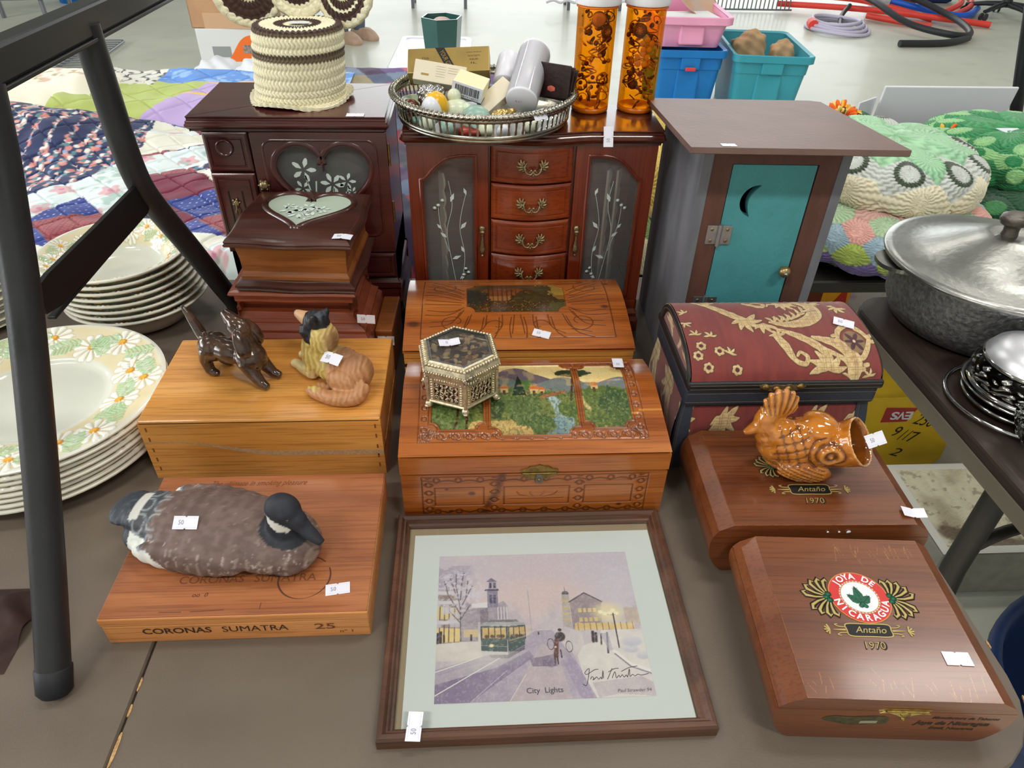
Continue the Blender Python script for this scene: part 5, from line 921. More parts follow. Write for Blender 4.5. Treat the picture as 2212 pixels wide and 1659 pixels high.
# ---------------------------------------------------------------- silver gallery tray
SILV = mat('tarnished_silver', (168, 164, 152), 0.24, metal=1.0, var=.25, scale=60, bump=.05); SILD = mat('silver_dark', (120, 116, 104), .32, metal=1.0, var=.3, scale=120)
TX, TY, TZ = .017, .965, .3060
tr_ = thing('gallery_tray', 'round silver tray with a pierced gallery and rope rim, full of toiletries', 'tray', (TX, TY, TZ))
MB().lathe([(.001, .0), (.108, 0), (.112, .002), (.1125, .006), (.1095, .006), (.108, .003), (.001, .003)], 72, SILV).build('tray_base', tr_)
mb = MB(); mb.lathe([(.1125, .0055), (.1136, .006), (.1138, .0105), (.1122, .0105), (.1125, .0055)], 72, SILV, None, False); mb.lathe([(.1142, .0255), (.1158, .026), (.1165, .0315), (.1148, .0315), (.1142, .0255)], 72, SILV, None, False); mb.build('gallery_band', tr_)
mb = MB(); nb = 76
for k in range(nb):
    a = 2 * PI * k / nb; l = []
    for z, w in ((.0098, .0033), (.0118, .0022), (.0135, .0032), (.0152, .0022), (.018, .0019), (.0208, .0021), (.0225, .0031), (.0242, .002), (.0262, .0042)):
        r = .1128 + .0026 * (z - .0098) / .016; l.append([((r + dr) * math.cos(a + s * w / 2 / r), (r + dr) * math.sin(a + s * w / 2 / r), z) for dr, s in ((.0006, -1), (.0006, 1), (-.0006, 1), (-.0006, -1))])
    mb.loft(l, SILV, True, True, None, False)
tag(mb.build('pierced_gallery', tr_), None, None, None, 'stuff')
u, v = grid(720, 14); a = u * 2 * PI; b = v * 2 * PI; rr = .0044 * (1 + .22 * np.sin(110 * a + 1.4 * b)); surf('rope_rim', (.1185 + rr * np.cos(b)) * np.cos(a), (.1185 + rr * np.cos(b)) * np.sin(a), .0345 + rr * .8 * np.sin(b), None, SILV, tr_)
price_tag(tr_, T(.0655, -.1015, .0335) @ RZ(40) @ RX(52), w=.021)
def orient(p, d, up=(0, 0, 1)):
    """frame at p whose local x runs along d"""
    x = Vector(d).normalized(); z = Vector(up); y = z.cross(x).normalized(); z = x.cross(y); return Matrix(((x.x, y.x, z.x, p[0]), (x.y, y.y, z.y, p[1]), (x.z, y.z, z.z, p[2]), (0, 0, 0, 1)))
def placed(name, label, cat, M, group=None): o = thing(name, label, cat, group=group); o.matrix_world = M; return o
GOLDC = mat('gold_card', (178, 150, 88), .32, metal=.55, var=.08, scale=30); IVO = mat('ivory_card', (222, 212, 190), .6); CRM = mat('cream_card', (236, 228, 186), .45); NVB = mat('navy_print', (36, 34, 56), .5); WPL = mat('white_plastic', (226, 226, 236), .3, sss=.1)
CEL = pane_mat('cellophane', refl=.7)
M = orient((-.028, 1.017, .357), (1, -.06, .06)) @ RX(38); g = placed('gift_box', 'gold card box with a black YOUR GIFT stripe in the silver tray', 'box', M, 'toiletries in the silver tray')
mb = MB(); mb.box(-.0545, .0545, -.019, .019, -.0125, .0125, GOLDC, .0008); mb.build('carton', g); MB().box(-.055, -.0545, -.0185, .0185, -.012, .012, CRM).build('end_flap', g, None, 'cream end flap')
mb = MB(); mb.prism(ccw([(-.018, .019), (-.006, .019), (.012, -.019), (0, -.019)]), .0125, .0128, BLK); s_ = mb.build('stripe', g, None, 'black diagonal stripe')
mb = MB(); fit(mb, 'YOUR GIFT', .031, .0062, GOLDC, T(-.003, 0, .0130) @ RZ(-64.6)); mb.build('lettering', g, None, 'gold capitals YOUR GIFT')
mb = MB(); fit(mb, 'WILL', .010, .0036, OLIV, T(-.031, .003, .0127) @ RZ(180)); fit(mb, 'BRONDS', .020, .006, OLIV, T(-.034, -.008, .0127) @ RZ(180)); mb.build('lettering', g, None, 'dark printed words upside down')
for k in range(4): mb = MB(); fit(mb, ('Luxury Perfume', 'EAU DE TOILETTE', 'NATURAL SPRAY', 'IL')[k], .02 - .004 * k, .0026, OLIV, T(.034, .010 - .0055 * k, .0127)); mb.build('lettering', g, None, 'small brown print')
M = orient((-.040, .985, .3525), (1, -.10, -.13)) @ RX(52); t = placed('carton', 'long ivory card box with brown print leaning in the silver tray', 'box', M, 'toiletries in the silver tray'); MB().box(-.034, .034, -.0135, .0135, -.008, .008, IVO, .0008).build('carton', t); MB().box(-.024, -.014, -.006, -.0035, .008, .0083, GOLDC).build('gold_dash', t, None, 'small gold dash')
for k in range(8): mb = MB(); fit(mb, 'Lorem moisture body care soft' if False else 'moisturising body lotion ml', .0125, .0011, OLIV, T(.001 + .0155 * (k > 4), .008 - .0033 * (k % 5), .0084)); mb.build('print_line', t)
M = orient((.0, .945, .350), (.90, -.24, -.22)) @ RX(12); t = placed('soap_box', 'small cream box with navy edges and a barcode, shrink-wrapped in the silver tray', 'box', M, 'toiletries in the silver tray'); MB().box(-.02, .02, -.016, .016, -.0095, .0095, CRM, .0008).build('carton', t); MB().box(-.0202, .0202, -.0163, -.0155, -.0097, .0097, W_TAG).build('barcode_face', t, None, 'white face with a barcode')
mb = MB(); g_ = np.random.default_rng(3); x = -.016
while x < .016: w_ = g_.choice((.0004, .0007, .0011)); mb.box(x, x + w_, -.0166, -.0162, -.004, .0068, NVB); x += w_ + g_.choice((.0005, .0008))
tag(mb.build('barcode', t), None, None, None, 'stuff'); mb = MB(); fit(mb, '083487914011', .03, .0026, NVB, T(0, -.0166, -.0066) @ RX(90)); mb.build('digits', t); MB().box(-.0203, .0203, -.0165, .0163, -.0098, -.0088, NVB).build('edge_band', t, None, 'navy edge band')
M = orient((.0637, .918, .3392), (.022, .08, .040)) @ RY(90); t = placed('lotion_bottle', 'tall white bottle in clear shrink wrap, lying on top of the silver tray', 'bottle', M, 'toiletries in the silver tray')
MB().lathe([(.001, 0), (.0188, 0), (.0205, .002), (.0207, .05), (.0207, .088), (.019, .0955), (.014, .1), (.001, .1005)], 40, WPL).build('bottle', t); MB().lathe([(.0209, .003), (.0211, .03), (.0212, .06), (.0213, .09)], 24, CEL, None, False).build('shrink_wrap', t, None, 'clear creased wrap'); mb = MB(); fit(mb, 'I F B', .008, .0026, mat('pink_ink', (196, 130, 150), .6), RY(180) @ T(0, .004, .0003) @ RZ(90)); mb.build('stamp', t, None, 'tiny pink base stamp')
M = orient((.0455, 1.0, .338), (.012, .05, .03)) @ RY(90); t = placed('lotion_bottle', 'shorter white bottle lying behind the tall shrink-wrapped one', 'bottle', M, 'toiletries in the silver tray'); MB().lathe([(.001, 0), (.0155, 0), (.0165, .002), (.0165, .045), (.012, .05), (.001, .051)], 28, WPL).build('bottle', t); MB().lathe([(.007, -.004), (.007, 0)], 16, WPL).build('cap', t)
M = orient((.0335, .945, .337), (.7, .35, .5)) @ RX(20); t = placed('soap_box', 'pale cream box standing half hidden between the two white bottles and the soap box', 'box', M, 'toiletries in the silver tray'); MB().box(-.024, .024, -.014, .014, -.006, .006, IVO, .0008).build('carton', t); MB().box(.002, .02, -.0143, -.0138, -.004, .004, mat('pink_panel', (220, 170, 150), .6)).build('label', t, None, 'pinkish label')
M = T(.1075, .955, .336) @ RZ(-32) @ RX(62); t = placed('wallet', 'dark brown folding purse with a coral pocket at the right of the silver tray', 'purse', M, 'toiletries in the silver tray'); LEA = mat('brown_leather', (46, 30, 30), .35, var=.2, scale=80, bump=.3)
for k, (z, a) in enumerate(((0, 0), (.006, 9), (.012, 20))): MB().box(-.027, .027, -.004, .036, -.0012, .0012, LEA, .001, T(0, 0, z) @ RX(a)).build('leaf', t)
mb = MB(); mb.ball((.002, .014, .011), (.018, .014, .006), mat('coral_satin', (206, 104, 84), .35, var=.2, scale=60), 16, 10); mb.build('coral_pouch', t, None, 'coral satin pouch'); MB().tube(curve([(-.026, .034, .001), (-.022, .038, .004), (-.026, .041, .009), (-.02, .036, .012)], 5), .0011, 6, mat('gold_chain', (170, 140, 90), .3, metal=.9)).build('clasp', t)
FRO = mat('frosted_green_glass', (222, 226, 200), .25, sss=.15, var=.06, scale=60); FRB = mat('frosted_blue_glass', (150, 184, 172), .25, sss=.15, var=.08, scale=60); YEL = mat('yellow_gloss', (232, 178, 40), .25, sss=.1); FOIL = mat('foil', (190, 190, 190), .18, metal=1, bump=.9, bscale=160); BRNG = mat('brown_gloss', (92, 44, 24), .2)
t = thing('perfume_egg', 'yellow and white egg-shaped pot at the front left of the silver tray', 'perfume', (-.044, .915, .334), 20, 'toiletries in the silver tray'); mb = MB(); mb.ball((0, 0, 0), (.016, .014, .0175), YEL, 20, 14); mb.build('shell', t); MB().ball((-.006, -.004, -.003), (.0145, .0125, .017), WPL, 18, 12).build('white_side', t)
t = thing('perfume_bottle', 'frosted pale green flower-shaped bottle between the yellow egg and the soap box', 'perfume', (-.018, .925, .325), 0, 'toiletries in the silver tray'); mb = MB(); mb.ball((0, 0, 0), (.019, .013, .015), FRO, 20, 12); mb.build('bottle', t); MB().ball((-.003, .006, .017), (.009, .008, .009), FRO, 14, 10).build('stopper', t); MB().ball((.012, -.006, .003), (.008, .006, .009), FRO, 14, 10).build('petal', t)
t = thing('perfume_bottle', 'blue-green frosted dome bottle at the front of the silver tray', 'perfume', (.006, .905, .322), 0, 'toiletries in the silver tray'); MB().lathe([(.019, -.012), (.0195, 0), (.016, .009), (.008, .0145), (.001, .0155)], 28, FRB).build('bottle', t); MB().lathe([(.004, .009), (.006, .009), (.006, .011), (.004, .011)], 16, FRB, T(0, -.014, -.005) @ RX(60)).build('ring', t)
t = thing('foil_bundle', 'crumpled silver foil bundle beside the yellow egg', 'foil', (-.054, .945, .338), 0, 'toiletries in the silver tray'); sculpt('foil', MB().ball((0, 0, 0), (.015, .012, .014), FOIL).ball((.012, .006, .002), .009, FOIL), .0016, 2, FOIL, t, None, lambda x, y, z: .0016 * np.sin(x * 700 + y * 300) * np.sin(z * 620 + y * 500))
t = thing('wrapped_candy', 'gold foil-wrapped sweet at the front of the silver tray', 'candy', (.038, .9, .327), 25, 'toiletries in the silver tray'); sculpt('sweet', MB().ball((0, 0, 0), (.015, .008, .008), GOLDK).ball((.015, .002, .003), (.007, .005, .004), GOLDK), .0012, 2, mat('gold_foil', (214, 178, 112), .2, metal=.9, bump=.8, bscale=200), t, None, lambda x, y, z: .001 * np.sin(x * 900) * np.cos(y * 800))
t = thing('glass_stopper', 'small brown glass knob at the left edge of the silver tray', 'stopper', (-.078, .94, .325), 0, 'toiletries in the silver tray'); MB().lathe([(.006, -.014), (.006, -.004), (.011, 0), (.011, .005), (.006, .009), (.001, .01)], 18, BRNG).build('knob', t)
t = thing('glass_dish', 'clear dish glittering at the left of the silver tray', 'dish', (-.07, .985, .319), 0, 'toiletries in the silver tray'); MB().lathe([(.001, -.009), (.02, -.008), (.024, .004), (.0225, .004), (.019, -.006), (.001, -.0075)], 12, FRO, None, True, False).build('dish', t)
for k, (x, y, z, r, m, lb) in enumerate(((-.055, .90, .318, .0105, FRO, 'small pale glass ball at the left front of the silver tray'), (-.03, .885, .316, .0095, FRB, 'small blue-green glass ball at the front of the silver tray'), (.018, .88, .316, .010, FRO, 'pale glass ball beside the blue-green dome bottle'), (.04, .875, .315, .009, WPL, 'white bead ball at the front of the silver tray'), (.075, .895, .316, .010, FRO, 'pale glass ball at the right front of the silver tray'), (-.085, .965, .318, .011, FRB, 'blue-green glass ball at the left of the silver tray'))):
    t = thing('bath_bead', lb, 'bead', (x, y, z), 0, 'bath beads in the silver tray'); MB().ball((0, 0, 0), r, m, 16, 10).build('bead', t)
for k, (x, y, a, w, h, m, lb) in enumerate(((-.06, .925, 12, .03, .017, mat('card_teal', (120, 164, 150), .5), 'teal card sachet inside the silver tray'), (.05, .935, -30, .034, .02, IVO, 'ivory card sachet under the white bottle'), (.0, .975, 8, .05, .03, WPL, 'white card under the cream soap box'))):
    t = thing('sachet', lb, 'sachet', (x, y, .3125 + .001 * k), a, 'sachets in the silver tray'); MB().box(-w / 2, w / 2, -h / 2, h / 2, 0, .004, m, .0015).build('packet', t)
t = thing('red_disc', 'dark red disc glimpsed through the pierced gallery of the tray', 'disc', (.0, .885, .3105), 0, 'toiletries in the silver tray'); MB().lathe([(.001, .0065), (.014, .0065), (.016, .004), (.016, -.0015), (.001, -.0015)], 24, mat('red_gloss', (150, 40, 28), .3)).build('disc', t)

# ---------------------------------------------------------------- amber pill bottles full of costume jewellery
AMB = pane_mat('amber_plastic', (255, 196, 60), refl=.55); AMBS = mat('amber_base', (226, 120, 14), .25, trans=.3); CAPW = mat('cap_white', (232, 232, 238), .35, sss=.05)
JG = mat('jewel_gold', (214, 176, 104), .35, metal=.6); JD = mat('jewel_dark', (104, 78, 46), .4, metal=.3); JP = mat('jewel_pearl', (226, 216, 196), .25); JY = mat('jewel_enamel_yellow', (228, 190, 70), .3); JR = mat('jewel_ruby', (120, 30, 24), .15)
def pill(x, y, label, seed, flowers):
    t = thing('pill_bottle', label, 'pill bottle', (x, y, .3057), group='amber pill bottles'); h = .132
    MB().lathe([(.0248, .003), (.0253, .006), (.0255, h)], 48, AMB, None, False).build('amber_wall', t); MB().lathe([(.001, .0), (.0235, 0), (.0252, .0015), (.0254, .007), (.0235, .007), (.001, .003)], 40, AMBS).build('base', t)
    mb = MB(); mb.lathe([(.0255, h - .004), (.0275, h - .0035), (.0275, h - .001), (.0255, h - .0005)], 40, AMBS, None, False); mb.build('neck_ring', t)
    l = [[((r + .0006 * (k % 2)) * math.cos(2 * PI * k / 96), (r + .0006 * (k % 2)) * math.sin(2 * PI * k / 96), z) for k in range(96)] for r, z in ((.0285, h), (.029, h + .002), (.029, h + .02), (.0275, h + .0225))]; mb = MB(); mb.loft(l, CAPW, True, True, None, True); mb.build('cap', t)
    g = np.random.default_rng(seed); mb = MB(); zs = lambda: g.uniform(.009, h - .008)
    def spot(rm=.021): a = g.uniform(0, 2 * PI); r = rm * math.sqrt(g.uniform(.35, 1)); return (r * math.cos(a), r * math.sin(a), zs())
    for k in range(26):
        c = spot(.0185); n = Vector((g.normal(), g.normal(), g.normal())).normalized(); r = g.uniform(.003, .0085); Q = T(*c) @ n.to_track_quat('Z', 'Y').to_matrix().to_4x4(); mb.tube([(r * math.cos(b), r * math.sin(b), 0) for b in np.linspace(0, 2 * PI, 14, endpoint=False)], g.uniform(.0005, .0011), 5, (JG, JD, JG)[k % 3], False, Q, True)
    for k in range(50): c = spot(); mb.ball(c, g.uniform(.0012, .0034), (JP, JD, JG, JD, JR, JD)[k % 6], 8, 6)
    for k in range(16): c = spot(.0175); d = Vector((g.normal(), g.normal(), g.normal())).normalized() * g.uniform(.004, .01); mb.tube([tuple(Vector(c) - d), tuple(Vector(c) + d)], g.uniform(.0007, .002), 6, (JD, JG)[k % 2])
    for k in range(12): c = spot(.016); Q = T(*c) @ Vector((g.normal(), g.normal(), g.normal())).to_track_quat('Z', 'Y').to_matrix().to_4x4(); mb.lathe([(.0005, 0), (g.uniform(.004, .0085), .0008), (g.uniform(.003, .005), .0022), (.0005, .003)], 10, (JD, JG, JD)[k % 3], Q)
    for k in range(5): p0 = Vector(spot(.02)); pts = [tuple(p0 + Vector((.006 * math.sin(b * 1.7 + k), .006 * math.cos(b * 1.3), -.004 * b * .5))) for b in range(9)]; pts = [(q[0], q[1], q[2]) for q in pts if math.hypot(q[0], q[1]) < .0225 and q[2] > .009]; \
        (mb.tube(curve(pts, 3), .0008, 5, JG) if len(pts) > 2 else None)
    o = mb.build('costume_jewelry'); o.location = (x, y, .3057); tag(o, 'tangle of gold and dark costume jewelry inside the %s amber bottle' % flowers[0], 'jewelry', None, 'stuff')
    for (fx, fz, s, m, nm, lb) in flowers[1]:
        b = thing(nm, lb, 'brooch', (x + fx, y - math.sqrt(max(.0222 ** 2 - fx ** 2, 0)), .3057 + fz), math.degrees(math.atan2(fx, .0222)) * -1 * -1); Q = RX(90)
        if nm == 'flower_brooch':
            for k in range(5): a = 2 * PI * k / 5 + .3; MB().ball((s * .62 * math.cos(a), s * .62 * math.sin(a), .0005), (s * .36, s * .36, .0012), m, 12, 8, Q).build('petal', b)
            mb = MB()
            for k in range(9): mb.ball((s * .16 * math.cos(k * .7) * (k > 0), s * .16 * math.sin(k * .7) * (k > 0), .0016), s * .08, JG, 6, 5, Q)
            mb.build('center', b)
        else:
            MB().lathe([(.0005, .0016), (s * .8, .0014), (s, 0), (s * .9, -.001)], 28, m, Q).build('disc', b); mb = MB()
            for k in range(8): a = 2 * PI * k / 8; mb.tube(curve([(0, 0, .002), (s * .3 * math.cos(a), s * .3 * math.sin(a), .0022), (s * .5 * math.cos(a + .5), s * .5 * math.sin(a + .5), .002)], 3), .0006, 5, JG, True, Q)
            mb.build('swirl', b)
    return t
pill(.1645, 1.002, 'left amber pill bottle packed with old jewelry, standing beside the silver tray', 4, ('left', [(-.001, .117, .0095, JG, 'round_brooch', 'round gold swirl brooch near the top of the left amber bottle'), (.0115, .102, .0085, JD, 'round_brooch', 'dark domed button seen in the left amber bottle')]))
pill(.2290, 1.004, 'right amber pill bottle packed with old jewelry, at the cabinet corner', 9, ('right', [(.0005, .087, .0105, JY, 'flower_brooch', 'upper yellow flower brooch in the right amber bottle'), (-.004, .070, .0115, JY, 'flower_brooch', 'lower yellow flower brooch in the right amber bottle'), (-.010, .104, .009, JD, 'round_brooch', 'dark round button seen in the right amber bottle')]))

# ---------------------------------------------------------------- crocheted hat-shaped cover with round granny motifs behind
YARN = mat('cream_yarn', (226, 218, 186), .9, attr=True, bump=.4, bscale=900, sheen=.3); CRMY = (242, 236, 206); BRY = (62, 38, 28)
ch = thing('crochet_cover', 'cream and brown crocheted cover shaped like a hat with round flower wings', 'crochet cover', (-.229, 1.003, .3193), 0)
u, v = grid(520, 190); a = u * 2 * PI; s_ = v * .20   # arc length from the middle of the top down the side and out on the brim
r = np.interp(s_, [0, .05, .056, .062, .125, .148, .16, .175, .2], [.0006, .049, .0535, .0555, .0565, .057, .060, .0665, .067]); z = np.interp(s_, [0, .05, .056, .062, .125, .148, .16, .175, .2], [.0885, .0895, .0885, .084, .021, .006, .0015, .006, .001])
lean = .0095 * z / .09; side = sst(.056, .06, s_) * sst(.165, .15, s_); row = s_ / .0125; st_ = np.abs(np.sin(a * 34 + .9 * np.sin(row * 2 * PI))) ** .7 * np.abs(np.sin(row * PI)) ** .35; topst = np.abs(np.sin(a * 22)) * np.abs(np.sin(s_ / .0085 * PI)) ** .5
dsp = .0032 * st_ * side + .0022 * topst * (1 - side) + .002 * np.sin(a * 5) * sst(.15, .175, s_); pz = z + np.where(side < .5, dsp * (s_ < .06), 0) + .004 * np.sin(a * 3 + 1) * sst(.155, .18, s_); pr_ = r + dsp * np.where(s_ > .056, 1, 0)
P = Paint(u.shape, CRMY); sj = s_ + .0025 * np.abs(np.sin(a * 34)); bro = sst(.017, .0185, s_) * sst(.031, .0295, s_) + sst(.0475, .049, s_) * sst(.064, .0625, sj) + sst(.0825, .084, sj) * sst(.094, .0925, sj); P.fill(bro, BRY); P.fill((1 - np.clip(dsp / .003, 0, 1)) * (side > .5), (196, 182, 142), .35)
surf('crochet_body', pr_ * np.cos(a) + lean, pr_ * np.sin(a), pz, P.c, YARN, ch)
def motif(cx, cy, cz, R_, rz, tilt, rings):
    u, v = grid(150, 60); a = u * 2 * PI; rr = v * R_; ph = np.abs(np.sin(a * 13 + .5 * np.sin(rr / R_ * 20))); dsp = .0024 * ph * np.abs(np.sin(rr / R_ * 5 * PI)) ** .5 + .002 * np.cos(v * 1.5); P = Paint(u.shape, CRMY); jag = rr / R_ + .05 * ph
    for r0, r1 in rings: P.fill((jag > r0) & (jag < r1), BRY)
    for sd in (-1, 1): surf('motif', rr * np.cos(a), rr * np.sin(a), sd * (dsp + .0025), P.c, YARN, ch, T(cx, cy, cz) @ RZ(rz) @ RX(90 + tilt), flip=sd < 0)
    MB().tube([(R_ * math.cos(b), R_ * math.sin(b), .0012 * math.sin(b * 22)) for b in np.linspace(0, 2 * PI, 88, endpoint=False)], .0042, 8, mat('cream_yarn_edge', CRMY, .9, bump=.8, bscale=900), False, T(cx, cy, cz) @ RZ(rz) @ RX(90 + tilt), True).build('motif_border', ch, None, 'cream crocheted border')
motif(-.058, .040, .1235, .042, 28, -14, ((.42, .92),)); motif(.004, .055, .128, .038, 0, -14, ((.3, .72),)); motif(.068, .036, .124, .042, -30, -14, ((.38, .62), (.70, .93)))
mb = MB()
price_tag(ch, T(.014, -.008, .0925) @ RZ(6), w=.024, ink=False)

# ---------------------------------------------------------------- daisy plates and bowls
GLZ = mat('cream_glaze', (226, 222, 204), .16, attr=True, coat=.5); 
def daisies(r, a, R0, R1, seed):
    """embossed rim of white daisies and green oak leaves between radii R0 and R1"""
    P = Paint(r.shape, (218, 220, 208)); rel = np.zeros(r.shape); x = r * np.cos(a); y = r * np.sin(a); n = fbm(x * 60, y * 60, 2); P.fill(sst(R0 - .004, R0 + .002, r) * sst(R1 + .002, R1 - .004, r), mixc((226, 218, 188), (224, 208, 164), n), 1); g = np.random.default_rng(seed); mid = (R0 + R1) / 2; w = (R1 - R0) / 2; per = 2 * PI / 4
    for q in range(4):
        for da, dr in ((.34, .38), (.82, -.42), (1.2, .30), (-.02, -.05), (1.42, -.35)):
            b = q * per + da + .04 * g.normal(); c = mid + dr * w * .9
            for k in range(11):
                t = b + 2 * PI * k / 11 + .13; lx, ly = w * .34 * math.cos(t), w * .34 * math.sin(t); cx, cy = c * math.cos(b), c * math.sin(b); d = dpoly(x, y, [(cx + lx * .7, cy + ly * .7), (cx + lx * 2.1, cy + ly * 2.1)], [w * .06, w * .17]); P.fill(sst(.0009, -.0002, d), (168, 156, 122), .5); P.fill(sst(.0000, -.0011, d), (240, 240, 232)); rel = np.maximum(rel, .0011 * sst(0, -.002, d))
            d = np.hypot(x - c * math.cos(b), y - c * math.sin(b)); P.fill(sst(w * .23, w * .19, d), (214, 150, 46)); P.fill(sst(w * .16, w * .08, d), (238, 180, 64)); rel = np.maximum(rel, .0018 * sst(w * .24, w * .12, d))
        for da, dr, ro in ((.58, .2, .7), (.60, -.3, -.6), (1.03, -.35, .4), (.12, .5, 1.1), (1.36, .4, .2)):
            b = q * per + da; c = mid + dr * w; cx, cy = c * math.cos(b), c * math.sin(b); th = b + PI / 2 + ro
            for k in range(7):
                s = -.5 + k / 6; px, py = cx + w * 1.1 * s * math.cos(th), cy + w * 1.1 * s * math.sin(th)
                for sg in (-1, 1): e = th + sg * 1.0; l = w * .42 * (1 - .6 * abs(s)); d = dpoly(x, y, [(px, py), (px + l * math.cos(e), py + l * math.sin(e))], [w * .05, w * .09]); P.fill(sst(.0006, -.0004, d), (116, 152, 104), .5); P.fill(sst(-.0003, -.0012, d), (186, 214, 170)); rel = np.maximum(rel, .0008 * sst(0, -.0015, d))
    P.fill(sst(R1 + .001, R1 + .003, r), (230, 228, 216)); return P.c, rel
def lathe_paint(name, prof, R0, R1, seed, nu=640, nv=150, parent=None):
    c = np.array(curve(prof, 8)); s_ = np.r_[0, np.cumsum(np.hypot(*np.diff(c, axis=0).T))]; u, v = grid(nu, nv); r = np.interp(v * s_[-1], s_, c[:, 0]); z = np.interp(v * s_[-1], s_, c[:, 1]); a = u * 2 * PI; P, rel = daisies(r, a, R0, R1, seed); return surf(name, r * np.cos(a), r * np.sin(a), z + rel, P, GLZ, parent)
PLW = mat('cream_glaze_plain', (226, 222, 206), .2, coat=.4); ORD = ['topmost', 'second from the top', 'third from the top', 'fourth from the top', 'fifth from the top', 'third from the bottom', 'second from the bottom', 'bottom']
pl = thing('dinner_plate', 'x', 'plate', (-.5225, .683, .0545), 35, 'daisy dinner plates'); lathe_paint('well_and_rim', [(.0005, .0), (.06, 0), (.074, .001), (.083, .0055), (.105, .0112), (.134, .0158), (.1405, .0168), (.1445, .0158)], .084, .139, 3, parent=pl)
MB().lathe([(.1445, .0158), (.1452, .0142), (.1425, .0125), (.12, .0085), (.1, -.002), (.09, -.0055), (.085, -.0062), (.001, -.004)], 72, PLW, None, False).build('underside', pl)
mb = MB(); 
for k in range(40): a = 2 * PI * k / 40; mb.tube([(.1405 * math.cos(a), .1405 * math.sin(a), .0116), (.1405 * math.cos(a + .09), .1405 * math.sin(a + .09), .0112)], [.0008, .0014], 5, (mat('rim_brown', (150, 104, 62), .5), mat('rim_green', (96, 118, 74), .5), mat('rim_ochre', (176, 140, 84), .5))[k * 7 % 3])
tag(mb.build('rim_decor', pl), None, None, None, 'stuff')
price_tag(pl, T(-.032, -.103, .0032) @ RZ(-20), w=.022)
for i in range(8):
    lb = 'cream daisy dinner plate, %s of its stack on the left' % ORD[i]
    if i == 0: pl['label'] = lb
    else: dup(pl, (-.5225 - .0006 * i + .002 * math.sin(i * 2.1), .683 - .0011 * i, .0545 - .0068 * i), (0, 0, R(35 + 47 * i)), lb)
bo = thing('soup_bowl', 'x', 'bowl', (-.524, .958, .081), 10, 'daisy soup bowls'); lathe_paint('bowl_inside', [(.0005, .0), (.04, .0), (.058, .004), (.066, .013), (.074, .024), (.09, .033), (.0985, .0378), (.1022, .037)], .066, .0975, 5, 480, 120, bo)
MB().lathe([(.1022, .037), (.1026, .0355), (.100, .0335), (.088, .027), (.078, .012), (.068, -.0015), (.058, -.006), (.05, -.008), (.001, -.005)], 64, PLW, None, False).build('underside', bo)
mb = MB()
for k in range(34): a = 2 * PI * k / 34; mb.tube([(.0975 * math.cos(a), .0975 * math.sin(a), .0322), (.0975 * math.cos(a + .1), .0975 * math.sin(a + .1), .032)], [.0008, .0013], 5, (mat('rim_brown', 0), mat('rim_green', 0), mat('rim_ochre', 0))[k * 5 % 3])
tag(mb.build('rim_decor', bo), None, None, None, 'stuff')
for i in range(8):
    lb = 'deep cream daisy bowl, %s of its stack behind the crossbar' % ORD[i]
    if i == 0: bo['label'] = lb
    else: dup(bo, (-.524 + .0018 * i, .958 + .0006 * i, .081 - .0101 * i), (0, 0, R(10 + 61 * i)), lb)
sp = thing('side_plate', 'x', 'plate', (-.768, .965, .112), 0, 'side plates at the left edge'); MB().lathe([(.001, 0), (.055, 0), (.064, .004), (.082, .009), (.083, .008), (.06, .001), (.052, -.003), (.001, -.002)], 56, PLW).build('plate', sp)
WRD = ['top', 'second', 'third', 'fourth', 'fifth', 'sixth', 'seventh', 'eighth', 'ninth', 'tenth', 'eleventh', 'twelfth']
for i in range(12):
    lb = 'white side plate at the left edge, %s from the top of its stack' % WRD[i] if i else 'white side plate at the left edge of the photo, on top of its stack'
    if i == 0: sp['label'] = lb
    else: dup(sp, (-.768 + .002 * math.sin(i * 2), .965, .112 - .0099 * i), None, lb)

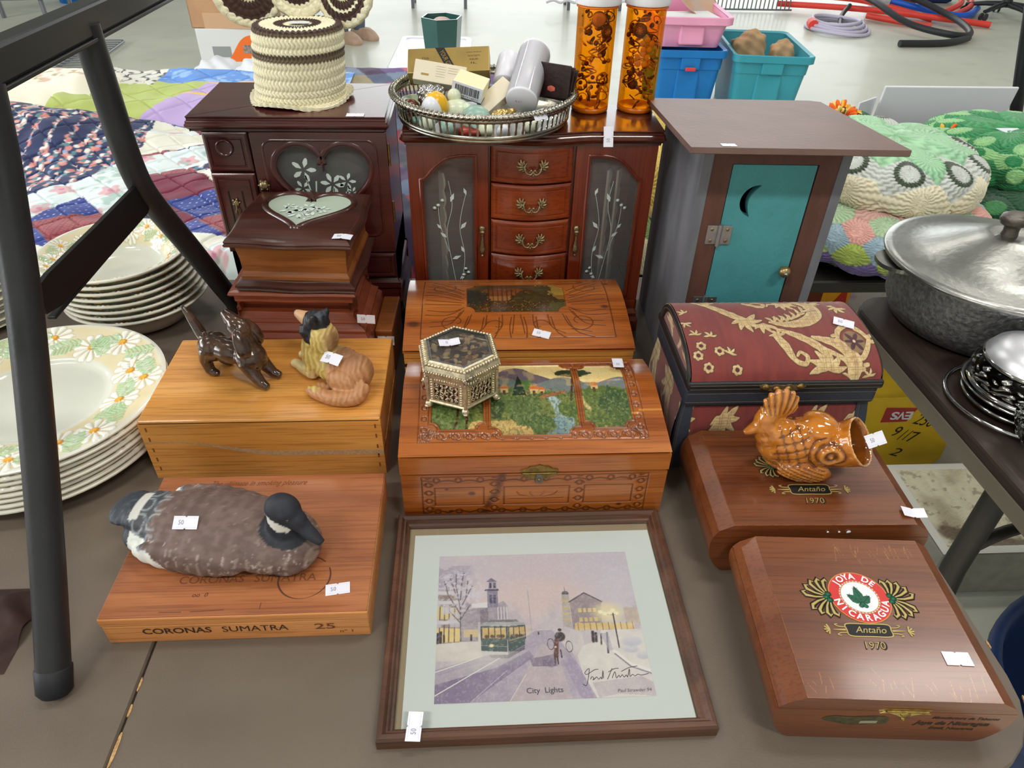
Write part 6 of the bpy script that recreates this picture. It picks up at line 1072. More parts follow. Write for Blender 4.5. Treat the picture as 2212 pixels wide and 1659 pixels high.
# ---------------------------------------------------------------- black folding stand on the left
TUB = mat('black_tube', (40, 40, 43), .42, metal=.2, var=.08, scale=30, bump=.08, bscale=300); RUB = mat('rubber_foot', (22, 23, 30), .6); CRO = mat('black_strap', (26, 26, 28), .38, metal=.3)
fs = thing('folding_stand', 'black tubular steel stand with crossbar and rubber feet on the left of the table', 'stand', (-.58, .65, 0)); W = WL(fs); S_ = lambda x, pts: [(x, y, z) for y, z in pts]
A_ = curve([(.345, .012), (.40, .093), (.452, .176), (.497, .252), (.524, .302), (.546, .35), (.568, .40), (.583, .445)], 6); B_ = curve([(.968, .012), (.925, .072), (.885, .13), (.835, .2), (.795, .255), (.775, .29), (.767, .33), (.7655, .388), (.7655, .452)], 6)
for x, sg in ((-.37, 1), (-.80, -1)):
    MB().tube(S_(x, A_), .0138, 18, TUB).build('leg', fs, W); MB().tube(S_(x, B_), .0138, 18, TUB).build('leg', fs, W)
    for p_ in (A_, B_): d_ = Vector((x, *p_[1])) - Vector((x, *p_[0])); d_.normalize(); b_ = Vector((x, *p_[0])); MB().tube([tuple(b_ - d_ * .0125), tuple(b_ - d_ * .008), tuple(b_ + d_ * .012), tuple(b_ + d_ * .013)], [.011, .0145, .015, .0138], 18, RUB).build('rubber_foot', fs, W)
    mb = MB(); q = [(.536, .292), (.536, .268), (.56, .2625), (.66, .2575), (.77, .2565), (.781, .262), (.781, .289), (.77, .2915), (.66, .2925), (.56, .2945)]; mb.prism(q, -.0022, .0022, CRO, T(x, 0, 0) @ Matrix(((0, 0, 1, 0), (1, 0, 0, 0), (0, 1, 0, 0), (0, 0, 0, 1)))); mb.box(x - .006, x + .002, .545, .775, .2568, .2595, CRO, .001); mb.build('crossbar', fs, W)
    mb = MB(); mb.box(x - .012, x + .010, .36, 1.02, .441, .4685, CRO, .003).box(x - .016, x + .012, .36, 1.02, .4375, .4415, CRO, .001); mb.build('rail', fs, W)
for y in (.38, 1.0): MB().box(-.80, -.37, y - .01, y + .01, .445, .465, CRO, .002).build('end_rail', fs, W)

# ---------------------------------------------------------------- goose decoy
GOO = mat('decoy_paint', (96, 80, 74), .62, attr=True, bump=.12, bscale=300)
gz = thing('goose_decoy', 'painted wooden goose decoy with a black head on the flat cigar box', 'decoy', (-.2475, .4715, .0388), -12.4)
mb = MB(); E_ = mb.ball
E_((-.002, 0, .021), (.086, .046, .027), GOO, 28, 16); E_((.05, -.002, .02), (.048, .039, .024), GOO, 24, 14); E_((-.03, 0, .027), (.062, .036, .0185), GOO, 24, 14); E_((.0, .0, .029), (.045, .032, .0165), GOO, 24, 14)
E_((-.07, .002, .03), (.042, .026, .012), GOO, 20, 12, None, RY(-6)); E_((-.068, -.010, .015), (.032, .028, .0145), GOO, 20, 12); E_((-.1, .004, .027), (.021, .024, .0065), GOO, 16, 10, None, RY(-8)); E_((.07, -.002, .012), (.028, .034, .015), GOO, 20, 12)
mb.box(-.06, .07, -.03, .03, 0, .02, GOO, .006); HZ = .012; mb.tube(curve([(.061, -.002, .020), (.066, -.002, .038), (.068, -.002, .052), (.07, -.003, .064)], 4), [.024, .0215, .0195, .0185, .0175, .0165, .016, .016, .0155, .0155, .015, .015, .0145], 16, GOO)
E_((.0705, -.003, .055 + HZ), (.0175, .0148, .0155), GOO, 18, 12, None, RY(24)); E_((.083, -.006, .046 + HZ), (.0115, .010, .010), GOO, 14, 10, None, RY(40)); mb.tube([(.088, -.007, .041 + HZ), (.099, -.010, .032 + HZ), (.108, -.0125, .0255 + HZ)], [.0084, .0068, .0046], 12, GOO, flat=.75)
for sg in (-1, 1): E_((-.018, sg * .039, .018), (.058, .011, .017), GOO, 20, 12)
def goose_rel(x, y, z):
    f = .0005 * np.sin(x * 420 + 60 * np.abs(y)) * (x < .05) * (x > -.07); return f - .0008 * sst(.002, 0, np.abs(np.abs(y) - .030 - .1 * (x + .01))) * (x < .04) * (x > -.075) * (z > .014)
go = sculpt('body', mb, .0021, 4, GOO, gz, None, goose_rel)
def goose_col(x, y, z):
    P = Paint(x.shape, (98, 80, 74)); n = fbm(x * 160 + 9, (y + z) * 160, 3); n2 = fbm(x * 500, (y - z) * 420, 7); P.fill(sst(.35, .7, n), (118, 98, 92), .7); P.fill((sst(.66, .74, n2) * sst(.0, .05, np.abs(x + .02) + .02)) * (z < .034), (186, 172, 164), .75); P.fill(sst(.7, .76, n2) * (z > .03), (150, 134, 128), .5)
    rows = np.abs(np.sin((x * 1.0 + .35 * np.abs(y)) * 300)); P.fill(sst(.9, .98, rows) * (z < .03) * (x > -.05) * (n > .45), (170, 152, 144), .45)
    P.fill((x < -.036 - .8 * (z - .010)) & (z < .0275) & (x > -.1) & (np.abs(y) > .004), (214, 216, 208)); P.fill(((x < -.062) & (z > .026 - .0 * x) & (x > -.105)), (60, 64, 72), .9)
    fe = np.sin((x + .1) * 190) * np.cos(y * 170); P.fill(sst(.25, .0, np.abs(np.abs(fe) - .35)) * (x < -.055) * (x > -.092) * (z > .022), (176, 186, 190), .55); P.fill(x < -.088 + .15 * np.abs(y), (42, 48, 56)); P.fill(sst(.6, .7, n2) * (x < -.088), (84, 94, 104), .5)
    P.fill((np.abs(x + .083) < .005) & (z > .03) & (np.abs(y) < .017), (210, 208, 200), .9)
    head = ((z > .034 - .25 * (x - .07)) & (np.hypot(x - .0675, y + .002) < .0235)) | ((x > .078) & (z > .0335) & (x + z > .126)); P.fill(head, (34, 36, 44)); P.fill(sst(.4, .8, n) * head, (52, 56, 68), .5)
    zz = z - HZ; ck = np.hypot((x - .0665) / .0105 + (zz - .0465) / .020, (zz - .0465 + .35 * (x - .0665)) / .0066); P.fill((ck < 1) & (np.abs(y + .003) > .008) & head, (214, 212, 206)); return P.c
vcol(go, goose_col)
for sg in (-1, 1): MB().ball((.0797, -.0045 + sg * .0102, .0534 + HZ), (.0019, .0014, .0019), mat('glass_eye', (70, 54, 44), .15), 10, 8).build('eye', gz, None, 'brown bead eye')
price_tag(gz, T(-.022, -.020, .0478) @ RZ(10) @ RX(30), w=.023)

# ---------------------------------------------------------------- carved dachshund
DW = wood('carved_dark_wood', (44, 28, 20), (66, 44, 32), (104, 76, 56), .2, .6, 0, 16, bump=.05); DWS = mat('dachs', (60, 40, 28), .25)
dz = thing('dog_figurine', 'carved dark wooden dachshund with raised tail on the golden oak box', 'figurine', (-.276, .686, .0863), -24)
mb = MB(); E_ = mb.ball; tb = mb.tube
E_((-.034, 0, .034), (.0185, .018, .0185), DWS, 20, 14); E_((-.012, 0, .034), (.027, .0155, .0155), DWS, 20, 14); E_((.018, 0, .0325), (.019, .018, .0185), DWS, 20, 14)
tb(curve([(-.04, .0, .04), (-.02, 0, .042), (0, 0, .038), (.02, 0, .036)], 4), .0085, 12, DWS)
for sg in (-1, 1):
    tb([(-.036, sg * .009, .034), (-.041, sg * .011, .018), (-.037, sg * .012, .006), (-.031, sg * .012, .004)], [.0105, .0075, .0062, .0052], 12, DWS); E_((-.033, sg * .012, .0045), (.009, .0058, .0045), DWS, 12, 8)
    tb([(.018, sg * .008, .03), (.026, sg * .0105, .018), (.036, sg * .0115, .007), (.045, sg * .0125, .0045)], [.0115, .0082, .0062, .0045], 12, DWS)
tb(curve([(-.046, 0, .042), (-.052, .001, .054), (-.060, .0015, .069), (-.0675, .001, .082)], 4), [.0055, .0062, .0066, .0066, .0064, .006, .0056, .0052, .0046, .004, .0032, .0024, .0012], 12, DWS)
tb(curve([(.017, 0, .032), (.017, 0, .048), (.013, .001, .06), (.008, .003, .069)], 4), [.0145, .0135, .0128, .0122, .0118, .0112, .0108, .0104, .0102, .01, .01, .01, .0098], 14, DWS)
E_((.010, .001, .071), (.0145, .0115, .0115), DWS, 18, 12, None, RY(35)); tb([(.008, .002, .073), (-.004, .005, .078), (-.013, .008, .0815)], [.0105, .0082, .0056], 12, DWS)
for sg, dx in ((-1, .004), (1, 0)): tb(curve([(.012 + dx, sg * .0105, .076), (.018 + dx, sg * .0145, .066), (.0235 + dx, sg * .0165, .053), (.0235 + dx, sg * .016, .044)], 4), [.0035, .005, .0062, .0072, .008, .0085, .0088, .0088, .0085, .0078, .0066, .005, .003], 12, DWS, flat=.5)
sculpt('body', mb, .0012, 4, DW, dz)
# ---------------------------------------------------------------- lying collie
CLM = mat('collie_paint', (180, 128, 84), .45, attr=True, bump=.1, bscale=500); cl_ = thing('dog_figurine', 'painted collie figurine lying with raised head on the golden oak box', 'figurine', (-.163, .676, .0863), -31)
mb = MB(); E_ = mb.ball; tb = mb.tube   # local -x is toward the head
E_((.006, .004, .019), (.034, .022, .021), CLM, 24, 14); E_((.026, .002, .018), (.021, .023, .020), CLM, 20, 12); E_((.026, -.017, .015), (.019, .009, .0165), CLM, 20, 12); E_((-.018, .003, .026), (.020, .019, .028), CLM, 22, 14); E_((-.016, .003, .044), (.015, .0155, .021), CLM, 20, 12); E_((-.020, .002, .03), (.018, .016, .024), CLM, 18, 12)
E_((-.0155, .003, .067), (.0145, .013, .0138), CLM, 18, 12); tb([(-.018, .004, .067), (-.034, .0075, .064), (-.050, .0115, .063)], [.0115, .0078, .0042], 12, CLM); E_((-.0512, .0118, .0638), .003, CLM, 10, 8); E_((-.010, .002, .05), (.0175, .0165, .02), CLM, 18, 12)
tb([(-.011, -.005, .073), (-.008, -.007, .080), (-.006, -.0085, .0835)], [.0055, .0038, .0009], 10, CLM); tb([(-.012, .011, .072), (-.010, .0145, .077), (-.009, .017, .0785)], [.0055, .0038, .0009], 10, CLM); tb([(-.022, -.006, .066), (-.021, -.010, .060), (-.021, -.0105, .052)], [.006, .0058, .0022], 10, CLM)
for sg, o_ in ((-1, 0), (1, .004)): tb([(-.018, sg * .011, .012), (-.034, sg * .0105 + .003, .0068), (-.049 - o_, sg * .0085 + .006, .0052)], [.0092, .0065, .0052], 12, CLM); E_((-.051 - o_, sg * .0085 + .006, .0052), (.0065, .0056, .0052), CLM, 12, 8)
tb(curve([(.044, -.006, .012), (.046, -.021, .0085), (.030, -.032, .0075), (.010, -.034, .0072), (-.007, -.033, .0068)], 5), list(np.interp(np.linspace(0, 1, 21), [0, .3, .8, 1], [.009, .0085, .0072, .0045])), 12, CLM); E_((.003, -.021, .005), (.010, .0055, .005), CLM, 12, 8); tb([(-.018, .002, .056), (-.012, .003, .02)], [.0145, .0185], 16, CLM)
def fur(x, y, z): return .0004 * np.sin((x * 420 + y * 260 + 9 * fbm(x * 60, z * 60, 3)) * 2.2) * sst(.004, .010, z) * (x > -.03)
co_ = sculpt('body', mb, .0012, 3, CLM, cl_, None, fur)
def colc(x, y, z):
    n = fbm(x * 200, (z + y) * 120, 4); st_ = .5 + .5 * np.sin((x * 420 + y * 260 + 9 * fbm(x * 60, z * 60, 3)) * 2.2); P = Paint(x.shape, (190, 136, 92)); P.fill(1 - st_, (142, 94, 62), .4); P.fill(sst(.025, .04, z) * sst(-.01, .0, x), (140, 96, 66), .6); P.fill(sst(.035, .04, z) * (x > .004), (110, 76, 54), .6)
    mane = sst(.012, .0, x + .12 * (z - .03)) * (z > .012); P.fill(mane, mixc((214, 192, 116), (182, 156, 86), 1 - st_));  P.fill((x < -.026) & (z < .016), (220, 204, 150)); P.fill((z < .014) & (x < -.01), (212, 190, 136), .9)
    hd = (z > .056) & (x < .002); P.fill(hd & (x < -.023), (206, 162, 122)); blk = ((z > .0665) & (x > -.026) & (x < .004) & (z > .062 - .4 * (x + .02))) | (((y < -.0065) | (y > .013)) & (z > .049) & (x < -.012) & (x > -.028)); P.fill(blk, (30, 30, 36)); P.fill((z > .0685) & (x > -.012) & (x < -.006) & (np.abs(y - .003) < .007), (80, 84, 96), .6); P.fill((x < -.0505) & (z > .05), (30, 28, 34)); return P.c
vcol(co_, colc); cl_.scale = (1.1, 1.1, 1.1); cl_.location.x -= .004
for sg in (-1, 1): MB().ball((-.0262, .0065 + sg * .0066, .0672), .0015, BLK, 8, 6).build('eye', cl_)
price_tag(cl_, T(.012, -.012, .0405) @ RZ(4) @ RX(28), w=.022, bend=-.0012)

# ---------------------------------------------------------------- hexagonal filigree casket
FIL = mat('gilt_filigree', (204, 192, 164), .36, metal=.85, var=.25, scale=260); FILD = mat('old_rose_cloth', (96, 52, 40), .8); TCR = thing('filigree_casket', 'six-sided gilt filigree casket with a glass lid on the front cedar chest', 'casket', (-.0165, .622, .1105), 38)
hexp = lambda r, n=6: [(r * math.cos(2 * PI * k / n), r * math.sin(2 * PI * k / n)) for k in range(n)]; hl = lambda r, z: [(x, y, z) for x, y in hexp(r)]
mb = MB(); mb.loft([hl(.040, .006), hl(.040, .0075), hl(.0375, .008), hl(.0375, .0405)], FILD, True); mb.build('lining', TCR, None, 'old rose lining behind the filigree')
mb = MB(); mb.loft([hl(.0435, .0055), hl(.0445, .0075), hl(.0425, .0095), hl(.041, .010)], FIL, True, True, None, False); mb.build('base_rim', TCR)
for k in range(6):
    a0, a1 = 2 * PI * k / 6, 2 * PI * (k + 1) / 6; p0 = Vector((.0428 * math.cos(a0), .0428 * math.sin(a0), 0)); p1 = Vector((.0428 * math.cos(a1), .0428 * math.sin(a1), 0)); d = (p1 - p0); L_ = d.length; d.normalize(); n_ = Vector((d.y, -d.x, 0)); Mf = Matrix(((d.x, 0, n_.x, p0.x), (d.y, 0, n_.y, p0.y), (0, 1, 0, 0), (0, 0, 0, 1)))
    mb = MB(); w0, w1, h0, h1 = .0075, L_ - .0075, .0115, .0335; cut(mb, [(.0015, .0095), (L_ - .0015, .0095), (L_ - .0015, .041), (.0015, .041)], [[(w0, h0), (w1, h0), (w1, h1), (w0, h1)]], -.001, .0006, FIL, Mf)
    for j in range(9): mb.ball((.0045, .0115 + .0032 * j, .0006), (.0017, .0012, .0012), FIL, 6, 5, Mf); mb.ball((L_ - .0045, .0115 + .0032 * j, .0006), (.0017, .0012, .0012), FIL, 6, 5, Mf)
    for j in range(10): mb.ball((w0 + (w1 - w0) * (j + .5) / 10, .0372, .0006), (.0011, .0022, .0009), FIL, 6, 5, Mf)
    pn = mb.build('side_panel', TCR); mb = MB()
    for ix in range(5):
        for iy in range(4):
            cx = w0 + (w1 - w0) * (ix + .5) / 5; cy = h0 + (h1 - h0) * (iy + .5) / 4; s = 1 if (ix + iy) % 2 else -1; mb.tube([(cx + s * (.0026 * (1 - .6 * q / 9)) * math.cos(q * .62 + ix), cy + (.0028 * (1 - .6 * q / 9)) * math.sin(q * .62 + iy), 0) for q in range(10)], .00065, 5, FIL, True, Mf); mb.ball((cx + s * .0006, cy, .0004), .0009, FIL, 6, 5, Mf)
    for i_ in range(6): mb.tube([(w0 + (w1 - w0) * i_ / 6, h0, 0), (w0 + (w1 - w0) * (i_ + 1.5) / 7, h1, 0)], .00045, 5, FIL, True, Mf)
    mb.build('filigree', pn, None, 'openwork scrolls')
    b = Vector((.0436 * math.cos(a0), .0436 * math.sin(a0), 0)); MB().tube([(b.x, b.y, .0065), (b.x, b.y, .0405)], .0017, 10, FIL).build('corner_post', TCR); f = MB(); f.ball((b.x * .98, b.y * .98, .003), (.0042, .0042, .0045), FIL, 10, 8); f.ball((b.x * 1.04, b.y * 1.04, .0012), (.0028, .0028, .0018), FIL, 8, 6); f.build('foot', TCR)
ld = MB(); ld.loft([hl(.0445, .0415), hl(.0452, .0425), hl(.0452, .0455), hl(.0465, .0465), hl(.0465, .0495), hl(.0445, .053), hl(.0405, .0575), hl(.0385, .0585)], FIL, False, True, None, False); ldo = ld.build('lid_frame', TCR)
mb = MB()
for rr_, zz, s in ((.0432, .0555, .0022), (.0468, .048, .0014)):
    for k in range(6):
        a0, a1 = 2 * PI * k / 6, 2 * PI * (k + 1) / 6
        for j in range(12 if s > .002 else 16): q = j / (12 if s > .002 else 16); mb.ball((rr_ * ((1 - q) * math.cos(a0) + q * math.cos(a1)), rr_ * ((1 - q) * math.sin(a0) + q * math.sin(a1)), zz), s, FIL, 6, 5)
tag(mb.build('beading', ldo), None, None, None, 'stuff')
GL2 = pane_mat('bevelled_glass', (214, 208, 190), haze=.05, refl=1.3); mb = MB(); mb.add(hl(.039, .0572), [(0, 1, 2, 3, 4, 5)], GL2); mb.build('glass_pane', ldo); mb = MB(); mb.loft([hl(.0395, .0572), hl(.0355, .0588)], pane_mat('glass_bevel', (176, 190, 180), haze=.12), False, True, None, False); mb.build('glass_bevel', ldo)
mb = MB(); mf = T(.0455 * math.cos(-PI * 2 / 6 - .15), .0455 * math.sin(-PI * 2 / 6 - .15), .043)
for j in range(7): a = R(-150 + 20 * j) ; mb.ball((.0085 * math.cos(a), 0, .0085 * math.sin(a) + .004), (.0018, .0015, .0026), SILV, 8, 6, T(.0, 0, 0) @ RZ(-112) @ T(0, .0452, .046) if False else RZ(-112 + 90 - 38 + 38) @ T(0, -.0455, .046))
mb.ball((0, 0, .003), (.0035, .0018, .0025), SILV, 8, 6, RZ(-22) @ T(0, -.0455, .046)); mb.build('clasp', TCR, None, 'silvery shell clasp'); price_tag(TCR, T(-.004, .012, .0594) @ RZ(-38 + 10), bend=.0012)
g = np.random.default_rng(2); mb = MB(); CRC = mat('cream_petal', (214, 184, 130), .8); RSC = mat('rose_petal', (150, 98, 74), .8); PKC = mat('pale_petal', (226, 206, 184), .8)
for k in range(90): a = g.uniform(0, 2 * PI); r = .034 * math.sqrt(g.random()); mb.ball((r * math.cos(a), r * math.sin(a), g.uniform(.046, .053)), (g.uniform(.003, .006), g.uniform(.002, .004), g.uniform(.0008, .002)), (CRC, RSC, PKC)[k % 3], 8, 6, None, RX(g.uniform(-60, 60)) @ RZ(g.uniform(0, 180)))
po = mb.build('dried_petals'); po.location = (-.0165, .622, .1105); tag(po, 'dried cream and rose petals inside the hexagonal glass casket', 'potpourri', None, 'stuff')

# ---------------------------------------------------------------- amber glazed fish planter
FSH = mat('amber_glaze', (176, 102, 26), .1, attr=True, coat=1.0); fp = thing('fish_planter', 'glossy amber ceramic fish with gaping mouth on the Antaño cigar box', 'planter', (.345, .531, .0705), -4)
mb = MB(); E_ = mb.ball; tb = mb.tube
E_((-.008, 0, .034), (.042, .025, .029), FSH, 26, 16); E_((-.03, 0, .045), (.024, .018, .02), FSH, 22, 14); E_((.012, 0, .036), (.026, .027, .029), FSH, 22, 14)
tb(curve([(-.036, 0, .048), (-.046, .002, .06), (-.042, .004, .074), (-.034, .005, .085)], 4), [.0165, .0155, .0145, .0135, .0125, .0118, .011, .0105, .01, .0095, .009, .0085, .008], 16, FSH)
E_((-.036, .003, .083), (.018, .0068, .019), FSH, 20, 12, None, RY(8)); tb([(-.05, 0, .058), (-.061, -.001, .05), (-.067, -.002, .047)], [.008, .005, .0028], 12, FSH)
E_((.0, -.0215, .0125), (.030, .0075, .0125), FSH, 20, 12, None, RY(8)); E_((.0, .0215, .0125), (.030, .0075, .0125), FSH, 20, 12, None, RY(8)); E_((-.004, 0, .012), (.034, .021, .0118), FSH, 20, 12)
E_((.010, 0, .058), (.02, .022, .011), FSH, 18, 12)
# gaping mouth: a flared cup with real wall thickness
CD = Vector((.66, -.40, .62)).normalized(); cupM = T(.022, .0, .027) @ CD.to_track_quat('Z', 'Y').to_matrix().to_4x4(); CI = cupM.inverted(); oc = [(.0175, -.008), (.0225, .006), (.0255, .02), (.0275, .036), (.028, .040), (.0262, .041), (.0235, .036), (.021, .02), (.0165, .006), (.001, .002)]
mb.lathe(oc[:1] + oc[1:] , 30, FSH, cupM @ SCL(1.0, .92, 1)); E_((.016, -.0235, .042), (.0145, .008, .0145), FSH, 18, 12); E_((.016, .0235, .042), (.0145, .008, .0145), FSH, 18, 12)
def fish_rel(x, y, z):
    e = np.hypot(x - .016, z - .042); eye = .0018 * np.cos(e * 700) * sst(.0155, .0125, e) * (np.abs(y) > .012); sc = np.abs(np.sin((x + .4 * z) * 330)) * np.abs(np.sin((z - .4 * x) * 330)); scl = -.0011 * sst(.35, .1, sc) * (x < -.004) * (x > -.036) * (z > .022) * (z < .062)
    fin = .0012 * np.sin((z + .4 * x) * 1500) * (z < .022) * (x < .02) * (np.abs(y) > .017); tail = .0011 * np.sin((x + .036) / (z - .045) * 42) * (z > .073); gill = -.002 * sst(.0022, 0, np.abs(np.hypot(x - .018, z - .040) - .0205)) * (x < .010) * (np.abs(y) > .008); return eye + scl + fin + tail + gill
fo = sculpt('body', mb, .0016, 3, FSH, fp, None, fish_rel)
def fish_col(x, y, z):
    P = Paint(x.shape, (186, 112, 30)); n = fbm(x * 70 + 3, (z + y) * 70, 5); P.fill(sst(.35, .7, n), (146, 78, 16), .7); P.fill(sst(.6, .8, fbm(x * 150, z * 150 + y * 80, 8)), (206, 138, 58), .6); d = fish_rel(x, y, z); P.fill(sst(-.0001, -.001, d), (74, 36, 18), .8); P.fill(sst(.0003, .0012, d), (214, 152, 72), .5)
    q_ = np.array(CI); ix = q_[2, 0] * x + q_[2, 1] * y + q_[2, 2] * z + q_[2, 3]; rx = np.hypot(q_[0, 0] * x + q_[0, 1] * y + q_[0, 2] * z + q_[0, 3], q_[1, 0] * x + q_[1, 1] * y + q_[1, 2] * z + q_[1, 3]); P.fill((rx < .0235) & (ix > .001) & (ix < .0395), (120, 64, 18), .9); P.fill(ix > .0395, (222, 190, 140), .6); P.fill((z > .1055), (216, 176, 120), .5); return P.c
vcol(fo, fish_col)
price_tag(fp, T(.058, -.022, .0605) @ RZ(24) @ RX(38), w=.024, h=.0135)

# ---------------------------------------------------------------- tables behind, quilts and cushions
WDK = wood('dark_table_wood', (38, 28, 24), (52, 40, 34), (66, 52, 46), .45, .1, 1, 8, bump=.2); BRZ = mat('taupe_edge', (122, 114, 102), .6); DTUB = mat('dark_grey_tube', (66, 62, 58), .5, metal=.2); BLKW = mat('black_wood', (36, 33, 31), .5)
for nm, lb, x0, x1, y0, y1, z in (('display_table', 'dark table under the patchwork quilts behind the jewelry cabinets', -2.3, .18, 1.17, 2.75, -.125), ('display_table', 'dark table under the crocheted cushions behind the outhouse', .26, 1.95, 1.30, 2.4, -.14)):
    t = thing(nm, lb, 'table', ((x0 + x1) / 2, (y0 + y1) / 2, FZ)); Q = T(-(x0 + x1) / 2, -(y0 + y1) / 2, -FZ); mb = MB(); slab(mb, rrect(x0, x1, y0, y1, .03), [(.003, z - .03), (0, z - .026), (0, z - .004), (.003, z)], BLKW); mb.build('tabletop', t, Q)
    for xx in (x0 + .12, x1 - .12):
        for yy in (y0 + .1, y1 - .1): MB().tube([(xx, yy, z - .02), (xx, yy, FZ)], .016, 10, DTUB).build('leg', t, Q)
QM = mat('quilt_cotton', (200, 200, 200), .9, attr=True, bump=.15, bscale=700, sheen=.15)
NAVYC, BLUE, MAR, LAT, CRE, WFL = (40, 50, 88), (48, 62, 140), (112, 36, 62), (156, 84, 92), (226, 226, 214), (206, 222, 228)
def prints(P, m, kind, x, y, seed):
    n = fbm(x * 30, y * 30, seed)
    if kind == 'navy':
        P.fill(m, mixc((32, 42, 80), (48, 60, 104), n)); cx, cy = np.floor(x / .04), np.floor(y / .04)
        for k in range(13):
            ox = .023 * np.sin(cx * 12.9 + cy * 78.2 + k * 3.1) + .0, ; ox = ox[0]; oy = .023 * np.sin(cx * 39.3 + cy * 11.1 + k * 5.7); d = np.hypot((x - (cx + .5) * .04 - ox) * (1 + .15 * (k % 2)), (y - (cy + .5) * .04 - oy) * (1.1 - .3 * (k % 2))); c = ((226, 222, 220), (214, 140, 134), (92, 140, 150), (216, 158, 150), (70, 112, 124), (150, 170, 206), (60, 96, 116), (88, 128, 140), (230, 196, 190))[k % 9]; r = (.0088, .0098, .0066, .0082, .0066, .0072, .0062, .0058, .005)[k % 9]; P.fill(m * sst(r, r * .7, d), c)
    elif kind == 'blue':
        P.fill(m, mixc((42, 56, 128), (62, 78, 158), n)); g_ = .016; d = np.maximum(np.abs((x / g_) % 1 - .5), np.abs((y / g_) % 1 - .5)) * g_; P.fill(m * (d < .0014), (196, 204, 222)); d2 = np.hypot(((x / g_ + .5) % 1 - .5) * g_, ((y / g_ + .5) % 1 - .5) * g_); P.fill(m * (d2 < .0007), (190, 196, 220))
    elif kind == 'lat':
        P.fill(m, mixc((150, 72, 84), (172, 104, 108), n)); d = np.abs(np.sin(x * 420)) * np.abs(np.sin(y * 420 + np.sin(x * 420))); P.fill(m * sst(.35, .2, d), (112, 44, 60), .7)
    elif kind == 'mar': P.fill(m, mixc((100, 30, 54), (126, 46, 72), n))
    elif kind == 'cre': P.fill(m, mixc((216, 216, 202), (234, 234, 224), n))
    elif kind == 'wfl':
        P.fill(m, mixc((204, 220, 226), (226, 234, 234), n)); cx, cy = np.floor(x / .1 + .3), np.floor(y / .1 + .6); px, py = x - (cx + .2) * .1, y - (cy - .1) * .1; r = np.hypot(px - .004, py); an = np.arctan2(py, px - .004); P.fill(m * sst(.002, 0, r - .020 - .005 * np.cos(an * 5)), (176, 192, 228) if seed % 2 else (214, 158, 166), .8); P.fill(m * (r < .006), (206, 130, 160)); P.fill(m * sst(.60, .68, fbm(x * 34, y * 34, seed + 4)), (150, 188, 176), .7)
def quilt(name, label, X, Y, Z, paint, cat='quilt', th=.02, rel=None):
    P = Paint(X.shape, CRE); paint(P, X, Y); o = surf(name, X, Y, Z, P.c, QM); tag(o, label, cat, 'quilts on the table behind'); return o
def bumps(X, Y, seed, a): return a * (fbm(X * 4.5, Y * 4.5, seed, 3) - .5) + .25 * a * (fbm(X * 16, Y * 16, seed + 3, 2) - .5)
def stitch(X, Y, g): return -.0045 * (sst(.006, 0, np.abs(((X + Y) / g) % 1 - .5) * g) + sst(.006, 0, np.abs(((X - Y) / g) % 1 - .5) * g))
X, Y = grid(520, 400, -1.75, -.30, 1.155, 2.0); edge = sst(1.155, 1.20, Y); Zq = -.105 + .085 * edge * sst(2.06, 1.93, Y) + .075 * np.exp(-(((X + 1.22) / .30) ** 2 + ((Y - 1.85) / .17) ** 2)) + bumps(X, Y, 4, .05) * edge + stitch(X, Y, .085) - .03 * sst(-.42, -.3, X)
def pq(P, x, y):
    s = .165; a = (x + y * .9) / s; b = (y - x * .55) / s; ia, ib = np.floor(a), np.floor(b); fa, fb = a - ia, b - ib; k = (ia + 2 * ib) % 6
    for i, kd in enumerate(('blue', 'wfl', 'mar', 'cre', 'lat', 'navy')): prints(P, (k == i) * 1.0, kd, x, y, 3 + i)
    prints(P, ((k == 3) & (fa + fb > 1.15)) * 1.0, 'blue', x, y, 5); prints(P, ((k == 1) & (np.hypot(fa - 1, fb) < .55)) * 1.0, 'cre', x, y, 7); prints(P, ((k == 5) & (fa > fb + .2)) * 1.0, 'mar', x, y, 7)
    band = (np.abs(np.hypot(x + .35, y - 1.2) - .60) < .055); prints(P, band * 1.0, 'wfl', x, y, 6); band2 = (np.abs(np.hypot(x + .35, y - 1.2) - .72) < .055); prints(P, band2 * 1.0, 'cre', x, y, 6)
    prints(P, inpoly(x, y, [(-1.6, 1.35), (-1.02, 1.38), (-.86, 1.55), (-.80, 1.75), (-.84, 1.98), (-1.0, 2.05), (-1.22, 1.95), (-1.6, 1.7)]) * 1.0, 'navy', x, y, 5); prints(P, inpoly(x, y, [(-1.75, 1.7), (-1.22, 1.93), (-1.0, 2.03), (-.8, 1.99), (-.7, 1.9), (-.6, 2.2), (-1.75, 2.2)]) * 1.0, 'mar', x, y, 5)
    P.fill(sst(.004, .0005, np.minimum(np.minimum(fa, 1 - fa), np.minimum(fb, 1 - fb)) * s) * (y < 1.4), (120, 120, 120), .3)
quilt('patchwork_quilt', 'puffy patchwork quilt of navy floral, blue, maroon and white patches', X, Y, Zq, pq)
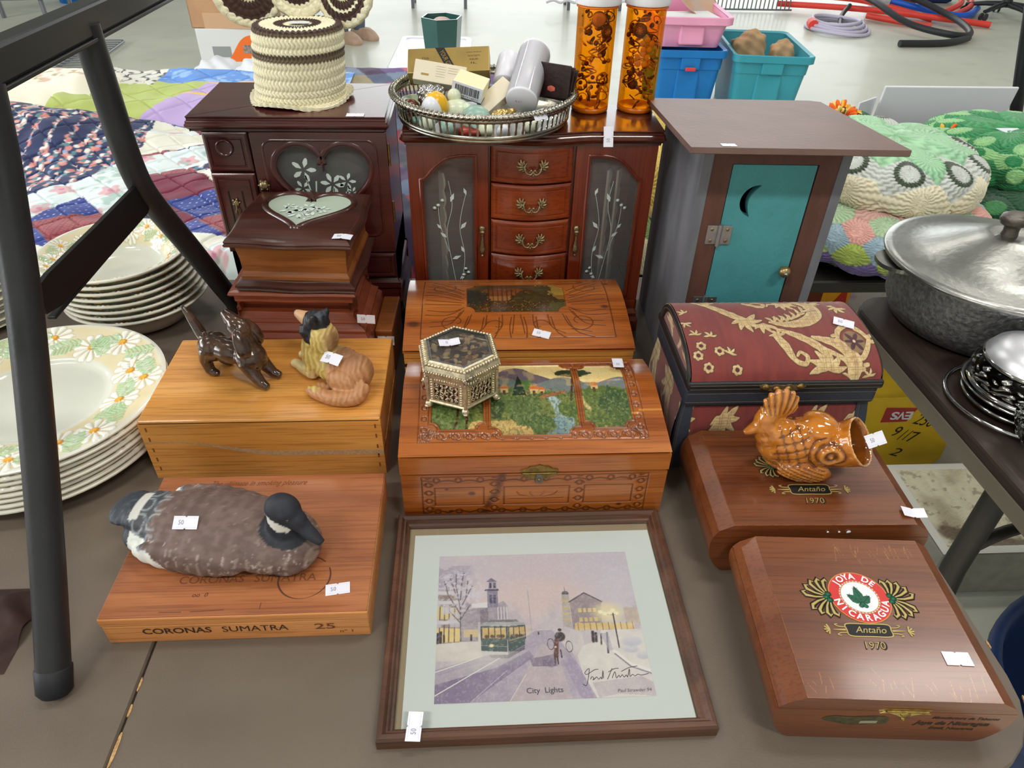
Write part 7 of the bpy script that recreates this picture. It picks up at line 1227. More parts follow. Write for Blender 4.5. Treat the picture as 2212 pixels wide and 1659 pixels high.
X, Y = grid(160, 120, -2.2, -.90, 1.92, 2.40); quilt('cream_quilt', 'cream quilt with faint embroidered sprigs behind the black crossbar', X, Y, -.1 + .16 * np.sin(PI * np.clip((Y - 1.9) / .54, 0, 1)) ** .6 * sst(-.86, -1.1, X) + bumps(X, Y, 9, .03), lambda P, x, y: (P.fill(np.ones(x.shape), mixc((228, 224, 204), (240, 238, 222), fbm(x * 8, y * 8, 2))), P.fill((np.hypot((x + 1.2) / .2, (y - 2.2) / .1) < 1) * (fbm(x * 60, y * 60, 4) > .62), (206, 166, 150), .8), P.fill((np.hypot((x + 1.2) / .2, (y - 2.2) / .1) < 1) * (fbm(x * 60 + 9, y * 60, 8) > .66), (150, 140, 60), .8)))
X, Y = grid(240, 170, -1.12, -.36, 1.78, 2.42)
def pg(P, x, y):
    y = 1.96 + (y - 1.78) * 1.156
    P.fill(np.ones(x.shape), mixc((168, 184, 96), (186, 200, 118), fbm(x * 14, y * 14, 3))); b = (x > -.90 + .35 * (y - 2.1)); P.fill(b, (186, 164, 214)); P.fill(inpoly(x, y, [(-.36, 2.46), (-.78, 2.47), (-.58, 2.41), (-.84, 2.35), (-.60, 2.33), (-.70, 2.19), (-.54, 2.26), (-.36, 2.10)]), mixc((226, 188, 76), (238, 204, 100), fbm(x * 14, y * 14, 8))); P.fill((y > 2.48) & (x > -.92), mixc((96, 146, 220), (146, 186, 236), sst(.52, .6, fbm(x * 28, y * 28, 5)))); m = (y > 2.44) & (x < -.92)
    P.fill(m, (222, 222, 214)); d = np.abs(np.sin(x * 62 + .9 * np.sin(y * 60))); P.fill(m * (d < .22), (74, 70, 74)); P.fill(m * (np.hypot((x / .05) % 1 - .5, (y / .05) % 1 - .5) < .16), (96, 92, 96))
quilt('star_quilt', 'lime, lilac and yellow star quilt edged with blue batik', X, Y, -.1 + .12 * sst(1.78, 2.02, Y) * sst(2.44, 2.34, Y) + bumps(X, Y, 12, .04) + stitch(X, Y, .12), pg)
X, Y = grid(200, 200, -.42, .20, 1.15, 2.6)
def pd_(P, x, y):
    k = (np.floor((x + .5 * y) / .07) + 2 * np.floor((y - .3 * x) / .09)) % 6
    for i, c in enumerate(((58, 36, 74), (32, 34, 60), (120, 20, 40), (28, 26, 44), (70, 84, 112), (44, 30, 60))): P.fill(k == i, c)
    P.fill((y > 2.1) & (k == 3), (150, 140, 110)); P.fill((y > 2.1) & (k == 2), (186, 82, 120)); P.fill((y > 2.1) & (k == 5), (110, 126, 150)); P.fill((y > 2.1) & (k == 1), (96, 70, 130))
quilt('dark_quilt', 'dark purple and wine patchwork quilt between the two jewelry cabinets', X, Y, -.11 + .12 * sst(1.15, 1.3, Y) * sst(2.62, 2.4, Y) + bumps(X, Y, 15, .03), pd_)
YN = mat('cushion_yarn', (220, 216, 196), .95, attr=True, bump=.5, bscale=700, sheen=.3)
def cushion(label, x, y, z, rx, ry, h, rows, R_, rz=0, seed=1, pw=.55):
    """round crocheted cushion covered in radiating flower motifs; rows = [(height share, [colours from centre to edge])]"""
    n = 26; pts = []
    u, v = grid(440, 190); a = u * 2 * PI; s = v; ph = PI * (.002 + .996 * s); cr = np.abs(np.sin(ph)) ** pw; cr = np.where(s < .004, cr * s / .004, cr); cz = np.sign(np.cos(ph)) * np.abs(np.cos(ph)) ** .8; P = Paint(u.shape, rows[0][1][-1]); rel = np.zeros(u.shape); best = np.full(u.shape, 9.0); yx = np.sin(ph) ** .6
    arc = (rx + h) * .5
    for i, (sv, cols, sz) in enumerate(rows):
        cnt = max(1, int(round(2 * PI * rx * max(np.sin(PI * sv) ** pw, .05) / (2 * sz)))) 
        for k in range(cnt):
            ca = 2 * PI * (k + .5 * (i % 2)) / cnt; da = (a - ca + PI) % (2 * PI) - PI; dx = da * rx * max(np.sin(PI * sv) ** pw, .05); dy = (v - sv) * (rx * 1.0 + h * .9); d = np.hypot(dx, dy); m = d < np.minimum(best, sz * 1.25); t = np.arctan2(dy, dx); rib = np.abs(np.cos(t * 12 + .4 * np.sin(d * 500))); fr = d / sz + .05 * rib; best = np.where(m, d, best)
            rel = np.where(m, .012 * np.clip(1 - (d / sz) ** 2, 0, 1) + .0035 * rib * np.clip(d / sz * 3, 0, 1), rel)
            nc = len(cols)
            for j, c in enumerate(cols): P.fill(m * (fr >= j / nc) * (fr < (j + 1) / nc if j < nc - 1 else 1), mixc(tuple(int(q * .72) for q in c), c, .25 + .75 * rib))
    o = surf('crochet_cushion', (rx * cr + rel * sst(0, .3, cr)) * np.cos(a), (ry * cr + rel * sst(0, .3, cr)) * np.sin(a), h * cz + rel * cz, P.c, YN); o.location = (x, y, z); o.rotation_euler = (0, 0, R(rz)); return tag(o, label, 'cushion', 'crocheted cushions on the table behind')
CW, MINT, GRW, DKG = (232, 224, 196), (166, 214, 172), (206, 212, 206), (70, 84, 66)
cushion('cream, grey and mint round crocheted cushion on top of the pastel one', .95, 1.545, .026, .195, .22, .056, [(.02, [MINT], .05), (.12, [MINT, (150, 200, 160)], .055), (.26, [GRW, GRW, DKG, GRW, GRW], .05), (.50, [CW], .066), (.75, [CW], .06), (.92, [CW], .055)], .2)
cushion('flat pastel crocheted cushion with pink, blue, lime and purple flowers, under the cream one', .93, 1.50, -.072, .23, .27, .055, [(.06, [(216, 170, 160)], .06), (.17, [(176, 204, 166)], .05), (.28, [(226, 168, 158)], .045), (.38, [(150, 176, 190)], .042), (.49, [(160, 178, 84)], .042), (.61, [(104, 88, 140)], .045), (.92, [(80, 96, 60)], .05)], .2, seed=2, pw=.45)
gcu = cushion('bright green crocheted cushion with a white ticket, right of the cream cushion', 1.40, 1.72, -.005, .24, .22, .05, [(.05, [(60, 150, 90)], .05), (.18, [(150, 206, 140), (46, 140, 84)], .04), (.32, [(40, 136, 80), (150, 206, 140)], .04), (.46, [(150, 206, 140), (30, 116, 66)], .04), (.6, [(40, 130, 76)], .04), (.78, [(30, 90, 50)], .05), (.93, [(24, 76, 44)], .05)], .2)
MB().box(-.028, .028, -.02, .02, 0, .0015, W_TAG, 0, T(-.06, -.02, .060) @ RX(-3)).build('paper_ticket', gcu, None, 'white paper ticket')
cushion('dark green crocheted cushion underneath the bright green one', 1.42, 1.62, -.088, .28, .28, .05, [(.1, [(24, 80, 48)], .06), (.3, [(70, 140, 84), (20, 76, 46)], .05), (.5, [(22, 70, 44), (84, 150, 96)], .05), (.72, [(16, 60, 40)], .05), (.92, [(14, 54, 36)], .05)], .2)
cushion('mustard yellow crocheted cushion showing between the red cabinet and the outhouse', .42, 1.46, .065, .15, .17, .075, [(.1, [(206, 178, 84)], .05), (.3, [(214, 186, 96)], .05), (.5, [(196, 168, 76)], .05), (.7, [(206, 178, 90)], .05), (.92, [(180, 152, 70)], .05)], .2)
cushion('cream cushion with a green band under the mustard yellow one', .42, 1.44, -.07, .15, .17, .068, [(.1, [(110, 140, 76)], .05), (.28, [(112, 140, 80)], .05), (.45, [(214, 206, 170)], .05), (.66, [(220, 212, 180)], .05), (.9, [(206, 198, 164)], .05)], .2)
o = surf('cloth', *grid(30, 30, .33, .6, 1.62, 1.95), np.full((30, 30), .02) + .01 * np.sin(grid(30, 30, 0, 9)[0]), Paint((30, 30), (226, 228, 218)).c, QM); tag(o, 'folded white speckled cloth behind the mustard yellow cushion', 'cloth')
def yarn(x, y, z, s, label, n, seed):
    g = np.random.default_rng(seed); t = thing('yarn_flower', label, 'yarn flower', (x, y, z), group='looped yarn flowers on the cushions'); CC = [mat('yarn_orange', (236, 106, 30), .9), mat('yarn_amber', (236, 176, 60), .9), mat('yarn_brown', (96, 36, 22), .9), mat('yarn_butter', (236, 208, 120), .9)]
    for k in range(n): a = g.uniform(0, 2 * PI); e = g.uniform(.35, 1.25); l = s * g.uniform(.7, 1.1); q = lambda f, up: (l * f * math.cos(a) * math.cos(e), l * f * math.sin(a) * math.cos(e), l * f * math.sin(e) + up); MB().tube(curve([q(0, 0), q(.5, .006), q(1, .0), q(.75, -.008)], 4), .0042, 7, CC[k % 4]).build('yarn_loop', t)
cushion('dark green crocheted cushion far behind the outhouse roof, under the bushy yarn flower', 1.03, 1.93, -.055, .17, .13, .06, [(.1, [(24, 100, 60)], .05), (.3, [(40, 140, 84), (20, 96, 56)], .05), (.5, [(22, 90, 54)], .05), (.72, [(16, 70, 44)], .05), (.92, [(14, 60, 40)], .05)], .2)
yarn(.985, 1.87, .022, .055, 'bushy orange, amber and brown yarn flower just behind the outhouse roof', 34, 3); yarn(1.215, 1.76, .002, .05, 'sparse orange and yellow yarn flower in front of the white board', 13, 6)
WB = mat('white_board', (222, 222, 232), .55); t = thing('folded_board', 'folded white display board standing behind the cushions', 'board', (1.40, 2.06, -.14), 0); Q = I4
mb = MB(); mb.box(-.225, .17, -.004, .004, .0, .212, WB, .003, RX(6)); mb.build('main_panel', t); mb = MB(); mb.box(-.005, 0, -.10, .0, .0, .175, WB, .002, T(-.225, 0, 0) @ RZ(-52) @ RX(0)); mb.build('side_flap', t)
t = thing('folding_stand', 'black stand leg at the right edge behind the white board', 'stand', (1.69, 2.47, FZ), 0); MB().tube([(.40, -.33, .0), (.0, -.33, .66), (-.065, -.33, .86), (-.14, -.33, 1.1)], .018, 12, TUB).build('leg', t); MB().tube([(.75, .0, .0), (.42, -.0, 1.1)], .018, 12, TUB).build('leg', t); MB().tube([(-.12, -.33, 1.05), (.43, 0, 1.05)], .012, 10, TUB).build('crossbar', t)

# ---------------------------------------------------------------- dark folding table at the right with its pot and silver
dt_ = thing('folding_table', 'small dark wood folding table with taupe edges at the right, carrying the pot', 'table', (1.0, .45, FZ), 1.4); zt = .77
tp = rrect(-.385, .40, -.25, .51, .05, 6); mb = MB(); slab(mb, tp, [(0, zt - .016), (0, zt - .003), (.002, zt)], WDK); mb.build('tabletop', dt_); mb = MB(); mb.ringprism(inset(tp, -.002), inset(tp, .016), zt - .036, zt - .014, BRZ); mb.build('apron', dt_)
MB().tube([(-.298, .21, zt - .03), (-.294, .18, zt - .10), (-.303, .17, zt - .256), (-.312, .10, .02)], .0165, 12, DTUB).build('leg', dt_); MB().tube([(.33, .23, zt - .03), (.33, .05, .02)], .0165, 12, DTUB).build('leg', dt_); MB().tube([(-.31, -.18, zt - .03), (-.31, -.2, .02)], .0165, 12, DTUB).build('leg', dt_); MB().tube([(.33, -.18, zt - .03), (.33, -.2, .02)], .0165, 12, DTUB).build('leg', dt_)
MB().tube(curve([(-.300, .172, zt - .22), (-.25, .175, zt - .185), (-.17, .175, zt - .165), (-.05, .175, zt - .165)], 6), .010, 10, DTUB, flat=.5).build('brace', dt_)
HAM = mat('hammered_aluminium', (158, 158, 154), .33, metal=1.0, var=.1, scale=30, bump=.22, bscale=110); HAMD = mat('cast_aluminium', (150, 150, 152), .5, metal=.85, var=.3, scale=160, bump=1.0, bscale=160)
pt = thing('stew_pot', 'big hammered aluminium pot with a domed lid and knob on the dark table', 'pot', (.765, .878, .0305)); MB().lathe([(.001, 0), (.105, 0), (.122, .006), (.133, .028), (.138, .085), (.140, .098), (.132, .098)], 72, HAMD).build('pot_body', pt)
MB().lathe([(.157, .098), (.158, .101), (.156, .104), (.146, .1055), (.13, .107), (.113, .110), (.098, .1155), (.082, .123), (.064, .131), (.048, .138), (.036, .143), (.026, .145), (.012, .142), (.001, .142)], 72, HAM).build('lid', pt); mb = MB(); mb.lathe([(.011, .141), (.0095, .150), (.010, .156), (.017, .160), (.0195, .166), (.018, .172), (.011, .1755), (.001, .176)], 24, mat('dull_knob', (112, 106, 100), .45, metal=.8, bump=.4, bscale=200), SCL(1.15, .85, 1)); mb.build('lid_knob', pt, T(-.008, 0, 0), 'dull cast knob')
for a in (172, -8): mb = MB(); mb.prism(ccw(curve([(.132, -.035), (.15, -.033), (.168, -.02), (.173, 0), (.168, .02), (.15, .033), (.132, .035)], 4)), .088, .094, HAM, RZ(a)); mb.build('lug_handle', pt)
CHRM = mat('polished_silver', (196, 196, 196), .1, metal=1.0, var=.08, scale=40); sv = thing('silver_dish_stack', 'ornate silver bowls stacked on a wire trivet in front of the pot', 'silverware', (.705, .678, .0305))
MB().tube([(.083 * math.cos(a), .083 * math.sin(a), .004 + .002 * math.sin(a * 2)) for a in np.linspace(0, 2 * PI, 48, endpoint=False)], .0028, 8, CHRM, False, None, True).tube([(.066 * math.cos(a), .066 * math.sin(a), .012) for a in np.linspace(0, 2 * PI, 48, endpoint=False)], .0022, 8, CHRM, False, None, True).build('wire_trivet', sv)
MB().lathe([(.001, .005), (.04, .005), (.056, .012), (.07, .024), (.073, .027), (.069, .027), (.05, .014), (.001, .011)], 48, CHRM).build('lower_bowl', sv); u, v = grid(260, 50); a = u * 2 * PI; rr = .058 + .008 * np.sin(PI * v); orn = np.sin(a * 13 + 2.5 * np.sin(v * 9)) * np.sin(v * 14 + 1.6 * np.sin(a * 13)); o_ = sst(.0, .25, orn) * (v > .12) * (v < .9); P = Paint(u.shape, (30, 28, 26)); P.fill(o_, (200, 200, 196))
surf('ornate_band', (rr + .0022 * o_) * np.cos(a), (rr + .0022 * o_) * np.sin(a), .03 + .034 * v, P.c, mat('ornate_silver', (190, 190, 190), .2, metal=1, attr=True), sv); MB().lathe([(.055, .026), (.066, .027), (.068, .03), (.06, .032)], 48, CHRM).lathe([(.057, .063), (.062, .064), (.062, .068), (.056, .069)], 48, CHRM).build('rim', sv); MB().lathe([(.06, .068), (.054, .078), (.04, .086), (.022, .0895), (.001, .09)], 48, mat('brushed_silver_lid', (226, 226, 234), .38, metal=.9)).build('lid', sv)
cg = thing('cut_glass_bowl', 'cut-glass bowl just entering the right edge on the dark table', 'bowl', (.715, .568, .0305)); l = []
for r, z in ((.03, 0), (.055, .006), (.074, .022), (.08, .04), (.076, .04), (.068, .022), (.04, .01)): l.append([((r + (.003 if k % 2 else 0)) * math.cos(2 * PI * k / 48), (r + (.003 if k % 2 else 0)) * math.sin(2 * PI * k / 48), z) for k in range(48)])
mb = MB(); mb.loft(l, mat('cut_glass', (236, 240, 236), .04, trans=1, ior=1.3), True, True, None, False); mb.build('bowl', cg)
# things under and between the tables
YC = mat('yellow_card', (226, 186, 36), .6, var=.06, scale=20); INKB = mat('marker_black', (44, 32, 26), .6); KRAFT = mat('kraft_board', (150, 122, 92), .8, var=.07, scale=24)
yb = thing('yellow_box', 'yellow cardboard box marked 250 and 9/12 under the dark table', 'box', (1.16, 1.30, FZ), 0); mb = MB(); mb.prism(ccw([(-.25, 0), (.03, 0), (.075, .06), (.07, .175), (-.02, .275), (-.25, .27)]), 0, .16, YC, frameM(0, .16, 0)); mb.build('carton', yb)
for s_, x_, z_, w_, h_, rr_ in (('250', -.018, .196, .056, .036, -16), ('9', -.078, .160, .018, .034, -14), ('/', -.060, .148, .014, .036, -12), ('/', -.046, .146, .014, .036, -12), ('2', -.056, .088, .028, .028, -18), ('7', -.028, .140, .026, .034, -8)): mb = MB(); fit(mb, s_, w_, h_, INKB, frameM(x_, -.0005, z_, rr_), shear=.2); mb.build('handwriting', yb, None, 'brown marker handwriting')
mb = MB(); mb.prism(ccw([(-.135, .192), (-.068, .194), (-.054, .238), (-.135, .24)]), 0, .001, mat('label_red', (170, 50, 50), .5), frameM(0, -.0002, 0)); mb.build('printed_logo', yb, None, 'red, white and grey printed patch'); 
for s_, x_ in (('V', -.088), ('E', -.07), ('S', -.106)): mb = MB(); fit(mb, s_, .02, .026, W_TAG, frameM(x_, -.0015, .214, 180), bold=.03); mb.build('lettering', yb, None, 'white capital on the patch')
bb = thing('cardboard_box', 'brown carton with an upside-down number 5159802 beside the yellow box', 'box', (1.40, 1.42, FZ), 0); MB().box(-.19, .2, 0, .25, 0, .26, KRAFT, .003).build('carton', bb); mb = MB(); fit(mb, '5159802I', .115, .02, INKB, frameM(-.075, -.0006, .028, 180)); mb.build('lettering', bb, None, 'black printed number upside down'); mb = MB(); mb.prism([(-.02, .06), (.012, .066), (.012, .105), (-.008, .105)], 0, .0008, INKB, frameM(-.04, 0, 0)); mb.build('printed_mark', bb, None, 'black recycling mark'); mb = MB(); fit(mb, '♻' if False else 'O', .014, .014, KRAFT, frameM(-.042, -.0012, .088)); mb.build('printed_mark', bb, None, 'round gap in the mark')
eb = thing('game_box', 'pale box printed ERMAN above the yellow box', 'box', (1.17, 1.70, FZ), 0); MB().box(-.10, .25, 0, .25, 0, .26, mat('pale_yellow_card', (196, 178, 104), .7), .003).build('carton', eb); mb = MB(); fit(mb, 'ERMAN', .1, .02, INKB, frameM(-.02, -.0006, .225, 180)); mb.build('lettering', eb, None, 'black capitals upside down'); MB().box(-.10, .25, .0, .25, .2605, .34, mat('white_card', (226, 226, 230), .7, c2=(214, 190, 214), scale=30, lo=.55, hi=.7), .003).build('upper_carton', eb, None, 'white printed upper carton')
ob2 = thing('orange_box', 'orange and yellow box with a red and white corner, under the cushion table', 'box', (1.10, 1.62, FZ), 0); MB().box(-.2, -.07, 0, .2, 0, .43, mat('orange_card', (238, 166, 30), .55), .003).build('carton', ob2); MB().prism([(-.125, .33), (-.075, .33), (-.085, .405)], 0, .002, mat('red_print', (196, 48, 36), .5), frameM(0, 0, 0)).build('red_triangle', ob2, None, 'red printed triangle'); MB().box(-.2, -.15, -.002, 0, .34, .41, mat('brown_print', (110, 44, 26), .6)).build('brown_patch', ob2, None, 'brown printed patch')
X, Y = grid(260, 220, 1.005, 1.55, .925, 1.2); Zt = -.6 + .0018 * np.sin(Y * 560 + 2.2 * np.sin(X * 190)) * sst(.0, .02, np.minimum(np.minimum(X - 1.03, 1.525 - X), np.minimum(Y - .94, 1.185 - Y))); P = Paint(X.shape, (222, 216, 190)); nn = fbm(X * 14, Y * 14, 3); P.fill(sst(.5, .75, nn), (176, 162, 132), .7); P.fill(sst(.64, .7, fbm(X * 70, Y * 70, 6)), (120, 100, 76), .5); P.fill(sst(.03, .015, dpoly(X, Y, [(1.05, .985), (1.12, .955), (1.2, .94)])), (104, 84, 66), .85); P.fill(np.minimum(np.minimum(X - 1.005, 1.55 - X), np.minimum(Y - .925, 1.2 - Y)) < .02, (226, 226, 218))
st = thing('plastic_step', 'low dirty white plastic step with a wavy tread on the floor between the tables', 'step', (1.28, 1.06, FZ)); surf('wavy_tread', X - 1.28, Y - 1.06, Zt - FZ, P.c, mat('dirty_plastic', (220, 216, 200), .55, attr=True), st); MB().box(-.276, .272, -.136, .141, 0, .1375, mat('grey_step_side', (150, 148, 138), .7, var=.1, scale=30), .006).build('base', st)
bt = thing('blue_tub', 'dark blue plastic tub at the lower right corner beside the table', 'tub', (.925, .415, FZ)); MB().lathe([(.001, 0), (.17, 0), (.205, .40), (.22, .41), (.22, .43), (.205, .43), (.198, .40), (.165, .02), (.001, .015)], 48, mat('navy_plastic', (40, 62, 110), .45)).build('tub', bt)

# ---------------------------------------------------------------- across the floor behind
def tote(name, label, x, y, w, d, h, c, rz=0, lipw=.025, z=FZ):
    t = thing(name, label, 'storage bin', (x, y, z), rz); m = mat(name + '_plastic', c, .45, var=.04, scale=8); k = .83; A = lambda s, q=.04: rrect(-w / 2 * s, w / 2 * s, -d / 2 * s, d / 2 * s, q * s, 5)
    mb = MB(); L_ = lambda s, zz, q=.04: [(px, py, zz) for px, py in A(s, q)]; mb.loft([L_(k, 0), L_(.90, h * .45), L_(.945, h * .72), L_(.965, h * .725), L_(.985, h - .04)], m, False, True, None, False); mb.loft([L_(k * .97, .01), L_(.955, h - .01)][::-1], m, False, True, None, False); mb.add(L_(k * .97, .01), [tuple(range(24))], m); mb.add(L_(k, 0), [tuple(range(24))[::-1]], m); mb.build('body', t)
    mb = MB(); mb.loft([L_(.985, h - .045), L_(1.02, h - .045), L_(1.06, h - .04), L_(1.06, h - .004), L_(1.04, h), L_(.955, h - .008)], m, False, True, None, False); mb.build('rim', t); mb = MB(); mb.box(-w * .14, w * .14, -d / 2 * .985 - .018, -d / 2 * .93, h * .73, h - .04, m, .006); mb.box(-w * .17, w * .17, -d / 2 * .93 - .006, -d / 2 * .85, h * .1, h * .73, m, .01); mb.build('front_grip', t); return t
tb_ = tote('teal_bin', 'open teal storage bin holding brown paper bags on the hall floor', 1.80, 4.62, .44, .68, .39, (58, 158, 176), -7); bl_ = tote('blue_bin', 'bright blue storage bin with a red latch under the pink one', 1.305, 4.66, .40, .62, .40, (24, 122, 200), -3); MB().box(-.03, .03, -.345, -.33, .29, .31, mat('red_latch', (226, 70, 80), .4), .004).build('latch', bl_, None, 'red latch badge')
pk = tote('pink_bin', 'shallow pink plastic bin nested in the blue bin, with dishes inside', 1.29, 4.66, .42, .64, .17, (244, 168, 204), -3, z=FZ + .405)
MB().lathe([(.001, 0), (.06, .004), (.15, .05), (.16, .055), (.15, .052), (.06, .012), (.001, .01)], 30, mat('glass_platter', (196, 180, 170), .2, c2=(214, 170, 140), scale=9), T(1.36, 4.76, FZ + .56) @ RX(28) @ RY(22)).build('serving_platter'); tag(bpy.data.objects['serving_platter'], 'speckled glass platter tilted in the pink bin', 'platter'); o = MB().box(-.17, .17, -.12, .12, 0, .03, mat('white_box_card', (230, 230, 232), .6), .003, T(1.29, 4.56, FZ + .515) @ RZ(6)).build('flat_box'); tag(o, 'flat white printed box lying in the pink bin', 'box')
o = MB().box(-.035, .055, -.1205, -.12, .004, .026, mat('box_print', (170, 110, 90), .6, c2=(90, 100, 130), scale=60), 0, T(1.29, 4.56, FZ + .515) @ RZ(6)).build('printed_panel'); o.parent = bpy.data.objects['flat_box']
KP = mat('brown_paper', (196, 160, 122), .9, var=.1, scale=14)
for i, (x, y, s) in enumerate(((1.70, 4.56, .12), (1.90, 4.54, .08))): o = sculpt('paper_bag', MB().box(-s * .8, s * .8, -.05, .05, -.25, s * .9, KP, .02, RY(-12)).ball((0, 0, s * .9), (s * .5, .04, s * .3), KP), .012, 2, KP, None, T(x, y, FZ + .33), lambda x, y, z: .008 * np.sin(x * 70 + z * 50) * np.sin(z * 60 + y * 90)); tag(o, ('crumpled brown paper bag at the left in the teal bin', 'smaller folded brown paper bag at the right in the teal bin')[i], 'paper bag')
CB = mat('cardboard', (190, 148, 112), .8, var=.05, scale=10); wb = thing('carton', 'white and orange appliance carton on the hall floor behind the quilts', 'box', (-1.66, 5.72, FZ), 2); MB().box(-.28, .28, -.17, .2, 0, .245, mat('carton_white', (224, 226, 228), .6), .004).build('carton', wb); mb = MB(); mb.prism(ccw(curve([(-.16, .045), (-.08, .05), (.02, .17), (.1, .205), (.22, .21), (.24, .04), (.0, .03), (-.1, .035)], 5, True)), 0, .001, mat('carton_orange', (246, 118, 44), .55), frameM(0, -.171, 0)); mb.build('orange_swoosh', wb, None, 'orange printed swoosh')
MB().box(-.185, -.06, -.1725, -.171, .06, .13, mat('carton_grey', (150, 154, 156), .6), .0).build('printed_picture', wb, None, 'grey printed picture'); MB().box(.03, .17, -.1728, -.171, .085, .14, mat('carton_text', (176, 160, 150), .6, c2=(110, 104, 104), scale=70), .0).build('printed_text', wb, None, 'grey printed text patch')
cb2 = thing('carton', 'open brown cardboard box on top of the white and orange carton', 'box', (-1.67, 5.72, FZ + .2455), -1)
for nm, a in (('wall', (-.28, .26, -.17, -.163, 0, .21)), ('wall', (-.28, .26, .183, .19, 0, .21)), ('wall', (-.28, -.273, -.17, .19, 0, .21)), ('wall', (.253, .26, -.17, .19, 0, .21)), ('bottom', (-.28, .26, -.17, .19, 0, .006)), ('label', (-.19, .26, -.1725, -.171, .0, .10))): MB().box(*a, CB if nm != 'label' else mat('cardboard_pale', (206, 168, 134), .8)).build(nm, cb2)
WPP = mat('white_paper', (228, 230, 236), .8)
for i, (x, y, z, s) in enumerate(((-1.62, 4.9, FZ, .17), (-1.28, 4.75, FZ, .2))): o = sculpt('crumpled_paper', MB().ball((0, 0, s * .5), (s, s * .7, s * .75), WPP).ball((s * .8, .02, s * .35), (s * .5, s * .5, s * .55), WPP), .016, 1, WPP, None, T(x, y, z), lambda x, y, z: .016 * np.sin(x * 40 + y * 30) * np.sin(z * 44 + x * 20)); tag(o, ('crumpled white paper bundle left of the appliance carton', 'crumpled white paper in front of the appliance carton')[i], 'paper')
wt = thing('lidded_tub', 'white plastic tub with a lid carrying the green pot', 'tub', (-.235, 4.74, FZ), -2); mb = MB(); L_ = lambda w, d, z: [(x, y, z) for x, y in rrect(-w, w, -d, d, .04, 4)]; mb.loft([L_(.19, .36, 0), L_(.215, .40, .26), L_(.22, .41, .265)], WPL, True, True, None, False); mb.build('body', wt); mb = MB(); mb.loft([L_(.225, .42, .262), L_(.235, .43, .268), L_(.235, .43, .282), L_(.225, .42, .292), L_(.2, .39, .290), L_(.195, .385, .284)], WPL, True, True, None, False); mb.build('lid', wt)
gp = thing('flower_pot', 'dark green angular pot on the white tub', 'pot', (-.165, 4.62, FZ + .2845), 18); GP = mat('green_glaze', (44, 88, 84), .25, coat=.4, var=.08, scale=8); h6 = lambda r, z: [(x, y, z) for x, y in hexp(r)]; mb = MB(); mb.loft([h6(.105, 0), h6(.125, .215), h6(.125, .225), h6(.115, .225), h6(.098, .02)], GP, True, True, None, False); mb.build('pot', gp)
o = MB().ball((-.165, 4.64, FZ + .47), (.06, .03, .035), mat('pink_shell', (220, 190, 180), .6, var=.1, scale=30)).build('sea_shell'); tag(o, 'pale pink shell-like piece inside the green pot', 'shell')
REDP, BLUP, BLKP, CABW = mat('red_pipe', (240, 74, 62), .4), mat('blue_pipe', (30, 104, 226), .4), mat('black_pipe', (44, 46, 50), .45), mat('lilac_cable', (206, 200, 226), .5)
def pipe(name, label, pts, r, m, n=8): o = MB().tube(curve(pts, n), r, 10, m).build(name); return tag(o, label, 'pipe', 'plastic pipes on the far floor')
pipe('red_pipe', 'long straight red pipe in front, crossing the far floor', [(3.18, 8.02, FZ + .06), (4.0, 7.6, FZ + .08), (5.0, 7.22, FZ + .03)], .028, REDP); pipe('red_pipe', 'red pipe behind the front one', [(3.38, 8.3, FZ + .1), (4.0, 7.9, FZ + .12), (4.55, 7.45, FZ + .03)], .028, REDP); pipe('red_pipe', 'short red pipe end below the blue pipe', [(3.9, 7.5, FZ + .05), (4.25, 7.2, FZ + .03), (4.36, 7.12, FZ + .03)], .028, REDP); pipe('red_pipe', 'curved red pipe rising at the right of the bundle', [(4.7, 7.6, FZ + .06), (5.1, 7.95, FZ + .1), (5.35, 8.5, FZ + .16)], .028, REDP); pipe('red_pipe', 'second curved red pipe at the right of the bundle', [(4.85, 7.6, FZ + .05), (5.22, 7.95, FZ + .08), (5.45, 8.5, FZ + .12)], .028, REDP)
pipe('blue_pipe', 'long blue pipe taped over the red pipes', [(3.6, 8.3, FZ + .17), (4.1, 7.85, FZ + .15), (4.75, 7.55, FZ + .06), (5.0, 7.6, FZ + .05), (5.3, 7.95, FZ + .05)], .03, BLUP); o = MB().tube([(4.11, 7.84, FZ + .13), (4.24, 7.76, FZ + .12)], .062, 12, mat('grey_tape', (176, 178, 184), .4)).build('tape_wrap'); tag(o, 'grey tape binding the pipe bundle', 'tape')
pipe('black_pipe', 'looped black pipe lying in front of the coloured pipes', [(3.86, 8.4, FZ + .16), (3.86, 7.5, FZ + .2), (3.98, 6.9, FZ + .1), (4.25, 6.6, FZ + .06), (4.5, 6.72, FZ + .05), (4.6, 7.2, FZ + .09), (4.35, 7.75, FZ + .2), (4.0, 8.15, FZ + .26), (3.8, 8.5, FZ + .2)], .028, BLKP); pipe('black_pipe', 'cut end of black pipe pointing left on the floor', [(3.68, 6.38, FZ + .03), (4.1, 6.42, FZ + .03), (4.42, 6.6, FZ + .035)], .028, BLKP); pipe('black_pipe', 'thin black pipe passing behind the lilac coil', [(3.42, 7.0, FZ + .03), (3.6, 7.4, FZ + .06), (3.8, 7.7, FZ + .1)], .022, BLKP)
cc = thing('cable_coil', 'coil of lilac-white cable on the far floor', 'cable', (3.42, 7.05, FZ))
for k in range(4): MB().tube([((.27 - .02 * k) * math.cos(a), (.27 - .03 * k) * math.sin(a) * 1.2 + .02 * k, .02 + .018 * k + .008 * math.sin(a * 2 + k)) for a in np.linspace(0, 2 * PI, 40, endpoint=False)], .016, 8, CABW, False, None, True).build('cable_loop', cc)
MB().tube([(-.26, -.06, .05), (-.25, .02, .06)], .045, 10, REDP).build('tie', cc, None, 'red tie')
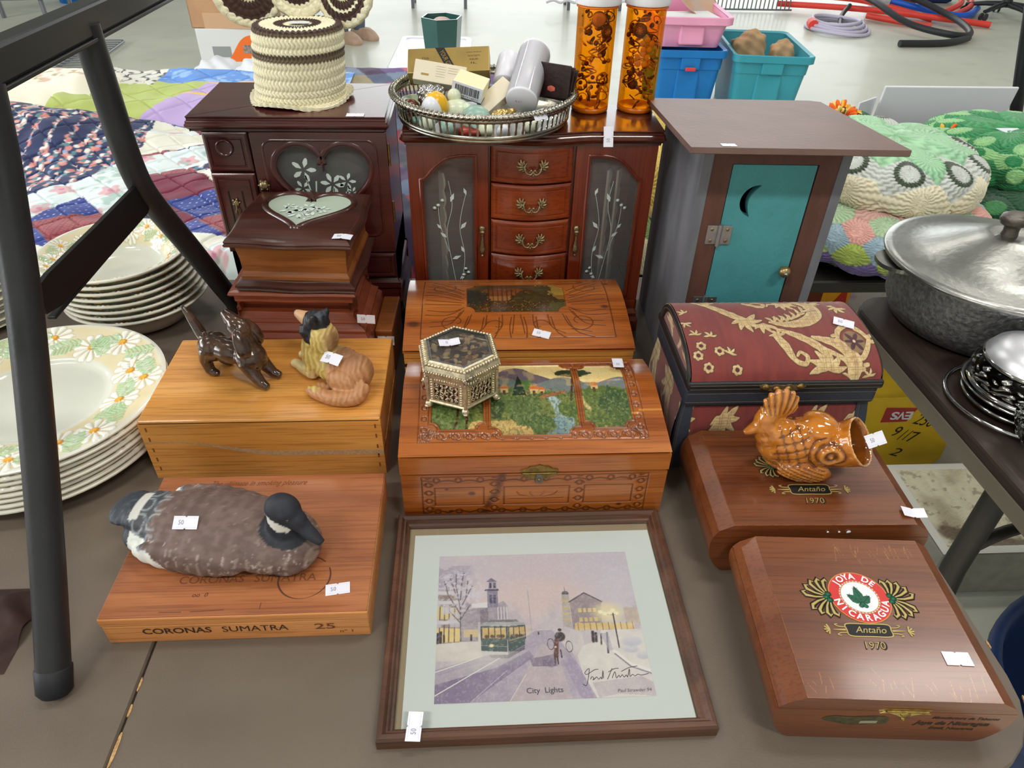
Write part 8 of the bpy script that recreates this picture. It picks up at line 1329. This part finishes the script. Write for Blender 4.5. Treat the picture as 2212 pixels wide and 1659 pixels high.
STL = mat('grey_steel', (120, 122, 128), .45, metal=.5); wr = thing('wire_rack', 'low grey wire rack along the far side of the hall', 'rack', (2.72, 7.9, FZ))
for k in range(26): MB().tube([(-.55 + .044 * k, 0, .02), (-.55 + .044 * k, 0, .42)], .006, 6, STL).build('wire', wr)
for z in (.02, .15, .42): MB().tube([(-.56, 0, z), (.58, 0, z)], .009, 6, STL).build('rail', wr)
for x, lb in ((-.30, 'grey steel bench at the far side behind the green pot'), (1.25, 'grey steel bench with a white wavy edge at the far side behind the amber bottles')):
    b = thing('steel_bench', lb, 'bench', (x, 8.0, FZ)); MB().box(-.32, .32, -.2, .2, .42, .46, STL if x < 0 else WPL, .005).build('seat', b)
    for sx in (-.26, .26):
        for sy in (-.15, .15): MB().box(sx - .015, sx + .015, sy - .015, sy + .015, 0, .42, STL).build('leg', b)
    MB().box(-.26, .26, -.16, -.14, .1, .13, STL).build('stretcher', b)
    if x > 0: MB().tube(curve([(-.5 + .07 * k, -.3, .09 + .02 * (k % 2)) for k in range(14)], 4), .012, 6, WPL).build('wavy_edge', b, None, 'white wavy trim')
sr = thing('wire_shelving', 'grey wire shelving unit at the upper left corner', 'shelving', (-3.75, 6.75, FZ), 12); 
for x in (-.28, .28):
    for y in (-.35, .45): MB().tube([(x, y, 0), (x, y, .62)], .02, 8, STL).build('leg', sr)
for k in range(12): MB().tube([(-.3 + .055 * k, -.38, .30), (-.3 + .055 * k, .48, .30)], .006, 6, STL).build('wire', sr)
for y in (-.38, .48): MB().tube([(-.32, y, .27), (.32, y, .27)], .008, 6, STL).tube([(-.32, y, .32), (.32, y, .32)], .008, 6, STL).build('shelf_rail', sr)
bk = thing('blue_bucket', 'bright blue bucket at the top left, behind the black rail', 'bucket', (-3.85, 7.95, FZ)); MB().lathe([(.001, 0), (.14, 0), (.18, .3), (.19, .31), (.175, .31), (.135, .02), (.001, .015)], 28, mat('bucket_blue', (24, 130, 226), .4)).build('bucket', bk)
oc_ = thing('office_chair', 'black office chair base with casters at the upper right', 'chair', (5.45, 7.75, FZ), 10); MB().lathe([(.04, .1), (.05, .16), (.03, .2), (.025, .45), (.001, .45)], 20, BLKP).build('column', oc_)
for k in range(5):
    a = R(72 * k + 200); MB().tube([(0, 0, .13), (.18 * math.cos(a), .18 * math.sin(a), .115), (.36 * math.cos(a), .36 * math.sin(a), .085)], [.04, .034, .024], 10, BLKP, flat=.7).build('base_arm', oc_)
    for s in (-.022, .022): MB().lathe([(.034, -.009), (.036, 0), (.034, .009)], 18, BLKP, T(.36 * math.cos(a) - s * math.sin(a), .36 * math.sin(a) + s * math.cos(a), .036) @ RZ(math.degrees(a) + 90) @ RY(90)).build('caster', oc_)
MB().box(-.26, .26, -.26, .26, .42, .5, mat('navy_seat', (30, 44, 92), .9), .03).build('seat', oc_, None, 'navy seat'); o = MB().box(-.18, .18, -.1, .15, 0, .3, mat('navy_bag', (34, 52, 104), .9, var=.1, scale=9), .05, T(5.2, 8.62, FZ)).build('duffel_bag'); tag(o, 'navy blue bag on the floor behind the office chair', 'bag')
o = MB().box(-.12, .12, -.06, .06, 0, .3, mat('dark_timber', (110, 66, 40), .6, var=.2, scale=20), .01, T(4.8, 8.5, FZ) @ RZ(20)).build('timber_block'); tag(o, 'brown timber block beside the navy bag', 'timber'); o = MB().box(-.1, .1, -.05, .05, 0, .32, mat('slate_panel', (112, 128, 170), .6), .01, T(4.55, 8.55, FZ)).build('slate_board'); tag(o, 'slate blue board standing behind the pipes', 'board')
# a passer-by, hidden by the hat except for one shoe and shin
SKIN = mat('skin', (206, 160, 134), .6); DEN = mat('denim', (92, 108, 132), .9, var=.12, scale=40); SHO = mat('tan_shoe', (196, 166, 146), .7, var=.1, scale=20); pe = thing('person', 'person in faded jeans and tan shoes standing far behind the crocheted hat', 'person', (-.98, 6.42, FZ), -35); fig = MB()
for s in (-1, 1): fig.tube([(0, s * .1, .06), (.01, s * .1, .27), (.02, s * .1, .48), (0, s * .1, .68), (-.01, s * .09, .88)], [.05, .066, .068, .078, .095], 14, DEN)
fig.ball((0, 0, .95), (.12, .17, .13), DEN).tube([(0, 0, .95), (0, 0, 1.2), (0, 0, 1.42)], [.14, .145, .15], 16, DEN).ball((0, 0, 1.44), (.11, .2, .07), DEN).tube([(0, 0, 1.45), (0, 0, 1.56)], [.055, .055], 12, DEN)
for s in (-1, 1): fig.tube([(0, s * .19, 1.42), (-.02, s * .23, 1.14), (.06, s * .22, .9)], [.055, .045, .035], 12, DEN).ball((.09, s * .22, .83), (.03, .02, .07), DEN)
fig.ball((.01, 0, 1.66), (.095, .075, .115), DEN); fo_ = sculpt('body', fig, .016, 3, mat('person_skin_clothes', (120, 130, 146), .85, attr=True), pe)
def pc(x, y, z): P = Paint(x.shape, (96, 112, 136)); P.fill(z > .98, (112, 116, 112)); P.fill(z > 1.5, (206, 160, 134)); P.fill((np.abs(y) > .19) & (z < 1.1) & (z > .7), (206, 160, 134)); P.fill((z > 1.7) | ((x < -.02) & (z > 1.6)), (70, 52, 40)); return P.c
vcol(fo_, pc)
for s in (-1, 1): mb = MB(); mb.loft([[(x, s * .1 + y, z) for x, y in rrect(-.09 * k, .19 * k, -.052 * k, .052 * k, .05 * k, 5)] for k, z in ((1, 0), (1.03, .015), (1, .03), (.85, .06), (.6, .085))], SHO, True); mb.build('shoe', pe, None, 'tan shoe')
ws = thing('wire_shelf', 'loose grey wire shelf lying on the floor behind the cream quilt', 'shelf', (-2.9, 5.75, FZ), 4)
for k in range(13): MB().tube([(-.2, -.42 + .07 * k, .03), (.2, -.42 + .07 * k, .03)], .005, 6, STL).build('wire', ws)
for x in (-.2, 0, .2): MB().tube([(x, -.43, .02), (x, .43, .02)], .009, 6, STL).build('rail', ws)
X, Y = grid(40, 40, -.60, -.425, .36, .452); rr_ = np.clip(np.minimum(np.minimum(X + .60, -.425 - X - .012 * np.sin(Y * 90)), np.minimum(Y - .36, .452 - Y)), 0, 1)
o = surf('brown_blob', X, Y, .0005 + .012 * sst(0, .02, rr_) + .003 * fbm(X * 60, Y * 60, 3) * sst(0, .01, rr_), None, mat('dark_brown_matte', (48, 26, 22), .7, var=.1, scale=40)); tag(o, 'low dark brown shape at the left edge in front of the plates', 'leather')  # thin uneven dark brown blob lying on the table, of unknown identity
